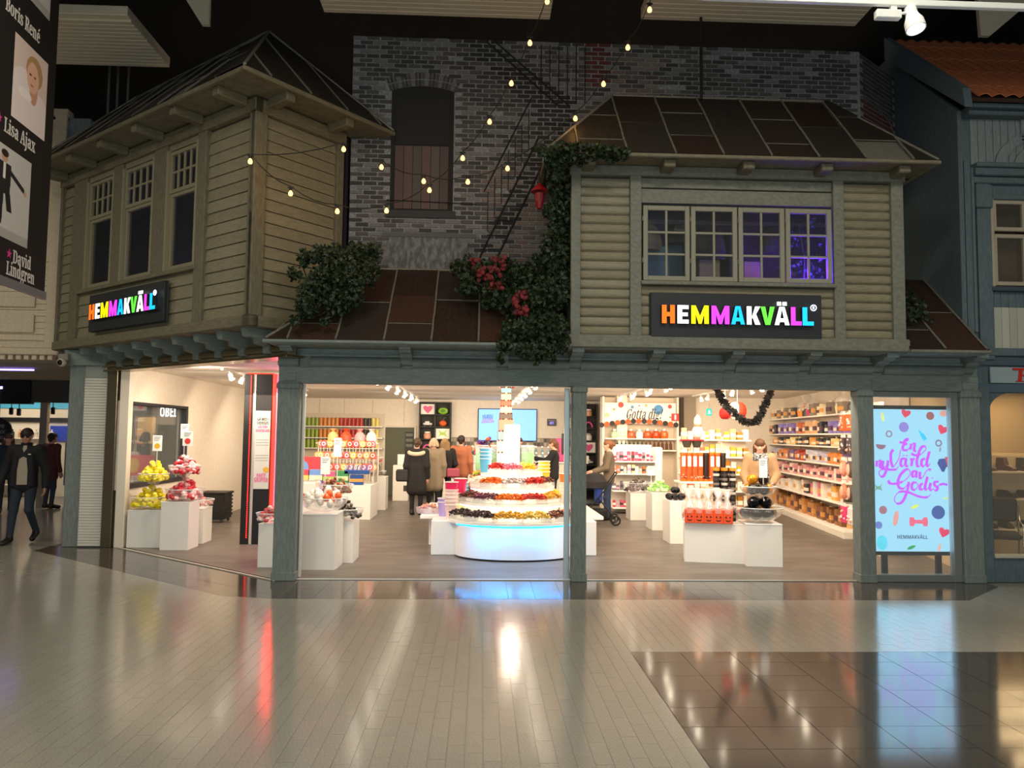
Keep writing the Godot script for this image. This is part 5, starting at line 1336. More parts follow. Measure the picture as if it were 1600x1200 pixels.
func clumps(list: Array) -> Callable:
	var total := 0.0
	for c in list: total += c[3] * c[3]
	return func() -> Vector3:
		var q := rng.randf() * total
		for c in list:
			q -= c[3] * c[3]
			if q <= 0.0 or c == list[-1]:
				var d: Vector3 = Vector3(rng.randfn(), rng.randfn(), rng.randfn()).normalized() * c[3] * pow(rng.randf(), 0.4) * 1.15
				return Z(c[0], c[1], c[2]) + d
		return Vector3.ZERO

func picture(parent: Node, w: float, h: float, at: Vector3, paint: Callable) -> void:
	var im := Image.create(120, int(120 * h / w), false, Image.FORMAT_RGB8)
	var H := im.get_height()
	for yy in H:
		for xx in 120: im.set_pixel(xx, yy, paint.call(xx / 119.0, yy / float(H - 1)))
	var m := StandardMaterial3D.new()
	m.albedo_texture = ImageTexture.create_from_image(im); m.roughness = 0.6
	var q := QuadMesh.new()
	q.size = Vector2(w, h)
	obj("portrait_photo", q, m, parent, at)

func el(x: float, y: float, cx: float, cy: float, rx: float, ry: float) -> bool: return pow((x - cx) / rx, 2) + pow((y - cy) / ry, 2) < 1.0

func portraits(b: Node3D) -> void:
	var white := mt("d8d2cc", 0.6); var pink := mt("d83a8c", 0.6)
	var lady := func(x, y):
		var c := hexc("d9c3ba")
		if el(x, y, 0.3, 0.75, 0.45, 0.42) or el(x, y, 0.75, 0.85, 0.4, 0.35): c = hexc("e6d8d6")
		if el(x, y, 0.6, 0.27, 0.25, 0.19): c = hexc("b08a5e")
		if el(x, y, 0.6, 0.5, 0.12, 0.18): c = hexc("c99478")
		if el(x, y, 0.56, 0.35, 0.18, 0.19): c = hexc("dfae96")
		if el(x, y, 0.48, 0.33, 0.035, 0.012) or el(x, y, 0.62, 0.325, 0.035, 0.012): c = hexc("4a3028")
		if el(x, y, 0.54, 0.45, 0.05, 0.014): c = hexc("b86a60")
		if el(x, y, 0.35, 0.62, 0.2, 0.06): c = hexc("efe6e4")
		return c
	var man := func(x, y):
		var c := hexc("c4c2be") if y < 0.9 else hexc("a9a7a3")
		if el(x, y, 0.35, 0.12, 0.075, 0.06): c = hexc("c99a80")
		if el(x, y, 0.35, 0.08, 0.085, 0.04): c = hexc("2a1e18")
		if y > 0.18 and y < 0.52 and absf(x - 0.35) < 0.16 - 0.05 * absf(y - 0.3): c = hexc("1c1c20")
		if y > 0.18 and y < 0.36 and absf(x - 0.35) < 0.03: c = hexc("e2e0dc")
		if absf((y - 0.24) - (x - 0.45) * 0.35) < 0.03 and x > 0.45 and x < 0.85: c = hexc("1c1c20")
		if el(x, y, 0.88, 0.4, 0.04, 0.03): c = hexc("c99a80")
		if y >= 0.5 and y < 0.86 and absf(x - 0.3 + (y - 0.5) * 0.05) < 0.06: c = hexc("17171a")
		if y >= 0.5 and y < 0.7 and absf(x - 0.45 - (y - 0.5) * 0.3) < 0.06: c = hexc("17171a")
		return c
	picture(b, 0.66, 0.8, Vector3(-0.52, 3.12, 0.004), man)
	write(b, "Boris René", Vector3(-0.67, 2.46, 0.004), 0.13, white, 0.62, true, true, 0.002)
	picture(b, 0.63, 0.78, Vector3(-0.485, 1.9, 0.004), lady)
	write(b, "Lisa Ajax", Vector3(-0.62, 1.39, 0.004), 0.13, white, 0.56, true, true, 0.002)
	picture(b, 0.72, 0.82, Vector3(-0.75, 0.8, 0.004), man)
	write(b, "David", Vector3(-0.47, 0.26, 0.004), 0.12, white, 0.33, true, true, 0.002)
	write(b, "Lindgren", Vector3(-0.48, 0.135, 0.004), 0.12, white, 0.51, true, true, 0.002)
	for yy in [Vector2(-0.7, 0.27), Vector2(-0.98, 1.42)]:
		var st := PackedVector2Array()
		for k in 10: st.append(yy + Vector2(sin(TAU * k / 10.0), cos(TAU * k / 10.0)) * (0.045 if k % 2 == 0 else 0.018))
		obj("star", g().extrude(st, 0.002, 0.005), pink, b)

func candy_mat() -> StandardMaterial3D:
	if not mats.has("candy"):
		var m := StandardMaterial3D.new()
		m.roughness = 0.35; m.vertex_color_use_as_albedo = true
		mats["candy"] = m
	return mats["candy"]

# a heap of small sweets on an oval or rectangular foot
func heap(n: int, rx: float, rz: float, h: float, size: float, cols: Array, oval := true, low := 0.0) -> Geo:
	var s := g()
	for k in n:
		var a := rr(-1, 1); var b := rr(-1, 1)
		if oval and a * a + b * b > 1.0:
			var l := sqrt(a * a + b * b)
			a /= l * 1.05; b /= l * 1.05
		var f := 1.0 - (a * a + b * b) * (0.85 if oval else 0.2)
		s.col = hexc(cols[rng.randi() % cols.size()]).srgb_to_linear()
		s.x = Transform3D(Basis.from_euler(Vector3(rr(-PI, PI), rr(-PI, PI), 0)), Vector3(a * rx, low + h * maxf(f, 0.0) * rr(0.45, 1.0), b * rz))
		s.ball(Vector3.ZERO, Vector3(size, size * rr(0.55, 0.8), size * 0.8), 6, 3)
	s.x = Transform3D.IDENTITY
	return s

func bowl(at: Vector3, r: float, label: String, cols: Array, n := 60, size := 0.035, up := 0.14, glass := "f2f4f4") -> Node3D:
	var t := thing("sweet_bowl", label, "bowl", at, 0, "clear bowls of sweets")
	var p := []
	for i in 9:
		var q := i / 8.0
		p.append(Vector2(r * sin(q * PI / 2.0) , r * 0.62 * (1.0 - cos(q * PI / 2.0))))
	for i in 9: p.append(Vector2((r - 0.012) * sin((1 - i / 8.0) * PI / 2.0), 0.008 + r * 0.62 * (1.0 - cos((1 - i / 8.0) * PI / 2.0)) - 0.008 * (1 - i / 8.0)))
	obj("glass", g().lathe(p, 22), pane_mat(glass, 0.09, 0.03), t)
	var ring := []
	for i in 25: ring.append(Vector3(cos(TAU * i / 24.0) * r, r * 0.62, sin(TAU * i / 24.0) * r))
	obj("rim", g().tube(ring, 0.006, 5, false), mt("e8ecec", 0.2), t)
	if n > 0: tag(obj("sweets", heap(n, r * 0.85, r * 0.85, r * 0.55 + up, size, cols, true, 0.02), candy_mat(), t), "", "", "", "stuff")
	return t

func card(at: Vector3, w: float, h: float, label: String, spot := "") -> void:
	var t := thing("price_card", label, "sign", at, 0, "white price cards")
	obj("card", gb(-w / 2, w / 2, 0, h, -0.003, 0.003), mt("f4f2ee", 0.5), t)
	obj("stick", gb(-0.006, 0.006, -0.34, 0, -0.004, 0.0), mt("d8d8d4", 0.3), t)
	for k in 3: obj("print_line", gb(-w * 0.36, w * (0.36 - 0.1 * k), h * (0.86 - 0.1 * k), h * (0.9 - 0.1 * k), 0.003, 0.004), mt("77757a", 0.6), t)
	if spot: obj("print_picture", g().tube([Vector3(0, h * 0.32, 0.003), Vector3(0, h * 0.32, 0.005)], w * 0.3, 12), mt(spot, 0.6), t)

# a white plinth read from its front face in the photograph; returns the middle of its top
func plinth(px0: float, px1: float, top: float, base: float, deep: float, label: String, chamfer := 0.0, turn := 0.0) -> Vector3:
	var a := G((px0 + px1) * 0.5, base)
	var x0 := Z(px0, base, a.z).x; var x1 := Z(px1, base, a.z).x
	var y := Z((px0 + px1) * 0.5, top, a.z).y
	var w := x1 - x0
	var s := g()
	s.x = Transform3D(Basis(Vector3(1, 0, 0), Vector3(0, 0, -1), Vector3(0, 1, 0)), Vector3.ZERO)
	var c := chamfer
	s.extrude(pv([-w / 2 + c * 0.2, 0, w / 2 - c * 0.2, 0, w / 2, c, w / 2, deep, -w / 2, deep, -w / 2, c]) if c > 0 else pv([-w / 2, 0, w / 2, 0, w / 2, deep, -w / 2, deep]), 0, y - 0.02)
	var t := thing("display_plinth", label, "plinth", Vector3((x0 + x1) * 0.5, 0.004, a.z), turn, "white display plinths")
	obj("body", s, mt("efece6", 0.45), t)
	obj("top", gb(-w / 2 - 0.004, w / 2 + 0.004, y - 0.02, y - 0.004, -deep - 0.004, 0.004, 0.003), mt("f6f4f0", 0.4), t)
	return Vector3((x0 + x1) * 0.5, y, a.z - deep * 0.5)

func box_item(called: String, at: Vector3, s: Vector3, col: String, label: String, cat: String, group: String, turn := 0.0, band := "") -> void:
	var t := thing(called, label, cat, at, turn, group)
	obj("body", gb(-s.x / 2, s.x / 2, 0, s.y, -s.z / 2, s.z / 2, 0.006), mt(col, 0.5), t)
	if band: obj("label_band", gb(-s.x / 2 - 0.001, s.x / 2 + 0.001, s.y * 0.3, s.y * 0.62, -s.z / 2 - 0.001, s.z / 2 + 0.001), mt(band, 0.5), t)

func build_shop() -> void:
	build_entrance_goods()
	build_back_wall_goods()
	build_lollipops()
	build_island()
	build_halloween()
	build_right_wall()

func build_entrance_goods() -> void:
	var a := plinth(197, 252, 797, 856, 0.42, "low white plinth under the bowls of yellow sweets")
	bowl(a + Vector3(0, 0, 0), 0.3, "wide lower bowl of yellow wrapped sweets", ["f2e020", "e8d418", "f6ea50", "d8c410"], 190, 0.048, 0.16)
	var st := one("bowl_riser", g().lathe([Vector2(0, 0), Vector2(0.09, 0), Vector2(0.02, 0.05), Vector2(0.02, 0.2), Vector2(0.09, 0.24), Vector2(0, 0.24)], 14), pane_mat("f2f4f4", 0.25, 0.05), "clear stem between the two bowls of yellow sweets", "bowl stand", a + Vector3(0.02, 0.16, 0))
	bowl(a + Vector3(0.02, 0.4, 0), 0.22, "upper bowl of yellow wrapped sweets", ["f2e020", "f0dc18", "fbf060", "d8c410"], 170, 0.048, 0.18)
	card(a + Vector3(0.06, 0.88, 0.02), 0.14, 0.24, "white price card above the yellow sweets", "e0b020")
	var b := plinth(249, 293, 784, 860, 0.42, "taller white plinth under the bowls of red sweets", 0.0)
	b += Vector3(0.05, 0, -0.02)
	bowl(b, 0.28, "wide lower bowl of red and white wrapped sweets", ["d8323c", "f0b8b8", "f6f0ee", "c42430", "e8606c"], 190, 0.046, 0.16)
	bowl(b + Vector3(-0.02, 0.38, 0), 0.23, "upper bowl of red and white wrapped sweets", ["d8323c", "f0c8c8", "f6f0ee", "c42430"], 150, 0.046, 0.14)
	one("bowl_riser", g().lathe([Vector2(0, 0), Vector2(0.09, 0), Vector2(0.02, 0.05), Vector2(0.02, 0.2), Vector2(0.09, 0.24), Vector2(0, 0.24)], 14), pane_mat("f2f4f4", 0.25, 0.05), "clear stem between the two bowls of red sweets", "bowl stand", b + Vector3(-0.02, 0.14, 0))
	card(b + Vector3(0.02, 0.82, 0.03), 0.15, 0.22, "white price card with a red picture above the red sweets", "d83c34")
	card(b + Vector3(-0.06, 0.93, -0.05), 0.12, 0.22, "small white price card behind the red sweets card")
	var c := plinth(293, 316, 794, 850, 0.4, "white plinth half hidden behind the red sweets")
	bowl(c, 0.2, "small clear bowl behind the red sweets", ["e8d8d4", "d89090"], 40, 0.035, 0.04)
	var cr := thing("plastic_crate", "black ribbed plastic crate standing by the white wall", "crate", Vector3(-5.1, 0.004, -5.9))
	obj("body", gb(-0.28, 0.2, 0.06, 0.56, -0.25, 0.25, 0.01), mt("141416", 0.5), cr)
	for k in 6: obj("rib", gb(0.2, 0.22, 0.12 + k * 0.07, 0.15 + k * 0.07, -0.25, 0.25), mt("1c1c1f", 0.5), cr)
	obj("lid", gb(-0.3, 0.23, 0.54, 0.58, -0.27, 0.27, 0.008), mt("101012", 0.5), cr)
	for s in [[-0.22, -0.2], [0.15, -0.2], [-0.22, 0.2], [0.15, 0.2]]: obj("castor", g().ball(Vector3(s[0], 0.035, s[1]), Vector3(0.03, 0.035, 0.03), 8, 6), mt("3a3a3c", 0.4), cr)
	var d := plinth(402, 448, 818, 887, 0.45, "white plinth partly behind the left post")
	bowl(d + Vector3(-0.06, 0, 0.08), 0.2, "bowl of pale pink sweets beside the left post", ["f2e0dc", "e08080", "f6f2ee", "d85050"], 70, 0.035, 0.08)
	var e := plinth(468, 524, 803, 891, 0.5, "large white plinth inside the opening right of the left post", 0.1)
	var bw := bowl(e + Vector3(0.02, 0, 0.04), 0.31, "big bowl of white eggs and orange balls", ["f6f2ea", "f2ece0"], 0)
	for k in 26:
		var an := k * 2.4; var rad := 0.05 + 0.2 * sqrt((k % 13) / 13.0)
		var orange := k in [3, 8, 11, 16]
		one("sugar_egg", g().ball(Vector3.ZERO, Vector3(0.045, 0.055, 0.045), 9, 6), mt("f0642c" if orange else "f4efe6", 0.35), "orange sugar egg in the big bowl" if orange else "white sugar egg in the big bowl", "sweet", e + Vector3(0.02 + cos(an) * rad, 0.1 + (0.1 if k < 13 else 0.02) + 0.12 * (1 - rad / 0.25), 0.04 + sin(an) * rad), "sugar eggs")
	var f := plinth(527, 551, 815, 880, 0.5, "white plinth standing behind the big bowl plinth")
	bowl(f + Vector3(-0.05, 0, 0.1), 0.26, "bowl of dark liquorice sweets", ["2c2824", "3a342e", "1e1b19", "8a8478"], 90, 0.035, 0.14)
	bowl(f + Vector3(-0.2, 0.33, -0.05), 0.24, "raised bowl of brown and green chocolates", ["7a4a34", "94604a", "5a7a3c", "a83c38", "c8a070"], 90, 0.035, 0.12)
	one("bowl_riser", g().lathe([Vector2(0, 0), Vector2(0.09, 0), Vector2(0.02, 0.05), Vector2(0.02, 0.3), Vector2(0.07, 0.34), Vector2(0, 0.34)], 14), pane_mat("f2f4f4", 0.25, 0.05), "clear stem under the raised chocolate bowl", "bowl stand", f + Vector3(-0.2, -0.01, -0.05))
	card(f + Vector3(-0.34, 0.62, 0.02), 0.13, 0.24, "white price card left of the chocolate bowl")
	card(f + Vector3(-0.2, 0.86, -0.1), 0.11, 0.26, "tall white price card above the chocolate bowl")

func build_back_wall_goods() -> void:
	# can shelves
	var z := -12.45
	var s := thing("wall_shelf", "white three level wall shelf with rows of bright cans", "shelf", Vector3(-5.1, 0, z))
	for y in [1.33, 1.62, 1.94]: obj("shelf", gb(-0.2, 2.35, y - 0.03, y, -0.2, 0.2, 0.005), mt("f4efe6", 0.5), s)
	obj("back_panel", gb(-0.2, 2.35, 0.9, 2.3, -0.22, -0.2), mt("d9cdb9", 0.7), s)
	var can := g().lathe([Vector2(0, 0), Vector2(0.045, 0), Vector2(0.05, 0.015), Vector2(0.05, 0.21), Vector2(0.042, 0.23), Vector2(0, 0.23)], 10).mesh()
	var cols := [["8fa83c", "green"], ["8fa83c", "green"], ["d88a3c", "orange"], ["d88a3c", "orange"], ["b8322c", "red"], ["b8322c", "red"], ["2c2a28", "black"], ["e0d070", "yellow"]]
	for y in [1.33, 1.62, 1.94]:
		for i in 21:
			var c: Array = cols[clampi(int(i / 2.7), 0, 7)]
			var t := thing("drink_can", "%s tall can on the %s shelf of the back wall" % [c[1], {1.33: "lowest", 1.62: "middle", 1.94: "top"}[y]], "can", Vector3(-5.15 + i * 0.112, y, z + 0.08), 0, "cans on the back wall shelf")
			obj("body", can, mt(c[0], 0.35), t)
			obj("lid", g().lathe([Vector2(0, 0.225), Vector2(0.043, 0.225), Vector2(0.04, 0.24), Vector2(0, 0.24)], 8), mt("d8d4c8", 0.3, 0.5), t)
	# dark cube shelves
	for u in [[656, 704, 0], [885, 932, 1]]:
		var x0 := Z(u[0], 650, -12.4).x; var x1 := Z(u[1], 650, -12.4).x
		var t := thing("cube_shelf", ["tall dark cube shelf left of the wall screen", "tall dark cube shelf right of the wall screen"][u[2]], "shelf", Vector3(x0, 0, -12.66))
		var w := x1 - x0
		for i in 3: obj("upright", gb(w * i / 2.0 - 0.02, w * i / 2.0 + 0.02, 0, 2.62, 0, 0.3, 0.004), mt("2e2b27", 0.6), t)
		for j in 8: obj("shelf_board", gb(-0.02, w + 0.02, 0.2 + j * 0.345, 0.23 + j * 0.345, 0, 0.3, 0.004), mt("2e2b27", 0.6), t)
		obj("back_panel", gb(0, w, 0, 2.62, 0, 0.01), mt("3a3631", 0.7), t)
		var look := [["white framed picture of a pink heart", "f4efe8", "e05a8c"], ["round green face cushion", "8fc43c", "5a8c24"], ["white toy car", "e8e4dc", "3a3a3a"], ["orange pumpkin with grey stalk", "e8642c", "5a564a"], ["jar of tan sweets", "d8a080", "f0e8dc"], ["white card with a green frog print", "f6f6e8", "b8d060"], ["pink horseshoe ornament", "e85a9c", "e85a9c"], ["small brown parcel", "8a6a4a", "c0a080"], ["white folded bag", "e8e2d8", "b0a898"], ["yellow and pink tin", "f0c030", "e0408c"]]
		for j in 5:
			for i in 2:
				var k: int = (j * 2 + i + int(u[2]) * 3) % 10
				var at := Vector3(x0 + w * (0.25 + 0.5 * i), 2.3 - j * 0.345, -12.48)
				var it := thing("shelf_ornament", look[k][0] + (" in the cube shelf left of the wall screen" if u[2] == 0 else " in the cube shelf right of the wall screen"), "ornament", at)
				var m1 := mt(look[k][1], 0.5); var m2 := mt(look[k][2], 0.5)
				match k:
					0, 5:
						obj("card", gb(-0.2, 0.2, 0, 0.29, -0.01, 0.01), m1, it)
						obj("picture", candy_shape("heart" if k == 0 else "frog", 0.13), m2, it, Vector3(0, 0.15, 0.013))
					1:
						obj("cushion", g().ball(Vector3(0, 0.1, 0), Vector3(0.15, 0.1, 0.06), 14, 8), m1, it)
						obj("face", g().ball(Vector3(0, 0.1, 0.045), Vector3(0.08, 0.05, 0.02), 10, 6), m2, it)
					3:
						obj("pumpkin", g().ball(Vector3(0, 0.09, 0), Vector3(0.11, 0.09, 0.1), 14, 8), m1, it)
						obj("stalk", g().tube([Vector3(0, 0.16, 0), Vector3(0.03, 0.22, 0), Vector3(0.07, 0.26, 0)], [0.025, 0.018, 0.012], 6), m2, it)
					6:
						var arc := []
						for q in 11: arc.append(Vector3(cos(PI * q / 10.0) * 0.11, 0.03 + sin(PI * q / 10.0) * 0.14, 0))
						obj("horseshoe", g().tube(arc, 0.025, 8), m1, it)
					2:
						obj("body", gb(-0.13, 0.13, 0.04, 0.1, -0.06, 0.06, 0.02), m1, it)
						obj("cabin", gb(-0.08, 0.06, 0.1, 0.15, -0.05, 0.05, 0.02), m1, it)
						for q in [-0.08, 0.08]: obj("wheel", g().tube([Vector3(q, 0.03, -0.065), Vector3(q, 0.03, 0.065)], 0.03, 10), m2, it)
					_:
						obj("body", g().lathe([Vector2(0, 0), Vector2(0.1, 0), Vector2(0.11, 0.03), Vector2(0.11, 0.13), Vector2(0.08, 0.16), Vector2(0, 0.16)], 12), m1, it)
						obj("lid", g().lathe([Vector2(0, 0.16), Vector2(0.085, 0.16), Vector2(0.085, 0.2), Vector2(0, 0.2)], 12), m2, it)
	# wall screen
	var tl := Z(747, 638, -12.6); var br := Z(839, 690, -12.6)
	var sc := thing("wall_screen", "wide blue wall screen with small dark and violet words", "screen", Vector3((tl.x + br.x) / 2, (tl.y + br.y) / 2, -12.62))
	var w2 := (br.x - tl.x) / 2; var h2 := (tl.y - br.y) / 2
	obj("bezel", gb(-w2, w2, -h2, h2, -0.06, 0.0, 0.01), mt("10205a", 0.4), sc)
	obj("display", gb(-w2 + 0.025, w2 - 0.025, -h2 + 0.025, h2 - 0.025, 0.0, 0.006), glow("7cb8ff", 0.85), sc)
	for a in [["GÅ MED I", 0.26, "1c2c78"], ["SVERIGES", 0.2, "1c2c78"], ["LÄCKRA", 0.14, "b03cb8"], ["GODISKLUBB", 0.08, "b03cb8"]]:
		write(sc, a[0], Vector3(-w2 + 0.28, a[1], 0.01), 0.055, glow(a[2], 0.5), 0.3 if a[0].length() < 9 else 0.36, true, false, 0.002).rotation.z = 0.08
	area(Vector2(w2 * 2, h2 * 2), Vector3((tl.x + br.x) / 2, (tl.y + br.y) / 2, -12.58), Vector3(0, 0, 1), "80b8ff", 0.4)
	var q := thing("queue_display", "small black queue number display on the cream wall", "display", Z(862, 660, -12.66))
	obj("case", gb(-0.13, 0.13, -0.1, 0.1, 0, 0.03, 0.01), mt("151317", 0.4), q)
	write(q, "Kundnummer", Vector3(0, 0.055, 0.033), 0.028, mt("b8b4c0", 0.5), 0.2, false, false, 0.002)
	write(q, "401", Vector3(0, -0.02, 0.033), 0.08, glow("8c7cf0", 1.0), 0.12, true, false, 0.002)
	# counter, mosaic strip and bottles
	var c := thing("service_counter", "long white service counter along the back wall", "counter", Vector3(0.2, 0.004, -11.2))
	obj("body", gb(-1.4, 2.6, 0, 1.0, -0.35, 0.25, 0.01), mt("e4ddd2", 0.5), c)
	obj("worktop", gb(-1.45, 2.65, 1.0, 1.04, -0.4, 0.3, 0.006), mt("f2ede4", 0.4), c)
	var ms := setting("trim_3", gb(-1.4, 3.2, 1.42, 1.66, -12.7, -12.68), mt("8a8074", 0.7))
	tag(ms, "mosaic strip on the wall behind the counter")
	for i in 46:
		for j in 2: obj("mosaic_tile", gb(-1.4 + i * 0.1 + 0.008, -1.4 + i * 0.1 + 0.092, 1.43 + j * 0.115, 1.53 + j * 0.115, -12.68, -12.672), mt(["5c5248", "a89c8c", "c8bcac", "787064"][(i * 3 + j * 2 + i / 5) % 4], 0.6), ms)
	var bt := g().lathe([Vector2(0, 0), Vector2(0.04, 0), Vector2(0.04, 0.13), Vector2(0.015, 0.17), Vector2(0.015, 0.2), Vector2(0, 0.2)], 8).mesh()
	var cap := g().ball(Vector3(0, 0.22, 0), Vector3(0.03, 0.03, 0.03), 8, 5).mesh()
	for row in 2:
		for i in 22:
			if i > 8 and i < 13: continue
			var t := thing("syrup_bottle", "small blue green syrup bottle with a white round cap on the back counter", "bottle", Vector3(-0.9 + i * 0.17, 1.045 + row * 0.16, -11.1 - row * 0.2), 0, "syrup bottles on the back counter")
			obj("body", bt, mt(["7a9aa0", "88a8a8", "6a8a94"][i % 3], 0.3), t)
			obj("cap", cap, mt("f6f2e8", 0.4), t)
	one("bottle_step", gb(-1.0, 2.9, 1.045, 1.205, -11.42, -11.2, 0.005), mt("e8e2d6", 0.5), "white raised step carrying the rear row of syrup bottles", "riser")
	var pm := thing("pink_dispenser", "pink slush dispenser with a black tap behind the counter", "machine", Vector3(Z(878, 712, -11.05).x, 1.046, -11.05))
	obj("body", gb(-0.18, 0.18, 0, 0.62, -0.15, 0.15, 0.03), mt("e04a8c", 0.4), pm)
	obj("tap", gb(-0.03, 0.03, 0.2, 0.75, 0.15, 0.2, 0.01), mt("201c1e", 0.4), pm)
	# white info stand near the doorway and small plinths
	var st := thing("info_stand", "narrow white stand with a framed leaflet beside the doorway", "stand", G(625, 783) + Vector3(0, 0.004, 0))
	obj("body", gb(-0.2, 0.2, 0, 0.92, -0.3, 0.0, 0.008), mt("ebe6de", 0.5), st)
	obj("leaflet", gb(-0.1, 0.12, 0.93, 1.2, -0.15, -0.13), mt("e8dcd8", 0.5), st)
	obj("small_print", gb(0.08, 0.16, 0.25, 0.4, 0.0, 0.003), mt("3a3a3c", 0.6), st)
	var fe := thing("fire_extinguisher", "red fire extinguisher on the wall right of the doorway", "extinguisher", Vector3(-2.95, 0.4, -12.55))
	obj("cylinder", g().lathe([Vector2(0, 0), Vector2(0.08, 0), Vector2(0.08, 0.42), Vector2(0.04, 0.5), Vector2(0, 0.5)], 12), mt("a02420", 0.4), fe)
	obj("valve", gb(-0.04, 0.06, 0.5, 0.56, -0.02, 0.02), mt("1e1e20", 0.4), fe)
	obj("hose", g().tube([Vector3(0.05, 0.53, 0), Vector3(0.12, 0.4, 0), Vector3(0.1, 0.15, 0.02)], 0.012, 6), mt("1e1e20", 0.6), fe)
	obj("wall_bracket", gb(-0.09, 0.09, 0.2, 0.24, -0.15, 0.0), mt("2a2a2c", 0.5), fe)

func build_lollipops() -> void:
	var a := plinth(500, 578, 758, 812, 1.1, "long white table under the lollipop stand")
	var z := a.z + 0.45; var y := a.y
	var stand := thing("lollipop_stand", "three tiered clear rack holding rows of swirl lollipops", "rack", Vector3(a.x - 0.12, y, z - 0.45))
	for k in 3: obj("tier", gb(-0.72, 0.62, 0.02 + k * 0.22, 0.035 + k * 0.22, -0.2 - 0.13 * k, 0.02 - 0.13 * k, 0.003), pane_mat("f4ead8", 0.4, 0.1), stand)
	for s in [-0.7, 0.6]: obj("side_panel", gb(s - 0.01, s + 0.01, 0, 0.5, -0.5, 0.02), pane_mat("f4ead8", 0.4, 0.1), stand)
	obj("top_shelf", gb(-0.72, 0.62, 0.82, 0.838, -0.75, -0.45, 0.003), mt("f0e8dc", 0.4), stand)
	for q in [-0.7, 0.6]: obj("rear_post", gb(q - 0.015, q + 0.015, 0.0, 0.82, -0.68, -0.65), mt("e0d8cc", 0.4), stand)
	var disc := g().tube([Vector3(0, 0, -0.012), Vector3(0, 0, 0.012)], 0.072, 14).mesh()
	var stick := g().tube([Vector3(0, -0.3, 0), Vector3(0, -0.05, 0)], 0.006, 5).mesh()
	var swirl := candy_shape("ring", 0.036).mesh()
	for k in 3:
		for i in 19 - k:
			var c: Array = [["d8442c", "red"], ["e8a860", "cream"], ["e0784c", "peach"], ["b8b44c", "lime"], ["d85070", "pink"]][(i * 2 + k) % 5]
			var t := thing("lollipop", "%s swirl lollipop in the %s row of the lollipop rack" % [c[1], ["front", "middle", "top"][k]], "lollipop", stand.position + Vector3(-0.66 + i * 0.069 + k * 0.035, 0.34 + k * 0.24, -0.08 - 0.13 * k + (0.018 if i % 2 else -0.018)), 0, "swirl lollipops")
			t.rotation = Vector3(rr(-0.06, 0.02), rr(-0.1, 0.1), rr(-0.05, 0.05))
			obj("candy_disc", disc, mt(c[0], 0.3), t)
			obj("stick", stick, mt("f6efe2", 0.5), t)
			obj("swirl", swirl, mt("fbf4e6", 0.3), t, Vector3(0, 0, 0.014))
	for q in [[-0.38, "f0b478", "tall cellophane cone of peach sweets on the lollipop rack"], [-0.1, "e84c24", "orange lidded bucket on the lollipop rack"], [0.2, "e8a0a0", "striped pink sweet bag on the lollipop rack"], [0.45, "f0d8d4", "pale wrapped sweet bag on the lollipop rack"]]:
		var t := thing("sweet_bag", q[2], "bag", stand.position + Vector3(q[0], 0.84, -0.6))
		obj("body", g().lathe([Vector2(0, 0), Vector2(0.09, 0.0), Vector2(0.12, 0.06), Vector2(0.115, 0.16), Vector2(0.07, 0.22), Vector2(0.025, 0.25), Vector2(0.08, 0.31), Vector2(0.03, 0.3)], 10), mt(q[1], 0.35), t)
		obj("tie", g().tube([Vector3(-0.03, 0.26, 0), Vector3(0.03, 0.26, 0)], 0.012, 6), mt("d8b0a8", 0.5), t)
	# printed boxes in front of the rack
	for q in [[-1.0, 0.3, "d84a54", "f0c860", "red carton with a yellow picture at the table end"], [-0.72, 0.3, "6a94d8", "f2e4c0", "light blue carton with cream picture on the lollipop table"], [-0.44, 0.26, "d85a8c", "a8c860", "pink carton on the lollipop table"], [-0.2, 0.28, "3c8c54", "c8e0b0", "green dotted carton on the lollipop table"], [0.1, 0.2, "1c4a94", "e89a4c", "blue carton with round orange pictures on the lollipop table"]]:
		box_item("sweet_carton", Vector3(a.x + q[0] + 0.1, y + 0.004, z - 0.02), Vector3(0.26, q[1], 0.16), q[2], q[4], "box", "cartons on the lollipop table", 0.0, q[3])
	var bl := thing("stick_rack", "blue rack of candy sticks at the front of the lollipop table", "rack", Vector3(a.x + 0.25, y + 0.2, z - 0.02))
	obj("tray", gb(-0.3, 0.2, 0.02, 0.1, -0.08, 0.08, 0.006), mt("1c4a94", 0.5), bl)
	for k in 11: obj("candy_stick", g().tube([Vector3(-0.28 + k * 0.045, 0.06, 0.06), Vector3(-0.26 + k * 0.045, 0.2, -0.03)], 0.012, 6), mt("2c5cb0" if k % 2 else "8cb0e0", 0.4), bl)
	# ice cream freezer left of the table
	var fz := thing("ice_freezer", "low white and red ice cream freezer behind the left post", "freezer", Vector3(-3.78, 0.004, -6.2))
	obj("body", gb(-0.6, 0.55, 0.05, 0.78, -0.4, 0.3, 0.03), mt("e4e0dc", 0.4), fz)
	obj("red_stripe", gb(-0.605, 0.555, 0.42, 0.56, -0.3, 0.306, 0.01), mt("b82430", 0.4), fz)
	obj("lid", gb(-0.58, 0.53, 0.78, 0.82, -0.36, 0.28, 0.01), pane_mat("c8d4dc", 0.35, 0.05), fz)
	obj("poster", gb(-0.6, 0.5, 0.84, 1.25, -0.42, -0.4), mt("d8404c", 0.5), fz)
	obj("poster_ice", candy_shape("pill", 0.11), mt("f0c050", 0.5), fz, Vector3(-0.2, 1.04, -0.395))
	obj("poster_ice", candy_shape("pill", 0.11), mt("6aa4e8", 0.5), fz, Vector3(0.15, 1.02, -0.395))
	var b := plinth(579, 602, 745, 797, 0.45, "white plinth at the end of the lollipop table")
	bowl(b + Vector3(-0.05, 0, 0.05), 0.2, "clear bowl of dark sweets at the end of the lollipop table", ["4a4038", "6a5a4c", "8a7a68"], 50, 0.03, 0.04)
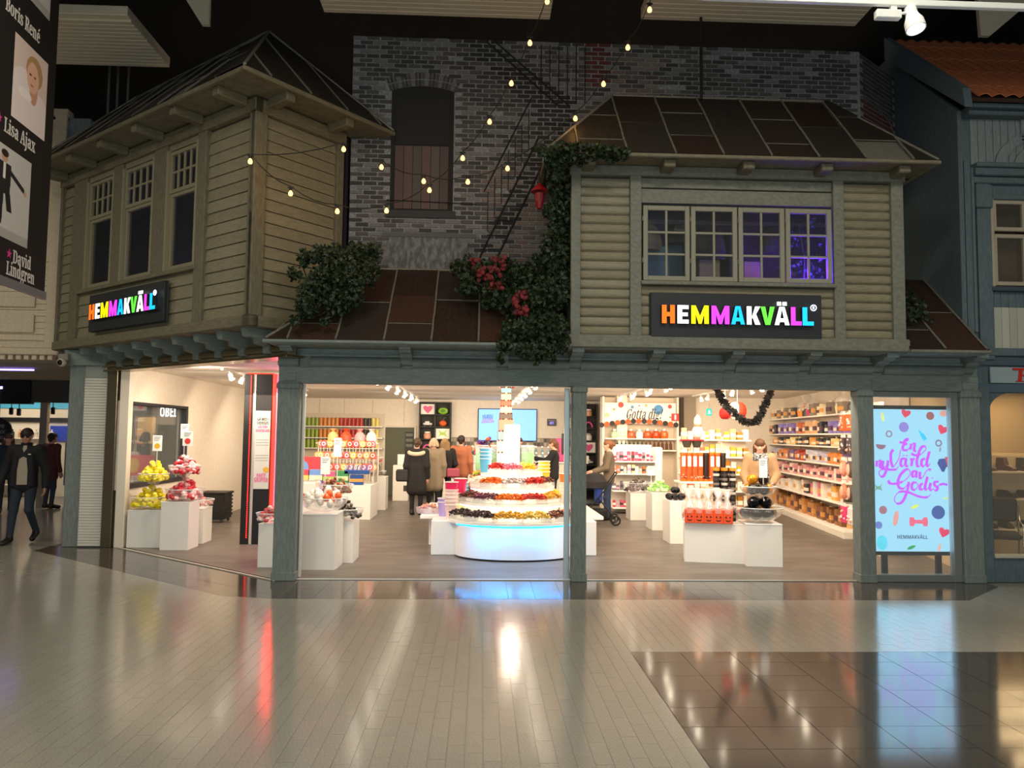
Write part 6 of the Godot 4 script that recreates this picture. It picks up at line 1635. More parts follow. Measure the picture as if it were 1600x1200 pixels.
	bowl(b + Vector3(-0.15, 0.3, -0.2), 0.2, "clear bowl of red sweets behind the lollipop rack", ["d8404c", "e88c90", "f2e4e0"], 60, 0.03, 0.08)
	one("bowl_riser", g().lathe([Vector2(0, 0), Vector2(0.1, 0), Vector2(0.03, 0.05), Vector2(0.03, 0.26), Vector2(0.1, 0.3), Vector2(0, 0.3)], 14), pane_mat("f2f4f4", 0.25, 0.05), "clear riser under the red sweets at the rack end", "bowl stand", b + Vector3(-0.15, 0.0, -0.2))
	card(b + Vector3(-0.2, 0.72, -0.25), 0.14, 0.22, "white card standing over the red sweets at the rack end", "8a7a9c")

func ring_pt(w: float, zf: float, d: float, a: float) -> Vector3: return Vector3(0.5 + w * sin(a), 0, zf - d + d * cos(a))
func tier_outline(w: float, zf: float, d: float, back: float) -> PackedVector2Array:
	var p := PackedVector2Array()
	for k in 25:
		var q := ring_pt(w, zf, d, -PI / 2 + PI * k / 24.0)
		p.append(Vector2(q.x, -q.z))
	p.append(Vector2(0.5 + w, -back)); p.append(Vector2(0.5 - w, -back))
	return p
func slab(outline: PackedVector2Array, y0: float, y1: float) -> Geo:
	var s := g()
	s.x = Transform3D(Basis(Vector3(1, 0, 0), Vector3(0, 0, -1), Vector3(0, 1, 0)), Vector3.ZERO)
	s.extrude(outline, y0, y1)
	s.x = Transform3D.IDENTITY
	return s
func strip(w: float, zf: float, d: float, y: float, r: float, from := -PI / 2, to := PI / 2) -> Geo:
	var p := []
	for k in 21:
		var q := ring_pt(w, zf, d, lerpf(from, to, k / 20.0))
		p.append(q + Vector3(0, y, 0))
	return g().tube(p, r, 6)

func build_island() -> void:
	# stepped pick and mix island; tiers: [half width, front z, depth of the round front, height of its top]
	var T := [[0.86, -1.28, 0.62, 0.46], [0.98, -1.3, 0.75, 0.52], [0.82, -1.72, 0.7, 0.74], [0.66, -2.12, 0.6, 0.95], [0.5, -2.5, 0.5, 1.15]]
	var t := thing("candy_island", "stepped white pick and mix island with glowing edges and a rounded front", "counter")
	var wh := mt("f2f2f0", 0.3)
	obj("base", slab(tier_outline(T[0][0], T[0][1], T[0][2], -6.4), 0.03, 0.46), wh, t)
	obj("plinth_foot", slab(tier_outline(T[0][0] - 0.04, T[0][1] - 0.04, T[0][2], -6.3), 0.004, 0.03), mt("2a2a2c", 0.6), t)
	for s in [-1, 1]:
		obj("side_unit", gb(0.5 + s * 0.8, 0.5 + s * 1.2, 0.004, 0.5, -6.2, -1.88, 0.01), wh, t)
		obj("side_shelf", gb(0.5 + s * 1.18, 0.5 + s * 1.42, 0.44, 0.5, -4.8, -2.6, 0.01), wh, t)
		obj("side_foot", gb(0.5 + s * 1.18, 0.5 + s * 1.3, 0.004, 0.44, -4.6, -2.9, 0.01), wh, t)
	for k in range(1, 5):
		obj("tier_deck", slab(tier_outline(T[k][0], T[k][1], T[k][2], -6.1), T[k][3] - 0.035, T[k][3]), wh, t)
		if k > 1: obj("tier_body", slab(tier_outline(T[k][0] - 0.07, T[k][1] - 0.07, T[k][2], -6.0), T[k - 1][3], T[k][3] - 0.035), wh, t)
		if k > 1: obj("light_strip", strip(T[k][0] - 0.015, T[k][1] - 0.015, T[k][2], T[k][3] - 0.042, 0.008), glow("fff0d0", 7.0), t)
	obj("light_strip", strip(T[0][0] + 0.03, T[1][1] - 0.02, 0.64, 0.475, 0.012, -1.2, 1.2), glow("18a8ff", 6.0), t)
	for s in [[0.1, -1.24], [0.9, -1.24]]: area(Vector2(0.7, 0.03), Vector3(s[0], 0.46, s[1] + 0.03), Vector3(0, -1, -0.15), "30a8ff", 0.45)
	area(Vector2(1.2, 0.03), Vector3(-0.34, 0.43, -2.5), Vector3(-0.5, -1, 0), "2a78ff", 0.35)
	area(Vector2(1.2, 0.03), Vector3(1.34, 0.43, -2.5), Vector3(0.5, -1, 0), "2a78ff", 0.35)
	for k in range(2, 5): area(Vector2(T[k][0] * 1.5, 0.03), Vector3(0.5, T[k][3] - 0.05, T[k][1] + 0.03), Vector3(0, -1, 0.4), "ffe8c0", 0.25)
	# trays of loose sweets
	var words := ["liquorice", "gold toffee", "pale gold toffee", "brown cola", "purple", "red berry", "orange", "grey mint", "green", "pink", "white foam", "yellow"]
	var tone := {"liquorice": ["231a1c", "35262a", "4a343c"], "gold toffee": ["d8a030", "e8b840", "c08a20"], "pale gold toffee": ["e0c050", "d0a838", "f0d878"], "brown cola": ["4a2a20", "6a3a28", "8a5038"], "purple": ["6a3048", "84405c", "542438"], "red berry": ["c02018", "d83828", "a01410"], "orange": ["e87018", "f08c2c", "d85c10"], "grey mint": ["c8c0c0", "a89ca4", "e0d8d8"], "green": ["5a8c2c", "8ab83c", "b0d060"], "pink": ["e87090", "f0a0b4", "d8506c"], "white foam": ["f4ece0", "e8dccc", "fff8ee"], "yellow": ["f0d020", "f6e050", "e0b810"]}
	var plan := [[1, [["liquorice", -1.05], ["liquorice", -0.6], ["gold toffee", -0.12], ["pale gold toffee", 0.32], ["brown cola", 0.78], ["red berry", 1.2]]], [2, [["brown cola", -1.1], ["purple", -0.6], ["orange", -0.1], ["red berry", 0.38], ["gold toffee", 0.9]]], [3, [["white foam", -1.1], ["orange", -0.6], ["grey mint", 0.0], ["red berry", 0.6], ["brown cola", 1.1]]], [4, [["red berry", -0.6], ["pink", 0.0], ["yellow", 0.6]]]]
	for row in plan:
		var k: int = row[0]
		for b in row[1]:
			var a: float = b[1]
			var p := ring_pt(T[k][0] - 0.13, T[k][1] - 0.13, T[k][2], a)
			p.y = T[k][3]
			var w: float = [0.0, 0.43, 0.41, 0.36, 0.3][k]
			var bin := thing("sweet_tray", "clear tray of loose %s sweets on the %s tier of the island" % [b[0], ["", "lowest", "second", "third", "top"][k]], "tray", p, a * 0.85, "sweet trays on the island")
			for q in [[-w / 2, w / 2, 0.1, 0.104], [-w / 2, w / 2, -0.104, -0.1]]: obj("side", gb(q[0], q[1], 0.0, 0.075, q[2], q[3]), pane_mat("f4f8f8", 0.2, 0.04), bin)
			for q in [-w / 2, w / 2]: obj("side", gb(q - 0.002, q + 0.002, 0.0, 0.075, -0.1, 0.1), pane_mat("f4f8f8", 0.2, 0.04), bin)
			tag(obj("sweets", heap(170, w * 0.48, 0.1, 0.15, 0.021, tone[b[0]], false, 0.012), candy_mat(), bin), "", "", "", "stuff")
	# sweets along the sides of the island
	for s in [-1, 1]:
		for i in 5:
			for k in [2, 3, 4]:
				var nm: String = words[(i * 3 + k * 5 + s + 12) % 12]
				var p := Vector3(0.5 + s * (T[k][0] - 0.12), T[k][3], -2.75 - 0.15 * k - i * 0.5)
				var bin := thing("sweet_tray", "tray of loose %s sweets on the %s side of the island, %s tier" % [nm, "doorway" if s < 0 else "stroller", ["", "", "second", "third", "top"][k]], "tray", p, PI / 2 * s, "sweet trays on the island")
				obj("side", gb(-0.2, 0.2, 0.0, 0.075, 0.098, 0.102), pane_mat("f4f8f8", 0.2, 0.04), bin)
				tag(obj("sweets", heap(60, 0.2, 0.09, 0.11, 0.022, tone[nm], false, 0.012), candy_mat(), bin), "", "", "", "stuff")
	var sd := thing("sweet_tray", "tray of pink foam sweets on the small shelf left of the island", "tray", Vector3(-0.8, 0.5, -2.95))
	obj("side", g().lathe([Vector2(0.0, 0.0), Vector2(0.2, 0.0), Vector2(0.22, 0.09), Vector2(0.21, 0.09), Vector2(0.19, 0.01)], 16), pane_mat("e0e0ec", 0.35, 0.05), sd)
	tag(obj("sweets", heap(90, 0.19, 0.19, 0.14, 0.026, ["e8907c", "f0a890", "c87464", "b8a0b0"], true, 0.02), candy_mat(), sd), "", "", "", "stuff")
	# glowing pillar with a paper cake tower on it
	var pl := thing("light_pillar", "square white glowing pillar rising from the middle of the island", "lamp", Vector3(0.5, 1.15, -3.0))
	obj("diffuser", gb(-0.12, 0.12, 0, 0.76, -0.12, 0.12, 0.006), glow("fff6e8", 2.4), pl)
	obj("foot", gb(-0.16, 0.16, 0.0, 0.02, -0.16, 0.16), mt("f2f2f0", 0.4), pl)
	area(Vector2(0.22, 0.7), Vector3(0.5, 1.53, -2.86), Vector3(0, 0, 1), "fff0d8", 0.5)
	area(Vector2(0.22, 0.7), Vector3(0.36, 1.53, -3.0), Vector3(-1, 0, 0), "fff0d8", 0.4)
	area(Vector2(0.22, 0.7), Vector3(0.64, 1.53, -3.0), Vector3(1, 0, 0), "fff0d8", 0.4)
	var cake := thing("paper_tower", "tall pile of printed sweet boxes stacked like a cake tower", "ornament", Vector3(0.42, 1.15, -3.75))
	var yy := 0.0
	for a in [[0.3, 0.3, "e8dcd0"], [0.3, 0.2, "d8ccc0"], [0.27, 0.16, "90a8b0"], [0.25, 0.2, "d89078"], [0.22, 0.1, "6a5a50"], [0.2, 0.12, "d8c0a8"], [0.19, 0.1, "d86850"], [0.17, 0.12, "e0d4a0"], [0.17, 0.1, "80b4bc"]]:
		obj("box_layer", gb(-a[0] / 2, a[0] / 2, yy, yy + a[1], -a[0] / 2, a[0] / 2, 0.006), mt(a[2], 0.6), cake)
		for q in 5: obj("trim_sweet", g().ball(Vector3(-a[0] / 2 + a[0] * (q + 0.5) / 5, yy + a[1], a[0] / 2), Vector3(0.016, 0.016, 0.012), 6, 4), mt(["8a2c24", "4a3a30", "e0c0a0"][q % 3], 0.5), cake)
		yy += a[1]
	obj("bow", heap(16, 0.12, 0.05, 0.08, 0.03, ["d8503c", "f0d0b8", "a83424"], true, 0.0), candy_mat(), cake, Vector3(0, yy, 0))
	# bunch of bright paper flowers, clear boxes of green sweets
	var fl := thing("paper_bouquet", "bunch of orange and purple foil bows on the upper island", "ornament", Vector3(0.1, 1.3, -4.3))
	obj("pot", g().lathe([Vector2(0, -0.15), Vector2(0.1, -0.15), Vector2(0.13, 0.1), Vector2(0, 0.1)], 12), mt("c8a0b8", 0.4), fl)
	tag(obj("bows", heap(60, 0.26, 0.16, 0.34, 0.045, ["e8641c", "f08030", "4a2c78", "6a3c98", "2c3c6c"], true, 0.06), candy_mat(), fl), "", "", "", "stuff")
	for i in 4:
		var bx := thing("sweet_dispenser", "clear upright box of green sweets on the upper island " + ["with a pink top", "beside the bouquet", "beside the light pillar", "behind the light pillar"][i], "dispenser", Vector3(0.02 + i * 0.26, 1.15, -3.7 - 0.12 * (i % 2)), 0, "clear sweet dispensers")
		obj("case", gb(-0.11, 0.11, 0, 0.4, -0.1, 0.1, 0.004), pane_mat("e8f4e8", 0.25, 0.04), bx)
		obj("filling", gb(-0.1, 0.1, 0.01, 0.3, -0.09, 0.09, 0.01), mt(["6ab83c", "58a030", "78c04a", "5cac38"][i], 0.45), bx)
		obj("lid", gb(-0.115, 0.115, 0.4, 0.42, -0.105, 0.105, 0.004), mt("e8b0b8" if i == 0 else "e8eee8", 0.3), bx)
	# tubs and paper cups
	var cup := g().lathe([Vector2(0, 0), Vector2(0.075, 0), Vector2(0.095, 0.2), Vector2(0.1, 0.2), Vector2(0.1, 0.215), Vector2(0.09, 0.215)], 16).mesh()
	var stacks := [[-0.42, 0.5, -2.05, 5, "e8c8c4", "pale pink"], [-0.42, 0.83, -2.05, 1, "d81c5c", "magenta"], [-0.3, 0.5, -2.45, 3, "d8e8a8", "lime"], [-0.3, 0.86, -2.45, 1, "d81c5c", "bright pink"], [-0.28, 0.5, -2.9, 6, "78c4e8", "light blue"], [0.08, 1.15, -2.95, 4, "60b8e0", "sky blue"], [1.02, 0.95, -3.0, 4, "f0c038", "yellow"], [1.28, 0.5, -2.2, 7, "f8f0e0", "cream"], [1.28, 0.96, -2.2, 1, "f07c1c", "orange"], [1.56, 0.5, -2.7, 7, "f4f0ea", "white"], [1.56, 0.96, -2.7, 1, "e8681c", "dark orange"], [-0.55, 0.5, -2.5, 2, "a898d8", "lilac"]]
	for s in stacks:
		for i in s[3]:
			var c := thing("paper_cup", "%s sweet cup%s on the island edge" % [s[5], " in a nested stack" if s[3] > 1 else ""], "cup", Vector3(s[0], s[1] + 0.002 + i * 0.055, s[2]), 0, "sweet cups on the island")
			obj("body", cup, mt(s[4], 0.45), c)
			var rg := []
			for q in 17: rg.append(Vector3(cos(TAU * q / 16.0) * 0.098, 0.212, sin(TAU * q / 16.0) * 0.098))
			obj("rim", g().tube(rg, 0.006, 5, false), mt("f4efe8", 0.4), c)
	box_item("sweet_box", Vector3(-0.12, 0.53, -2.2), Vector3(0.2, 0.16, 0.14), "eef0e4", "white and yellow box on the left shoulder of the island", "box", "", 0.1, "e0d040")

func build_halloween() -> void:
	# wall bay with the printed banner
	var z := -9.15
	var tl := Z(945, 629, z); var br := Z(1056, 663, z)
	var u := thing("banner_bay", "white wall bay with a printed banner above two shelves", "shelf", Vector3(0, 0, z))
	obj("back", gb(tl.x - 0.05, br.x + 0.05, 0, 2.7, -0.35, -0.3), mt("d8c8b0", 0.7), u)
	obj("banner", gb(tl.x, br.x, br.y, tl.y, -0.02, 0.0), mt("f2e8da", 0.6), u)
	for x in [tl.x - 0.06, br.x + 0.02]: obj("side", gb(x, x + 0.05, 0, 2.7, -0.35, 0.02, 0.004), mt("e8ddcc", 0.6), u)
	var mid := (tl.x + br.x) * 0.5
	write(u, "Gotta dig!", Vector3(mid + 0.1, (tl.y + br.y) * 0.5 - 0.02, 0.003), 0.24, mt("3a332c", 0.6), 0.86, true, true, 0.003, 0.22)
	for a in [[0.35, 0.05, 0.07, "c8463c"], [0.6, 0.1, 0.04, "5a8cb8"], [1.17, 0.16, 0.12, "4c88b8"], [1.42, 0.08, 0.05, "c8463c"], [0.05, 0.3, 0.06, "a8b890"], [0.2, 0.16, 0.03, "d89a4c"], [0.9, 0.06, 0.035, "b8a868"], [0.75, 0.07, 0.02, "8a6a9c"], [0.5, 0.32, 0.02, "c8463c"]]: obj("printed_dot", g().tube([Vector3(tl.x + a[0] * (br.x - tl.x) / 1.55, tl.y - a[1], 0.0), Vector3(tl.x + a[0] * (br.x - tl.x) / 1.55, tl.y - a[1], 0.004)], a[2], 16), mt(a[3], 0.6), u)
	for py in [685.0, 703.0]: obj("shelf", gb(tl.x, br.x, Z(1000, py, z).y - 0.03, Z(1000, py, z).y, -0.3, 0.05, 0.004), mt("f4ecdf", 0.5), u)
	var dg := thing("disc_garland", "garland of orange and black paper discs under the printed banner", "garland", Z(1000, 658, z + 0.03))
	for q in [940, 1056]: obj("cord_end", g().tube([Z(q, 664, z + 0.06) - dg.position, Z(q, 664, z) - dg.position], 0.006, 5), mt("26211e", 0.7), dg)
	for i in 15:
		var p := Z(940 + i * 8.3, 664 - 6.0 * sin(PI * i / 14.0), z + 0.06)
		obj("paper_disc", g().tube([Vector3(0, 0, -0.006), Vector3(0, 0, 0.006)], 0.062, 14), mt("e8541c" if i % 2 else "26211e", 0.7), dg, p - dg.position)
	for i in 7:
		var p := Z(960 + i * 13, 685, z - 0.1) + Vector3(0, 0.003, 0)
		var c: Array = [["a8c0a0", "green"], ["c8d0b8", "pale"], ["d85c30", "orange"], ["e0e4e0", "clear"], ["e8501c", "red orange"], ["d84418", "red"], ["e86428", "orange"]][i]
		var t := thing("sweet_jar", c[1] + " round jar on the upper shelf below the printed banner", "jar", p, 0, "jars below the banner")
		obj("jar", g().lathe([Vector2(0, 0), Vector2(0.08, 0), Vector2(0.1, 0.06), Vector2(0.09, 0.14), Vector2(0.05, 0.18), Vector2(0, 0.18)], 12), mt(c[0], 0.25), t)
		obj("lid", g().lathe([Vector2(0, 0.18), Vector2(0.06, 0.18), Vector2(0.06, 0.22), Vector2(0, 0.22)], 12), mt("c8c8c0", 0.3, 0.5), t)
	for i in 16:
		var p := Z(952 + i * 6.4, 703, z - 0.05) + Vector3(0, 0.003, 0)
		var t := thing("drink_bottle", ("dark green" if i < 9 else "brown") + " bottle on the lower shelf below the printed banner", "bottle", p, 0, "bottles below the banner")
		obj("body", g().lathe([Vector2(0, 0), Vector2(0.035, 0), Vector2(0.035, 0.13), Vector2(0.014, 0.17), Vector2(0.014, 0.22), Vector2(0, 0.22)], 8), mt("3c4a38" if i < 9 else "5a3018", 0.3), t)
		obj("cap", g().tube([Vector3(0, 0.215, 0), Vector3(0, 0.23, 0)], 0.017, 8), mt("b8b0a0", 0.4), t)
	# gondola in front of it
	var gz := -8.0
	var l := Z(957, 797, gz); var r := Z(1024, 700, gz)
	var gd := thing("gondola", "white four shelf gondola packed with pink and white toys", "shelf", Vector3(0, 0, gz))
	obj("back", gb(l.x, r.x, 0.02, 1.55, -0.45, -0.4, 0.005), mt("ece4d8", 0.5), gd)
	obj("end_panel", gb(r.x, r.x + 0.16, 0.02, 1.5, -0.45, 0.05, 0.03), mt("f2ece2", 0.5), gd)
	var lv := [0.14, 0.52, 0.9, 1.18]
	for i in 4: obj("shelf", gb(l.x, r.x, lv[i] - 0.03, lv[i], -0.42, 0.12 - 0.04 * i, 0.005), mt("f6f1e8", 0.45), gd)
	var pal := [["c84c5c", "blue grey", "6a7c94"], ["e8e4dc", "silver", "a8a8b0"], ["f0e0c0", "cream", "e87838"], ["d83c6c", "pink", "c82848"]]
	for i in 4:
		for k in 11:
			var w := rr(0.05, 0.08); var h := rr(0.1, 0.22)
			var cc: String = [["e05a7c", "7a90b0", "d84060", "c8c8d0"], ["c8c4cc", "9098b0", "f0ece4", "6c6474"], ["f4e8cc", "e8e0d8", "e86c2c", "d8c4a0"], ["d83058", "e85078", "b82040", "e87890", "4c78b8"]][i][rng.randi() % 4]
			box_item("toy_pack", Vector3(l.x + 0.05 + k * (r.x - l.x - 0.08) / 10.5, lv[i] + 0.002, gz - 0.06 - rr(0, 0.08)), Vector3(w, h, 0.08), cc, "%s toy pack on the %s shelf of the white gondola" % [word(cc), ["bottom", "lower", "upper", "top"][i]], "toy", "toy packs on the gondola", rr(-0.08, 0.08), ["f4f0ea", "f0a0b4", "3a3a44"][k % 3])
	# plinths towards the right
	var p1 := plinth(985, 1017, 771, 813, 0.5, "white plinth with a bowl of dark sweets near the gondola")
	bowl(p1 + Vector3(0, 0, 0), 0.33, "wide clear bowl of dark wrapped sweets near the gondola", ["5a4a48", "7a6a68", "3a3234", "a89ca0"], 90, 0.04, 0.1)
	var b := plinth(1019, 1050, 770, 829, 0.55, "white plinth carrying green frog sweets")
	var fg := thing("sweet_pile", "loose pile of light green frog sweets on a white plinth", "sweets", b)
	tag(obj("sweets", heap(70, 0.2, 0.2, 0.2, 0.05, ["b8e090", "98d070", "d8f0c0", "80c058"], true, 0.02), candy_mat(), fg), "", "", "", "stuff")
	card(b + Vector3(-0.12, 0.3, -0.1), 0.14, 0.18, "white card behind the green frog sweets")
	var c := plinth(1047, 1076, 783, 850, 0.5, "white plinth under the pile of black foil balls")
	for i in 7:
		var an := i * 0.9
		one("foil_ball", g().ball(Vector3.ZERO, Vector3(0.06, 0.058, 0.06), 12, 8), mt("15141a", 0.2, 0.3), "black foil ball in the small pile on a white plinth", "ball", c + Vector3(cos(an) * 0.11 * (1.0 if i < 5 else 0.4), 0.058 if i < 5 else 0.16, sin(an) * 0.11 * (1.0 if i < 5 else 0.4)), "black foil balls in a pile")
	# two big plinths in front
	var o := plinth(1071, 1163, 818, 880, 0.46, "broad white plinth under the orange pumpkin boxes", 0.0, deg_to_rad(-13))
	var q := plinth(1168, 1222, 819, 886, 0.56, "white plinth under the bowls of black balls", 0.0, deg_to_rad(-7))
	for k in 7:
		var p := o + Basis(Vector3.UP, deg_to_rad(-13)) * (Vector3(-0.29 + k * 0.13, 0, 0.22) if k < 5 else Vector3(-0.22 + (k - 5) * 0.36, 0, 0.06))
		var bx := thing("pumpkin_box", "orange pumpkin face box with a cellophane top on the broad plinth", "box", p, deg_to_rad(-13), "pumpkin face boxes")
		obj("body", gb(-0.065, 0.065, 0.004, 0.19, -0.06, 0.06, 0.006), mt("e8501c", 0.5), bx)
		for s in [-1, 1]: obj("printed_eye", g().extrude(pv([s * 0.012, 0.08, s * 0.042, 0.085, s * 0.027, 0.115]), 0.06, 0.062), mt("3a1408", 0.6), bx)
		obj("printed_mouth", g().extrude(pv([-0.04, 0.06, -0.02, 0.035, 0.02, 0.035, 0.04, 0.06, 0.015, 0.05, -0.015, 0.05]), 0.06, 0.062), mt("3a1408", 0.6), bx)
		obj("cellophane", g().lathe([Vector2(0.075, 0.14), Vector2(0.08, 0.22), Vector2(0.035, 0.3), Vector2(0.015, 0.34), Vector2(0.07, 0.44), Vector2(0.1, 0.47)], 9), pane_mat("fff6ee", 0.25, 0.12), bx)
		tag(obj("sweets", heap(16, 0.05, 0.05, 0.14, 0.02, ["f0d8c8", "d88a6c", "b86048", "fff0e4"], true, 0.12), candy_mat(), bx), "", "", "", "stuff")
	for k in 9:
		var p := o + Vector3(-0.28 + (k % 5) * 0.13, 0, 0.0 - 0.16 * (k / 5))
		var bg := thing("cellophane_bag", "clear cellophane gift bag of mixed sweets behind the pumpkin boxes", "bag", p, rr(0, 3), "cellophane gift bags")
		obj("cellophane", g().lathe([Vector2(0.0, 0.0), Vector2(0.075, 0.0), Vector2(0.085, 0.16), Vector2(0.06, 0.26), Vector2(0.015, 0.33), Vector2(0.06, 0.43), Vector2(0.09, 0.46)], 9), pane_mat("fff4ea", 0.28, 0.12), bg)
		tag(obj("sweets", heap(34, 0.065, 0.065, 0.24, 0.022, ["e0b49c", "c87a5c", "f4e4d4", "d0583c", "e8c8b4"], true, 0.02), candy_mat(), bg), "", "", "", "stuff")
	# two bowls of black and gold balls
	var qb := q + Vector3(0.0, 0, 0.05)
	bowl(qb, 0.34, "wide lower bowl of large black balls", [], 0)
	bowl(qb + Vector3(0, 0.34, 0), 0.25, "upper bowl of black and gold balls", [], 0)
	one("bowl_riser", g().lathe([Vector2(0, 0), Vector2(0.06, 0), Vector2(0.015, 0.06), Vector2(0.015, 0.28), Vector2(0.08, 0.31), Vector2(0, 0.31)], 14), pane_mat("f2f4f4", 0.25, 0.05), "clear stem between the bowls of black balls", "bowl stand", qb + Vector3(0, 0.03, 0))
	for k in 9:
		var an := TAU * k / (6.0 if k < 6 else 3.0)
		var low := k < 6
		one("glass_ball", g().ball(Vector3.ZERO, Vector3(0.085, 0.085, 0.085), 16, 10), mt("101014" if k % 5 else "8a6420", 0.12, 0.2), ("black" if k % 5 else "gold") + " glossy ball in the lower bowl", "ball", qb + Vector3(cos(an + (0.0 if low else 0.5)) * (0.175 if low else 0.1), 0.13 if low else 0.275, sin(an + (0.0 if low else 0.5)) * (0.175 if low else 0.1)), "balls in the lower bowl")
	for k in 7:
		var an := TAU * k / 5.0 if k < 5 else PI * k
		var gold := k in [0, 3, 5]
		one("glass_ball", g().ball(Vector3.ZERO, Vector3(0.075, 0.075, 0.075), 16, 10), mt("d89020" if gold else "2c2622", 0.15, 0.5 if gold else 0.1), ("gold" if gold else "brown black") + " glossy ball in the upper bowl", "ball", qb + Vector3(cos(an) * (0.13 if k < 5 else 0.078), 0.46 if k < 5 else 0.59, sin(an) * (0.13 if k < 5 else 0.078)), "balls in the upper bowl")
	card(qb + Vector3(0.04, 0.62, 0.1), 0.11, 0.26, "tall white price card above the black and gold balls")
	# raised shelf of orange tubes
	var tz := -4.2
	var t0 := Z(1058, 751, tz); var t1 := Z(1132, 751, tz)
	var tb := thing("display_table", "white display table carrying orange sweet tubes", "table", Vector3((t0.x + t1.x) / 2, 0.004, tz))
	var hw := (t1.x - t0.x) / 2
	obj("tabletop", gb(-hw, hw, t0.y - 0.04, t0.y - 0.004, -0.25, 0.25, 0.005), mt("f6f0e6", 0.4), tb)
	for s in [[-1, -1], [1, -1], [-1, 1], [1, 1]]: obj("leg", gb(s[0] * (hw - 0.04) - 0.02, s[0] * (hw - 0.04) + 0.02, 0, t0.y - 0.04, s[1] * 0.21 - 0.02, s[1] * 0.21 + 0.02), mt("e8e0d4", 0.5), tb)
	for k in 8:
		var p := Vector3(t0.x + 0.07 + k * (hw * 2 - 0.14) / 7.0, t0.y, tz + 0.14)
		var dark := k in [4, 7]
		var tu := thing("sweet_tube", ("black" if dark else "orange") + " tall sweet tube with a printed label on the display table", "tube", p, 0, "sweet tubes on the display table")
		obj("tube", g().lathe([Vector2(0, 0.0), Vector2(0.05, 0.0), Vector2(0.05, 0.46), Vector2(0, 0.46)], 12), mt("2a1c18" if dark else "d85c24", 0.3), tu)
		obj("lid", g().lathe([Vector2(0, 0.46), Vector2(0.056, 0.46), Vector2(0.056, 0.5), Vector2(0, 0.5)], 12), mt("3a2a24" if dark else "f06a1c", 0.4), tu)
		obj("base", g().lathe([Vector2(0, -0.0), Vector2(0.056, -0.0), Vector2(0.056, 0.04), Vector2(0.05, 0.04)], 12), mt("f06a1c", 0.4), tu)
		if not dark: obj("printed_label", gb(-0.03, 0.03, 0.26, 0.44, 0.04, 0.053), mt("f4ece4", 0.5), tu)
		tag(obj("sweets", heap(26, 0.05, 0.05, 0.2, 0.018, ["e8a088", "c84c3c", "f4e0d0", "5a2c24"], true, 0.04), candy_mat(), tu), "", "", "", "stuff")
	var cup := thing("dome_tray", "round tray of dark cakes with a red scalloped rim above the orange tubes", "tray", Z(1081, 692, tz - 0.1))
	for s in [-0.09, 0.09]: obj("cake", g().lathe([Vector2(0, -0.09), Vector2(0.06, -0.08), Vector2(0.09, 0.03), Vector2(0, 0.03)], 12), mt("3c4034", 0.4), cup, Vector3(s, 0, 0))
	for k in 11: obj("scallop", g().ball(Vector3(-0.19 + k * 0.038, 0.045, 0.0), Vector3(0.025, 0.02, 0.1), 8, 5), mt("b8283c", 0.5), cup)
	obj("post", g().tube([Vector3(0, t0.y - Z(1081, 692, tz - 0.1).y, 0), Vector3(0, -0.06, 0)], 0.015, 6), mt("e8e0d4", 0.4), cup)
	var sn := thing("toy_snowman", "white cellophane wrapped toy figure on the dome tray", "toy", Z(1090, 680, tz - 0.1))
	obj("body", g().ball(Vector3(0, 0.06, 0), Vector3(0.1, 0.12, 0.09), 12, 8), mt("f6ece2", 0.4), sn)
	obj("head", g().ball(Vector3(0, 0.23, 0), Vector3(0.07, 0.08, 0.07), 12, 8), mt("f0c8b0", 0.4), sn)
	obj("scarf", g().lathe([Vector2(0.05, 0.15), Vector2(0.075, 0.16), Vector2(0.07, 0.19), Vector2(0.04, 0.19)], 12), mt("d86c4c", 0.5), sn)
	obj("hat", g().lathe([Vector2(0, 0.38), Vector2(0.05, 0.32), Vector2(0.07, 0.27), Vector2(0, 0.27)], 10), mt("d8b8a8", 0.5), sn)
	# tall tin cluster of wrapped black tubes between the boxes and the bowls
	for k in 5:
		var p := o + Vector3(0.12 + 0.06 * k, 0, -0.08 - 0.1 * (k % 2))
		var tu := thing("liquorice_tube", "tall clear tube of black and white liquorice on the broad plinth", "tube", p, 0, "tall liquorice tubes")
		obj("tube", g().lathe([Vector2(0, 0), Vector2(0.045, 0), Vector2(0.045, 0.72), Vector2(0, 0.72)], 12), mt("241e1c", 0.3), tu)
		for j in 10: obj("sweet_band", g().lathe([Vector2(0.046, 0.05 + j * 0.066), Vector2(0.0475, 0.06 + j * 0.066), Vector2(0.0475, 0.075 + j * 0.066), Vector2(0.046, 0.085 + j * 0.066)], 12), mt(["c8c0b8", "7a7068", "3a322e"][(j + k) % 3], 0.4), tu)
		obj("lid", g().lathe([Vector2(0, 0.72), Vector2(0.05, 0.72), Vector2(0.05, 0.76), Vector2(0, 0.76)], 12), mt("14100e" if k % 2 else "e88a1c", 0.4), tu)
	# hanging decorations
	var pts := [[1118, 602, -2.6], [1128, 622, -2.6], [1134, 634, -2.6], [1150, 648, -2.6], [1166, 660, -2.6], [1182, 658, -2.6], [1192, 640, -2.6], [1201, 622, -2.6], [1206, 600, -2.6]]
	var gpath := []
	for p in pts: gpath.append(Z(p[0], p[1], p[2]))
	var gl := thing("black_garland", "ragged black paper garland looping below the shop ceiling", "garland", gpath[0])
	var gp := []
	for p in gpath: gp.append(p - gpath[0])
	obj("cord", g().tube(gp, 0.012, 6), mt("1a1614", 0.8), gl)
	var lf := g()
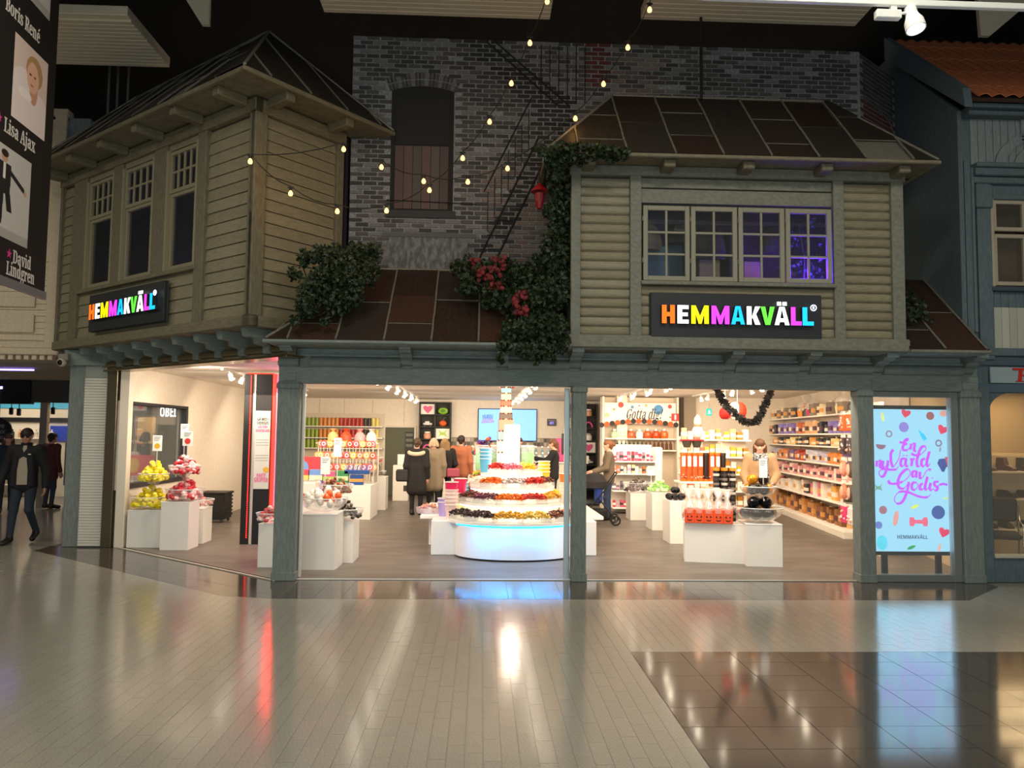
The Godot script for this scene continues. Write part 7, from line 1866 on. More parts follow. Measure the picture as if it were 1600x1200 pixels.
	for i in gp.size() - 1:
		for k in 70:
			var p: Vector3 = gp[i].lerp(gp[i + 1], rng.randf())
			lf.x = Transform3D(Basis.from_euler(Vector3(rr(-PI, PI), rr(-PI, PI), rr(-PI, PI))), p)
			lf.poly([Vector3(-0.02, 0, 0), Vector3(0.09, 0.02, 0), Vector3(0.02, 0.06, 0.01)], Vector3(0, 0, -1))
	tag(obj("paper_leaves", lf, mt("1a1614", 0.8), gl), "", "", "", "stuff")
	obj("hook_wire", g().tube([Vector3.ZERO, Vector3(0, 2.72 - gpath[0].y, 0)], 0.006, 5), mt("1a1614", 0.8), gl)
	for a in [[1152, 642, 0.155, "d83a1c", "round red and white paper lantern hanging below the shop ceiling"], [1133, 646, 0.1, "b81c18", "small red paper lantern hanging beside the bigger one"]]:
		var p := Z(a[0], a[1], -3.0)
		var t := thing("paper_lantern", a[4], "lantern", p)
		for k in 12: obj("gore", g().ball(Vector3(cos(TAU * k / 12.0) * a[2] * 0.3, 0, sin(TAU * k / 12.0) * a[2] * 0.3), Vector3(a[2] * 0.7, a[2] * 0.95, a[2] * 0.7), 8, 7), mt("f4e4d0" if a[2] > 0.12 and k in [4, 5, 6] else a[3], 0.7), t)
		obj("cord", g().tube([Vector3(0, a[2] * 0.9, 0), Vector3(0, 2.73 - p.y, 0)], 0.005, 5), mt("e0d8cc", 0.6), t)
	var ex := thing("fire_sign", "small red fire equipment sign on the pier beside the banner bay", "sign", Z(1055, 652, -9.1))
	obj("plate", gb(-0.09, 0.09, -0.09, 0.09, 0, 0.01), mt("c0281c", 0.5), ex)
	obj("symbol", gb(-0.02, 0.02, -0.06, 0.06, 0.01, 0.013), mt("f2e8e4", 0.5), ex)
	obj("bracket", gb(-0.13, -0.1, -0.02, 0.02, -0.5, 0.0), mt("8a8074", 0.5), ex)
	var ei := thing("exit_sign", "small lit green exit sign high on the slanted wall", "sign", Z(1108, 644, -9.66))
	ei.scale = Vector3.ONE * 0.55
	obj("plate", gb(-0.12, 0.12, -0.16, 0.16, -0.02, 0.01), glow("30b8a8", 0.9), ei)
	obj("running_figure", g().extrude(pv([-0.05, -0.1, -0.02, -0.1, 0.0, -0.02, 0.05, -0.08, 0.07, -0.06, 0.03, 0.02, 0.02, 0.09, -0.03, 0.09, -0.04, 0.0]), 0.01, 0.014), glow("e8fff8", 1.2), ei)
	obj("mount", gb(-0.02, 0.02, 0.16, 0.42, -0.01, 0.01), mt("d8d0c0", 0.5), ei)

func build_right_wall() -> void:
	# shelving on the slanted right wall, in the wall's own frame: z runs back along the wall, -x is into the shop
	var T := Transform3D(Basis(Vector3.UP, deg_to_rad(-8)), Vector3(6.62, 0, -2.55))
	var sh := thing("wall_shelving", "long white wall shelving of seven lit shelves along the slanted wall", "shelf", T.origin, deg_to_rad(-8))
	var lv := [0.16, 0.6, 0.97, 1.27, 1.6, 1.84, 2.2]
	obj("plinth", gb(-0.5, -0.02, 0.004, 0.13, -7.2, -1.22, 0.008), mt("ece4d8", 0.5), sh)
	obj("back_panel", gb(-0.03, -0.01, 0.1, 2.3, -7.2, -1.22), mt("e4d8c6", 0.6), sh)
	for y in lv: obj("shelf", gb(-0.48 if y < 1.0 else -0.4, -0.02, y - 0.03, y, -7.2, -1.25, 0.004), mt("faf5ec", 0.4), sh)
	for k in 5: obj("upright", gb(-0.05, -0.03, 0.1, 2.3, -1.25 - k * 1.45, -1.22 - k * 1.45), mt("cfc6b8", 0.4, 0.4), sh)
	var sect := [
		[["8a5a34", "c88a4c", "a06a3c", "d8a868"], "nearest the floor"],
		[["d86890", "f0d8c8", "e8e0d4", "3a2c2a", "e8b050"], "at knee height"],
		[["e8b0a8", "d8948c", "c88c8c", "f0d0c8"], "at waist height"],
		[["a83c28", "6c4c7c", "d88440", "b8b0c4", "c8c8d0"], "at chest height"],
		[["d8a050", "2a2c34", "e0c888", "34343c"], "at head height"],
		[["c87040", "7c6cb0", "8a7ac0", "24262e", "e0b080"], "just above head height"],
		[["4a4440", "8a7c6c", "c8b8a0", "e8d8b8"], "topmost of all"]]
	for i in 7:
		var z := -1.45
		var k := 0
		while z > -7.0:
			var far := -z / 7.0
			var w := rr(0.1, 0.2) * (1.3 if i in [0, 1, 6] else 1.0)
			var gap: float = {0: 0.44, 1: 0.33, 2: 0.26, 3: 0.28, 4: 0.2, 5: 0.3, 6: 0.5}[i]
			var h := gap * rr(0.55, 0.85)
			if i == 6: h *= 0.62
			var c: Array = sect[i][0]
			var cc: String = c[int(-z * 1.3) % c.size()] if i in [3, 5, 4] else c[rng.randi() % c.size()]
			var at: Vector3 = T * Vector3(-0.24, lv[i] + 0.001, z - w * 0.5)
			var jar: bool = (i + k) % 3 == 0 and i != 3
			if i == 6 and (absf(z + 2.0) < 0.24 or absf(z + 3.9) < 0.24 or absf(z + 4.6) < 0.24):
				z -= 0.1
				continue
			var t := thing("shelf_product", "%s %s on the wall shelf %s" % [word(cc), "jar" if jar else "carton", sect[i][1]], "package", at, deg_to_rad(-8), "goods on the slanted wall shelving")
			if jar:
				obj("body", g().lathe([Vector2(0, 0), Vector2(w * 0.42, 0), Vector2(w * 0.44, h * 0.7), Vector2(w * 0.2, h * 0.85), Vector2(w * 0.2, h), Vector2(0, h)], 10), mt(cc, 0.35), t)
				obj("lid", g().lathe([Vector2(0, h), Vector2(w * 0.22, h), Vector2(w * 0.22, h + 0.02), Vector2(0, h + 0.02)], 10), mt("e8e0d0", 0.4), t)
			else:
				obj("body", gb(-0.14, 0.1, 0, h, -w * 0.45, w * 0.45, 0.006), mt(cc, 0.45), t)
				obj("printed_band", gb(-0.142, -0.1, h * 0.25, h * 0.6, -w * 0.452, w * 0.452), mt(["f2e6d4", "e0a058", "5a3a4c"][k % 3], 0.5), t)
			z -= w + rr(0.005, 0.03)
			k += 1
	# big wrapped gift baskets on the top shelf
	for a in [[-2.0, "f0e0b0", "green and yellow toy in a tall clear dome"], [-3.9, "d83060", "pink wrapped gift basket on the top shelf"], [-4.6, "f0963c", "orange wrapped gift basket on the top shelf"]]:
		var t := thing("gift_basket", a[2], "basket", T * Vector3(-0.22, 2.201, a[0]), deg_to_rad(-8))
		obj("basket", g().lathe([Vector2(0, 0), Vector2(0.13, 0), Vector2(0.15, 0.14), Vector2(0, 0.14)], 12), mt(a[1], 0.5), t)
		tag(obj("sweets", heap(24, 0.11, 0.11, 0.16, 0.035, [a[1], "f4ecd8", "e0c090"], true, 0.12), candy_mat(), t), "", "", "", "stuff")
		obj("cellophane", g().lathe([Vector2(0.15, 0.12), Vector2(0.14, 0.28), Vector2(0.03, 0.38), Vector2(0.02, 0.4), Vector2(0.09, 0.48)], 9), pane_mat("fffaf0", 0.2, 0.1), t)
	# hooks with hanging packs at the front end
	var H := Transform3D(Basis(Vector3.UP, deg_to_rad(-8)), Vector3(6.0, 0, -1.55))
	var pg := thing("hook_panel", "white hook panel at the front end of the wall shelving", "panel", H.origin, deg_to_rad(-8))
	obj("panel", gb(-0.12, -0.06, 0.004, 2.3, -1.2, -0.25, 0.004), mt("efe6d8", 0.5), pg)
	for i in 5: for k in 3: obj("hook", g().tube([Vector3(-0.12, 0.72 + i * 0.36, -1.05 + k * 0.33), Vector3(-0.42, 0.74 + i * 0.36, -1.05 + k * 0.33)], 0.006, 5), mt("d0ccc4", 0.3, 0.6), pg)
	var hp := [["e83c78", "pink and white toy pack on the lowest hook row"], ["d88464", "coral hand cushion pack on the second hook row"], ["e09078", "salmon hair brush pack on the third hook row"], ["3a2c34", "dark boxed toy on the fourth hook row"], ["d86428", "orange sparkling garland pack on the top hook row"]]
	for i in 5:
		for k in 3:
			var at: Vector3 = H * Vector3(-0.4, 0.42 + i * 0.36, -1.05 + k * 0.33)
			var t := thing("hanging_pack", hp[i][1], "package", at, deg_to_rad(-8), "packs hanging on the hook panel")
			if i in [1, 2]:
				obj("body", g().ball(Vector3(0, 0.13, 0), Vector3(0.05, 0.13, 0.1), 10, 8), mt(hp[i][0] if k % 2 == 0 else "5a4438", 0.45), t)
				obj("inner", g().ball(Vector3(-0.035, 0.13, 0), Vector3(0.03, 0.09, 0.065), 10, 8), mt("f0b49c", 0.45), t)
			else:
				obj("body", gb(-0.03, 0.03, 0, 0.26, -0.11, 0.11, 0.012), mt([hp[i][0], "f0e0e4", "8ac04c"][k] if i == 0 else hp[i][0], 0.4), t)
				tag(obj("pattern", heap(14, 0.02, 0.09, 0.2, 0.03, ["f4e4e8", hp[i][0], "f0c0a0"], true, 0.04), candy_mat(), t, Vector3(-0.025, 0, 0)), "", "", "", "stuff")
			obj("header_card", gb(-0.012, 0.012, 0.26, 0.31, -0.08, 0.08), mt("f4efe6", 0.5), t)
	# stands between the table and the slanted wall
	for a in [[1083, 700, -6.2, 0], [1108, 705, -7.2, 1], [1150, 715, -6.0, 2]]:
		var p := G(a[0], 790.0 - a[3] * 4)
		p.z = a[2]; p.x = Z(a[0], 720, a[2]).x
		var t := thing("product_stand", ["slim white product stand behind the orange tubes", "pale product stand of yellow packs by the slanted wall", "product stand of gold wrapped goods behind the big plinths"][a[3]], "stand", Vector3(p.x, 0.004, p.z))
		obj("column", gb(-0.25, 0.25, 0, 1.75, -0.2, -0.16, 0.005), mt("eadfce", 0.5), t)
		for k in 5: obj("shelf", gb(-0.27, 0.27, 0.3 + k * 0.34, 0.33 + k * 0.34, -0.2, 0.14, 0.004), mt("faf3e6", 0.4), t)
		for k in 5:
			for i in 4:
				box_item("sweet_pack", Vector3(p.x - 0.19 + i * 0.127, 0.336 + k * 0.34, p.z), Vector3(0.1, rr(0.14, 0.26), 0.1), [["e8a078", "f0d8c0", "d86848", "e8c8b0"], ["f0d048", "e0b030", "f4e8c0", "d88c50"], ["e8a820", "f4d878", "b87820", "f0e4d0"]][a[3]][(i + k) % 4], ["peach", "yellow", "gold"][a[3]] + " sweet pack on the " + ["lowest", "second", "middle", "fourth", "top"][k] + " shelf of the " + ["slim white stand", "pale stand", "stand behind the big plinths"][a[3]], "package", "packs on the product stands", rr(-0.2, 0.2), "f6eee0")

# meshes the smooth union of tapered capsules [a, b, ra, rb] as surface nets
func skin(bones: Array, cell: float, blend: float, into: Geo, col := Color.WHITE) -> void:
	var lo := Vector3(1e9, 1e9, 1e9); var hi := -lo
	for b in bones:
		var r := maxf(b[2], b[3]) + 2.5 * cell
		lo = lo.min(b[0] - Vector3.ONE * r).min(b[1] - Vector3.ONE * r)
		hi = hi.max(b[0] + Vector3.ONE * r).max(b[1] + Vector3.ONE * r)
	var nx := int((hi.x - lo.x) / cell) + 2
	var ny := int((hi.y - lo.y) / cell) + 2
	var nz := int((hi.z - lo.z) / cell) + 2
	var f := PackedFloat32Array()
	f.resize(nx * ny * nz)
	f.fill(1.0)
	for b in bones:
		var a: Vector3 = b[0]; var d: Vector3 = b[1] - b[0]
		var ra: float = b[2]; var rb: float = b[3]
		var dd := maxf(d.length_squared(), 1e-9)
		var r := maxf(ra, rb) + blend + 1.5 * cell
		var l := ((a.min(b[1]) - Vector3.ONE * r - lo) / cell).floor().max(Vector3.ZERO)
		var h := ((a.max(b[1]) + Vector3.ONE * r - lo) / cell).ceil().min(Vector3(nx - 1, ny - 1, nz - 1))
		for k in range(int(l.z), int(h.z) + 1):
			for j in range(int(l.y), int(h.y) + 1):
				var row := (k * ny + j) * nx
				for i in range(int(l.x), int(h.x) + 1):
					var p := lo + Vector3(i, j, k) * cell - a
					var t := clampf(p.dot(d) / dd, 0.0, 1.0)
					var e := (p - d * t).length() - lerpf(ra, rb, t)
					var o := f[row + i]
					var q := maxf(blend - absf(o - e), 0.0) / blend
					f[row + i] = minf(o, e) - q * q * blend * 0.25
	var idx := PackedInt32Array()
	idx.resize(nx * ny * nz)
	idx.fill(-1)
	var vs := PackedVector3Array()
	var sx := 1; var sy := nx; var sz := nx * ny
	var corner := [0, sx, sy, sx + sy, sz, sx + sz, sy + sz, sx + sy + sz]
	var cpos := [Vector3(0, 0, 0), Vector3(1, 0, 0), Vector3(0, 1, 0), Vector3(1, 1, 0), Vector3(0, 0, 1), Vector3(1, 0, 1), Vector3(0, 1, 1), Vector3(1, 1, 1)]
	var edges := [[0, 1], [2, 3], [4, 5], [6, 7], [0, 2], [1, 3], [4, 6], [5, 7], [0, 4], [1, 5], [2, 6], [3, 7]]
	for k in nz - 1:
		for j in ny - 1:
			for i in nx - 1:
				var b := (k * ny + j) * nx + i
				var m := 0
				for c in 8:
					if f[b + corner[c]] < 0: m += 1
				if m == 0 or m == 8: continue
				var s := Vector3.ZERO; var n := 0
				for e in edges:
					var u := f[b + corner[e[0]]]; var w := f[b + corner[e[1]]]
					if (u < 0) != (w < 0):
						s += cpos[e[0]].lerp(cpos[e[1]], u / (u - w)); n += 1
				idx[b] = vs.size()
				vs.push_back(lo + (Vector3(i, j, k) + s / n) * cell)
	var quads := []
	for k in range(1, nz - 1):
		for j in range(1, ny - 1):
			for i in range(1, nx - 1):
				var b := (k * ny + j) * nx + i
				var u := f[b] < 0
				if u != (f[b + sx] < 0): quads.append([idx[b - sy - sz], idx[b - sz], idx[b], idx[b - sy]])
				if u != (f[b + sy] < 0): quads.append([idx[b - sx - sz], idx[b - sz], idx[b], idx[b - sx]])
				if u != (f[b + sz] < 0): quads.append([idx[b - sx - sy], idx[b - sy], idx[b], idx[b - sx]])
	var nr := PackedVector3Array()
	nr.resize(vs.size())
	for i in vs.size():
		var g3 := ((vs[i] - lo) / cell).floor()
		var b := (int(g3.z) * ny + int(g3.y)) * nx + int(g3.x)
		nr[i] = Vector3(f[b + sx] - f[b], f[b + sy] - f[b], f[b + sz] - f[b]) + Vector3(f[b + sx + sy + sz] - f[b + sy + sz], f[b + sx + sy + sz] - f[b + sx + sz], f[b + sx + sy + sz] - f[b + sx + sy])
		nr[i] = nr[i].normalized()
	into.col = col
	for q in quads:
		if q[0] < 0 or q[1] < 0 or q[2] < 0 or q[3] < 0: continue
		into.tri(vs[q[0]], vs[q[1]], vs[q[2]], nr[q[0]], nr[q[1]], nr[q[2]])
		into.tri(vs[q[0]], vs[q[2]], vs[q[3]], nr[q[0]], nr[q[2]], nr[q[3]])

func hand_bones(wrist: Vector3, along: Vector3, palm: Vector3, thumb_side: float) -> Array:
	# five unequal fingers, slightly curled towards the palm
	var d := along.normalized()
	var n := (palm - d * palm.dot(d)).normalized()
	var s := d.cross(n) * thumb_side
	var b := []
	var knuckle := wrist + d * 0.085
	b.append([wrist, wrist + d * 0.03, 0.024, 0.026])
	for k in 4:
		var off := s * (0.03 - 0.02 * k)
		b.append([wrist + d * 0.02 + off * 0.6, knuckle + off - d * 0.006 * absf(k - 1), 0.017, 0.0125])
		var l: float = [0.04, 0.045, 0.042, 0.033][k]
		var p0 := knuckle + off
		var p1 := p0 + d * l + n * 0.012
		b.append([p0, p1, 0.011, 0.0095])
		b.append([p1, p1 + d * l * 0.65 + n * 0.026, 0.0095, 0.008])
	var t0 := wrist + d * 0.025 + s * 0.024
	b.append([t0, t0 + d * 0.04 + s * 0.024 + n * 0.012, 0.015, 0.0115])
	b.append([t0 + d * 0.04 + s * 0.024 + n * 0.012, t0 + d * 0.072 + s * 0.022 + n * 0.024, 0.0115, 0.009])
	return b

# o: height H, optional joints by name, clothes; the figure faces +z of its own node, its right hand is at -x
func person(label: String, at: Vector3, turn: float, o: Dictionary) -> Node3D:
	var H: float = o.get("H", 1.72)
	var cell: float = o.get("cell", 0.022)
	var t := thing("person", label, "person", at, turn)
	var J := {"head": Vector3(0, 0.925, 0.012), "neck": Vector3(0, 0.845, -0.008), "chest": Vector3(0, 0.75, 0), "waist": Vector3(0, 0.62, 0.0), "hip": Vector3(0, 0.53, 0),
		"sl": Vector3(0.108, 0.815, 0), "el": Vector3(0.135, 0.635, -0.015), "wl": Vector3(0.14, 0.49, 0.03), "sr": Vector3(-0.108, 0.815, 0), "er": Vector3(-0.135, 0.635, -0.015), "wr": Vector3(-0.14, 0.49, 0.03),
		"hl": Vector3(0.052, 0.515, 0), "kl": Vector3(0.055, 0.285, 0.008), "al": Vector3(0.056, 0.05, -0.012), "hr": Vector3(-0.052, 0.515, 0), "kr": Vector3(-0.055, 0.285, 0.008), "ar": Vector3(-0.056, 0.05, -0.012),
		"tl": Vector3(0.066, 0.018, 0.085), "tr": Vector3(-0.066, 0.018, 0.085)}
	for k in o.get("J", {}): J[k] = o.J[k]
	for k in J: J[k] = J[k] * H
	var look: Vector3 = o.get("look", Vector3(0, 0, 1)).normalized()
	var hd: Vector3 = J.head
	var side := Vector3.UP.cross(look).normalized()
	var up := look.cross(side)
	var sc := H / 1.75
	# body: one continuous skin from head to feet
	var body := g()
	var bb := [[J.neck, hd - up * 0.06 * sc - look * 0.012, 0.055 * sc, 0.05 * sc], [J.neck, J.chest, 0.055, 0.1 * sc], [J.chest, J.waist, 0.1 * sc, 0.09 * sc], [J.waist, J.hip, 0.09 * sc, 0.1 * sc]]
	for s in ["l", "r"]:
		bb.append_array([[J.chest, J["s" + s], 0.08, 0.045], [J["s" + s], J["e" + s], 0.042, 0.033], [J["e" + s], J["w" + s], 0.033, 0.024], [J["h" + s], J["k" + s], 0.07, 0.045], [J["k" + s], J["a" + s], 0.045, 0.03], [J["a" + s], J["t" + s], 0.03, 0.022]])
	skin(bb, cell, 0.03, body)
	var hb := [[hd + up * 0.035 * sc - look * 0.012, hd + up * 0.03 * sc - look * 0.02, 0.078 * sc, 0.082 * sc], [hd, hd - up * 0.05 * sc + look * 0.018, 0.07 * sc, 0.052 * sc], [hd - up * 0.06 * sc + look * 0.035, hd - up * 0.075 * sc + look * 0.045, 0.036 * sc, 0.026 * sc],
		[hd + up * 0.012 * sc + look * 0.075 * sc, hd - up * 0.02 * sc + look * 0.096 * sc, 0.009, 0.014], [hd - up * 0.045 * sc + look * 0.07 * sc - side * 0.014, hd - up * 0.045 * sc + look * 0.07 * sc + side * 0.014, 0.011, 0.011]]
	for s in [-1, 1]:
		hb.append([hd + side * s * 0.074 * sc - up * 0.015, hd + side * s * 0.08 * sc + up * 0.02, 0.012, 0.016])
		hb.append([hd + side * s * 0.034 - up * 0.022 + look * 0.055, hd + side * s * 0.03 - up * 0.005 + look * 0.06, 0.022, 0.02])
	skin(hb, 0.008, 0.022, body)
	for s in [["l", 1.0], ["r", -1.0]]:
		var al: Vector3 = o.get("hand_" + s[0], (J["w" + s[0]] - J["e" + s[0]]).normalized())
		skin(hand_bones(J["w" + s[0]], al, Vector3(-s[1], 0, 0.2), s[1] * -1.0 if false else s[1]), 0.0055, 0.008, body)
	obj("body", body, mt(o.get("skin", "c8957c"), 0.55), t)
	for s in [-1, 1]: obj("eye", g().ball(hd + side * s * 0.031 * sc + up * 0.006 + look * 0.074 * sc, Vector3(0.012, 0.008, 0.008), 8, 5), mt("2a201c", 0.3), t)
	obj("mouth", g().ball(hd - up * 0.047 * sc + look * 0.079 * sc, Vector3(0.022, 0.006, 0.006), 8, 4), mt("9a5a50", 0.5), t)
	# hair
	var ha := [[hd + up * 0.05 * sc - look * 0.03, hd + up * 0.055 * sc + look * 0.02, 0.084 * sc, 0.076 * sc], [hd + up * 0.02 - look * 0.05, hd - up * 0.04 - look * 0.055, 0.07 * sc, 0.052 * sc]]
	for s in [-1, 1]: ha.append([hd + side * s * 0.06 * sc + up * 0.04 - look * 0.01, hd + side * s * 0.066 * sc - up * 0.012 - look * 0.022, 0.03, 0.02])
	var long: float = o.get("long", 0.0)
	if long > 0:
		for s in [-1.0, 0.0, 1.0]: ha.append([hd + side * s * 0.06 - up * 0.01 - look * 0.045, hd + side * s * 0.085 - up * long - look * (0.085 if s == 0.0 else 0.06), 0.055, 0.035])
	if o.has("bun"): ha.append([hd + up * 0.05 - look * 0.1, hd + up * 0.02 - look * 0.13, 0.04, 0.035])
	if o.has("tail"): ha.append([hd + up * 0.03 - look * 0.1, hd - up * 0.16 - look * 0.14, 0.032, 0.018])
	var hg := g()
	skin(ha, 0.012, 0.025, hg)
	obj("hair", hg, mt(o.get("hair", "3a2a20"), 0.6), t)
	# trousers and shoes
	var tr := [[J.hip, J.waist, 0.115 * sc, 0.105 * sc]]
	for s in ["l", "r"]: tr.append_array([[J["h" + s], J["k" + s], 0.088 * sc, 0.062 * sc], [J["k" + s], J["a" + s] + Vector3(0, 0.015, 0), 0.06 * sc, o.get("cuff", 0.046)]])
	var tg := g()
	skin(tr, cell, 0.03, tg)
	obj("trousers", tg, mt(o.get("trousers", "1c1e26"), 0.85), t)
	for s in ["l", "r"]:
		var sg := g()
		var an: Vector3 = J["a" + s]; var to: Vector3 = J["t" + s]
		skin([[an + Vector3(0, 0.03, 0), an - Vector3(0, 0.02, 0.0), 0.046, 0.046], [an - Vector3(0, 0.01, 0), to, 0.046, 0.036], [an - Vector3(0, 0.03, 0.03), to, 0.04, 0.034], [to, to + (to - an) * Vector3(0.2, 0, 0.2), 0.036, 0.028]], 0.014, 0.02, sg)
		obj("shoe", sg, mt(o.get("shoes", "17140f"), 0.5), t)
	# coat or jumper
	var cl: float = o.get("coat_len", 0.5)
	var fat: float = o.get("fat", 0.02)
	var low := Vector3(J.hip.x, cl * H, J.hip.z)
	var flare: float = o.get("flare", 0.0)
	var ct := [[J.neck - Vector3(0, 0.035 * sc, 0), J.chest, 0.062 + fat * 0.5, 0.115 * sc + fat]]
	for s in ["l", "r"]:
		var q := 1.0 if s == "l" else -1.0
		ct.append_array([[J.chest + Vector3(q * 0.06, 0.04, 0), J.waist + Vector3(q * 0.05, 0, 0), 0.1 * sc + fat, 0.092 * sc + fat], [J.waist + Vector3(q * 0.05, 0, 0), low + Vector3(q * (0.06 + flare), 0, 0), 0.095 * sc + fat, 0.1 * sc + fat + flare * 0.4],
			[J.chest + Vector3(0, 0.05, 0), J["s" + s], 0.09, 0.055 + fat * 0.6], [J["s" + s], J["e" + s], 0.058 + fat * 0.7, 0.048 + fat * 0.7], [J["e" + s], J["w" + s] + (J["e" + s] - J["w" + s]).normalized() * 0.01, 0.046 + fat * 0.7, 0.037 + fat * 0.6]])
	var cg := g()
	skin(ct, cell, 0.035, cg)
	obj(o.get("coat_name", "coat"), cg, mt(o.get("coat", "22201f"), 0.85), t)
	return t

func build_people() -> void:
	# the man walking past on the left
	var m := person("man in a dark jacket, jeans and sunglasses walking past the cosmetics shop", G(34, 848), 0.12, {"H": 1.77, "cell": 0.016, "coat": "1b1a1c", "coat_name": "jacket", "coat_len": 0.5, "fat": 0.022, "trousers": "27303c", "shoes": "1a1512", "hair": "2c2018", "skin": "b8846c", "look": Vector3(0.18, -0.12, 1),
		"J": {"kl": Vector3(0.06, 0.29, 0.04), "al": Vector3(0.064, 0.085, -0.11), "tl": Vector3(0.07, 0.03, -0.03), "kr": Vector3(-0.06, 0.285, 0.05), "ar": Vector3(-0.066, 0.05, 0.08), "tr": Vector3(-0.075, 0.02, 0.18), "er": Vector3(-0.165, 0.64, -0.02), "wr": Vector3(-0.19, 0.5, 0.06), "el": Vector3(0.155, 0.63, -0.03), "wl": Vector3(0.165, 0.485, 0.0)}})
	var hd := Vector3(0, 0.925, 0.012) * 1.77; var lk := Vector3(0.18, -0.12, 1).normalized()
	var sd := Vector3.UP.cross(lk).normalized()
	for s in [-1, 1]: obj("sunglass_lens", g().ball(hd + sd * s * 0.034 + lk * 0.088 + Vector3(0, 0.008, 0), Vector3(0.027, 0.018, 0.008), 10, 6), mt("0c0a0a", 0.15), m)
	obj("sunglass_bar", g().tube([hd + sd * 0.085 - lk * 0.0 + Vector3(0, 0.015, 0), hd + sd * 0.06 + lk * 0.08 + Vector3(0, 0.014, 0), hd - sd * 0.06 + lk * 0.08 + Vector3(0, 0.014, 0), hd - sd * 0.085 + Vector3(0, 0.015, 0)], 0.004, 5), mt("0c0a0a", 0.3), m)
	var sh := g()
	var rows := []
	for i in 9:
		var q := i / 8.0
		var y := lerpf(1.5, 0.9, q); var hw := 0.025 + 0.05 * minf(q * 1.6, 1.0)
		var row := []
		for k in 7:
			var u := k / 3.0 - 1.0
			row.append(Vector3(u * hw + 0.012, y, lerpf(0.075, 0.137, minf(q * 3.0, 1.0)) + 0.012 * (1.0 - u * u)))
		rows.append(row)
	for i in 8:
		for k in 6: sh.poly([rows[i][k], rows[i][k + 1], rows[i + 1][k + 1], rows[i + 1][k]], Vector3(0, 1.2, -0.2))
	obj("shirt", sh, mt("a89a8a", 0.85), m)
	for s in [-1, 1]:
		var lp := g()
		skin([[Vector3(0.07 * s, 1.5, 0.02), Vector3(0.09 * s, 1.36, 0.085), 0.02, 0.045], [Vector3(0.095 * s, 1.36, 0.08), Vector3(0.115 * s, 1.15, 0.09), 0.048, 0.05], [Vector3(0.115 * s, 1.15, 0.09), Vector3(0.125 * s, 0.9, 0.08), 0.05, 0.055]], 0.014, 0.03, lp)
		obj("jacket_front", lp, mt("1b1a1c", 0.85), m)
	obj("collar", g().lathe([Vector2(0.075, 1.49), Vector2(0.082, 1.53), Vector2(0.07, 1.545)], 14), mt("1b1a1c", 0.85), m)
	obj("chest_tag", gb(0.1, 0.14, 1.36, 1.375, 0.175, 0.18), mt("d8d4cc", 0.6), m)
	# shoppers with their backs to the hall
	var w := person("woman seen from behind in a long black coat with a cream fur collar", G(650, 805), PI - 0.15, {"H": 1.66, "coat": "1c191b", "coat_len": 0.33, "flare": 0.025, "fat": 0.035, "trousers": "17151a", "hair": "4a3a2c", "bun": true})
	var fc := []
	for k in 13: fc.append(Vector3(cos(PI * k / 12.0) * 0.17, 1.36 - 0.05 * sin(PI * k / 12.0), -0.02 - 0.14 * sin(PI * k / 12.0)))
	var fg := g()
	for k in 12: skin([[fc[k], fc[k + 1], 0.045, 0.045]], 0.02, 0.02, fg)
	obj("fur_collar", fg, mt("c8b49c", 0.95), w)
	one("shoulder_bag", gb(-0.14, 0.14, 0, 0.26, -0.06, 0.06, 0.03), mt("1a1618", 0.5), "black shoulder bag hanging beside the black coat", "bag", G(650, 805) + Vector3(-0.3, 0.72, 0.05))
	person("person seen from behind in a beige coat with pale hair", G(676, 801), PI + 0.1, {"H": 1.66, "coat": "8a7a64", "coat_len": 0.36, "fat": 0.035, "flare": 0.02, "trousers": "17151a", "hair": "b8a488", "long": 0.05})
	person("woman seen from behind with long fair hair over a black top", Vector3(-0.82, 0.004, -8.3), PI + 0.2, {"H": 1.65, "coat": "1c191b", "coat_name": "jumper", "coat_len": 0.5, "hair": "8a6a44", "long": 0.34, "trousers": "1c1a20", "J": {"wr": Vector3(-0.1, 0.56, 0.14), "er": Vector3(-0.15, 0.64, 0.0)}})
	one("handbag", gb(-0.15, 0.15, 0, 0.2, -0.05, 0.05, 0.03), mt("a8485c", 0.5), "rose pink handbag held beside the long haired woman", "bag", Vector3(-0.62, 0.78, -8.05))
	person("person seen from behind in an orange tan jacket with short dark hair", Vector3(-0.46, 0.004, -8.8), PI - 0.25, {"H": 1.72, "coat": "a86444", "coat_name": "jacket", "coat_len": 0.48, "fat": 0.03, "hair": "2a1c14", "trousers": "24242c"})
	person("shop assistant in black reaching across the sweets", Vector3(1.62, 0.004, -7.7), -PI / 2 - 0.2, {"H": 1.66, "coat": "1a181a", "coat_name": "jumper", "coat_len": 0.5, "hair": "6a4028", "tail": true, "trousers": "1c1a20", "skin": "d8a488", "J": {"er": Vector3(-0.13, 0.7, 0.12), "wr": Vector3(-0.08, 0.74, 0.27), "el": Vector3(0.13, 0.66, 0.08), "wl": Vector3(0.08, 0.66, 0.22)}})
	person("dark haired assistant bending behind the glowing pillar", Vector3(0.98, 0.004, -10.3), 0.3, {"H": 1.68, "coat": "4a4a4c", "coat_name": "jumper", "coat_len": 0.5, "hair": "3a2418", "trousers": "1c1a20"})
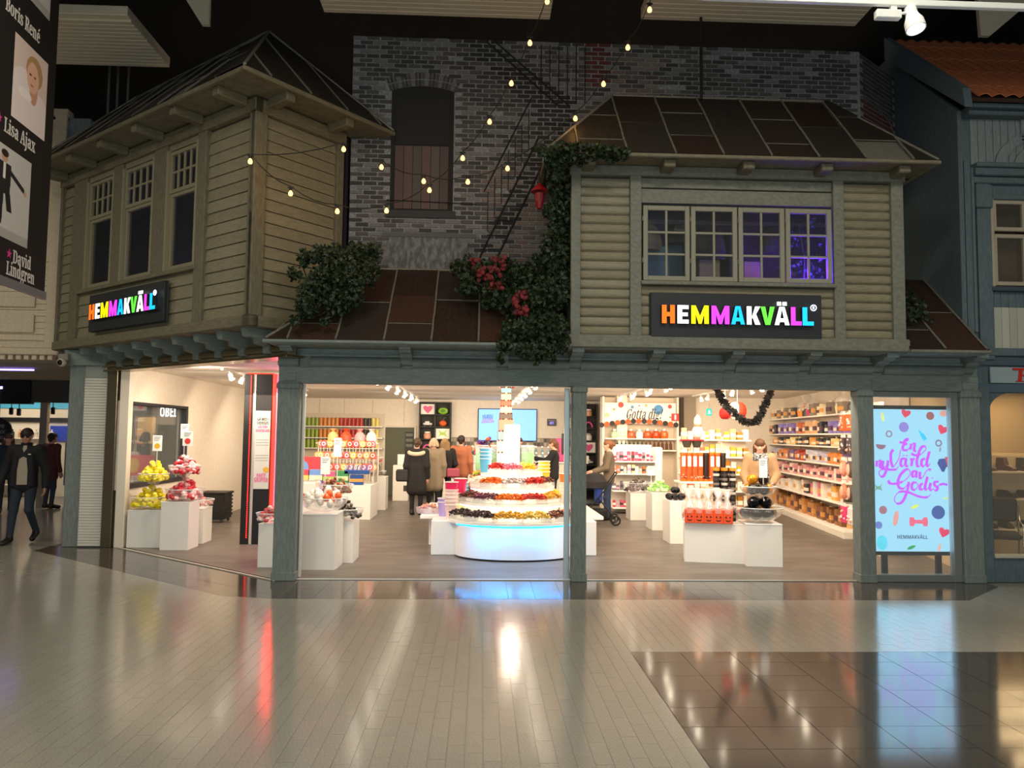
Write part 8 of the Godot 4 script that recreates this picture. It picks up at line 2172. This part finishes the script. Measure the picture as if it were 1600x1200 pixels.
	person("woman in a grey jumper and blue jeans pushing the stroller", Vector3(2.66, 0.004, -6.55), -PI / 2 - 0.1, {"H": 1.66, "coat": "6a5c4c", "coat_name": "jumper", "coat_len": 0.5, "fat": 0.02, "hair": "7a4a2a", "bun": true, "trousers": "2c3c58", "skin": "d0a088", "J": {"el": Vector3(0.13, 0.65, 0.04), "wl": Vector3(0.1, 0.6, 0.19), "er": Vector3(-0.13, 0.65, 0.04), "wr": Vector3(-0.1, 0.6, 0.19), "kl": Vector3(0.055, 0.285, 0.04), "al": Vector3(0.056, 0.05, 0.03), "tl": Vector3(0.06, 0.018, 0.12)}})
	var s := thing("stroller", "dark folding stroller with a black hood and blue seat", "stroller", Vector3(2.36, 0.004, -5.85), -PI / 2 - 0.1)
	obj("hood", g().lathe([Vector2(0.0, 0.3), Vector2(0.16, 0.26), Vector2(0.25, 0.12), Vector2(0.26, 0.0)], 14), mt("1c1a1e", 0.8), s, Vector3(0, 0.72, 0.1))
	obj("seat", gb(-0.2, 0.2, 0.42, 0.75, -0.05, 0.1, 0.04), mt("1c3a8c", 0.8), s)
	obj("seat_base", gb(-0.2, 0.2, 0.38, 0.46, 0.0, 0.34, 0.03), mt("20242c", 0.8), s)
	obj("storage_net", gb(-0.19, 0.19, 0.14, 0.3, -0.15, 0.25, 0.03), mt("17171a", 0.8), s)
	for q in [-1, 1]:
		obj("frame_tube", g().tube([Vector3(0.22 * q, 1.02, -0.32), Vector3(0.22 * q, 0.7, -0.1), Vector3(0.22 * q, 0.12, 0.38)], 0.014, 7), mt("26262a", 0.4, 0.5), s)
		obj("frame_tube", g().tube([Vector3(0.22 * q, 0.55, 0.05), Vector3(0.22 * q, 0.12, -0.3)], 0.014, 7), mt("26262a", 0.4, 0.5), s)
		for zz in [-0.3, 0.38]:
			var wr := []
			for k in 17: wr.append(Vector3(0.24 * q, 0.1 + cos(TAU * k / 16.0) * 0.085, zz + sin(TAU * k / 16.0) * 0.085))
			var wl := obj("wheel", g().tube(wr, 0.018, 7, false), mt("141416", 0.7), s)
			obj("hub", g().tube([Vector3(0.22 * q, 0.1, zz), Vector3(0.26 * q, 0.1, zz)], 0.035, 9), mt("3a3a3e", 0.5), wl)
	obj("handlebar", g().tube([Vector3(-0.22, 1.02, -0.32), Vector3(0.22, 1.02, -0.32)], 0.016, 8), mt("141416", 0.6), s)
	var b := person("woman in a beige coat with a patterned black and white scarf between the shelves", Vector3(4.72, 0.004, -3.5), -0.25, {"H": 1.72, "cell": 0.018, "coat": "b08c68", "coat_len": 0.4, "fat": 0.035, "flare": 0.02, "hair": "5c3a20", "long": 0.17, "trousers": "1c1a20", "skin": "d8a890", "look": Vector3(-0.1, -0.15, 1), "J": {"el": Vector3(0.15, 0.65, 0.02), "wl": Vector3(0.1, 0.58, 0.16), "er": Vector3(-0.15, 0.65, 0.02), "wr": Vector3(-0.12, 0.55, 0.12)}})
	var sc := g()
	skin([[Vector3(0.09, 1.44, 0.02), Vector3(-0.08, 1.39, 0.1), 0.05, 0.055], [Vector3(-0.09, 1.44, 0.02), Vector3(0.08, 1.39, 0.1), 0.05, 0.055], [Vector3(0.05, 1.36, 0.14), Vector3(0.07, 0.95, 0.2), 0.06, 0.07]], 0.016, 0.03, sc)
	obj("scarf", sc, grain("scarf", "17181c", "c8c8c8", Vector3(3, 3, 3), 0.9, 8.0, 41), b)
	# dim figures in the passage and behind the side window
	person("person with brown hair in a dark teal top at the cosmetics shop", Vector3(-9.9, 0.004, -7.2), 0.6, {"H": 1.66, "coat": "1e2c30", "coat_len": 0.48, "hair": "5a3a24", "long": 0.1, "trousers": "1c1c20"})
	person("person in a dusky red coat inside the cosmetics shop front", Vector3(-9.55, 0.004, -8.2), PI - 0.4, {"H": 1.68, "coat": "5a2c28", "coat_len": 0.42, "hair": "2a1c14", "trousers": "2c3444"})
	person("hooded person in black seen through the side window", Vector3(-6.95, 0.004, -6.9), PI, {"H": 1.72, "coat": "121214", "coat_len": 0.42, "fat": 0.04, "hair": "5a5450", "long": 0.04, "trousers": "121214"})
	person("second person in black at the edge of the side window", Vector3(-7.3, 0.004, -6.3), PI + 0.3, {"H": 1.74, "coat": "100f12", "coat_len": 0.42, "fat": 0.04, "hair": "1a1614", "trousers": "121214"})
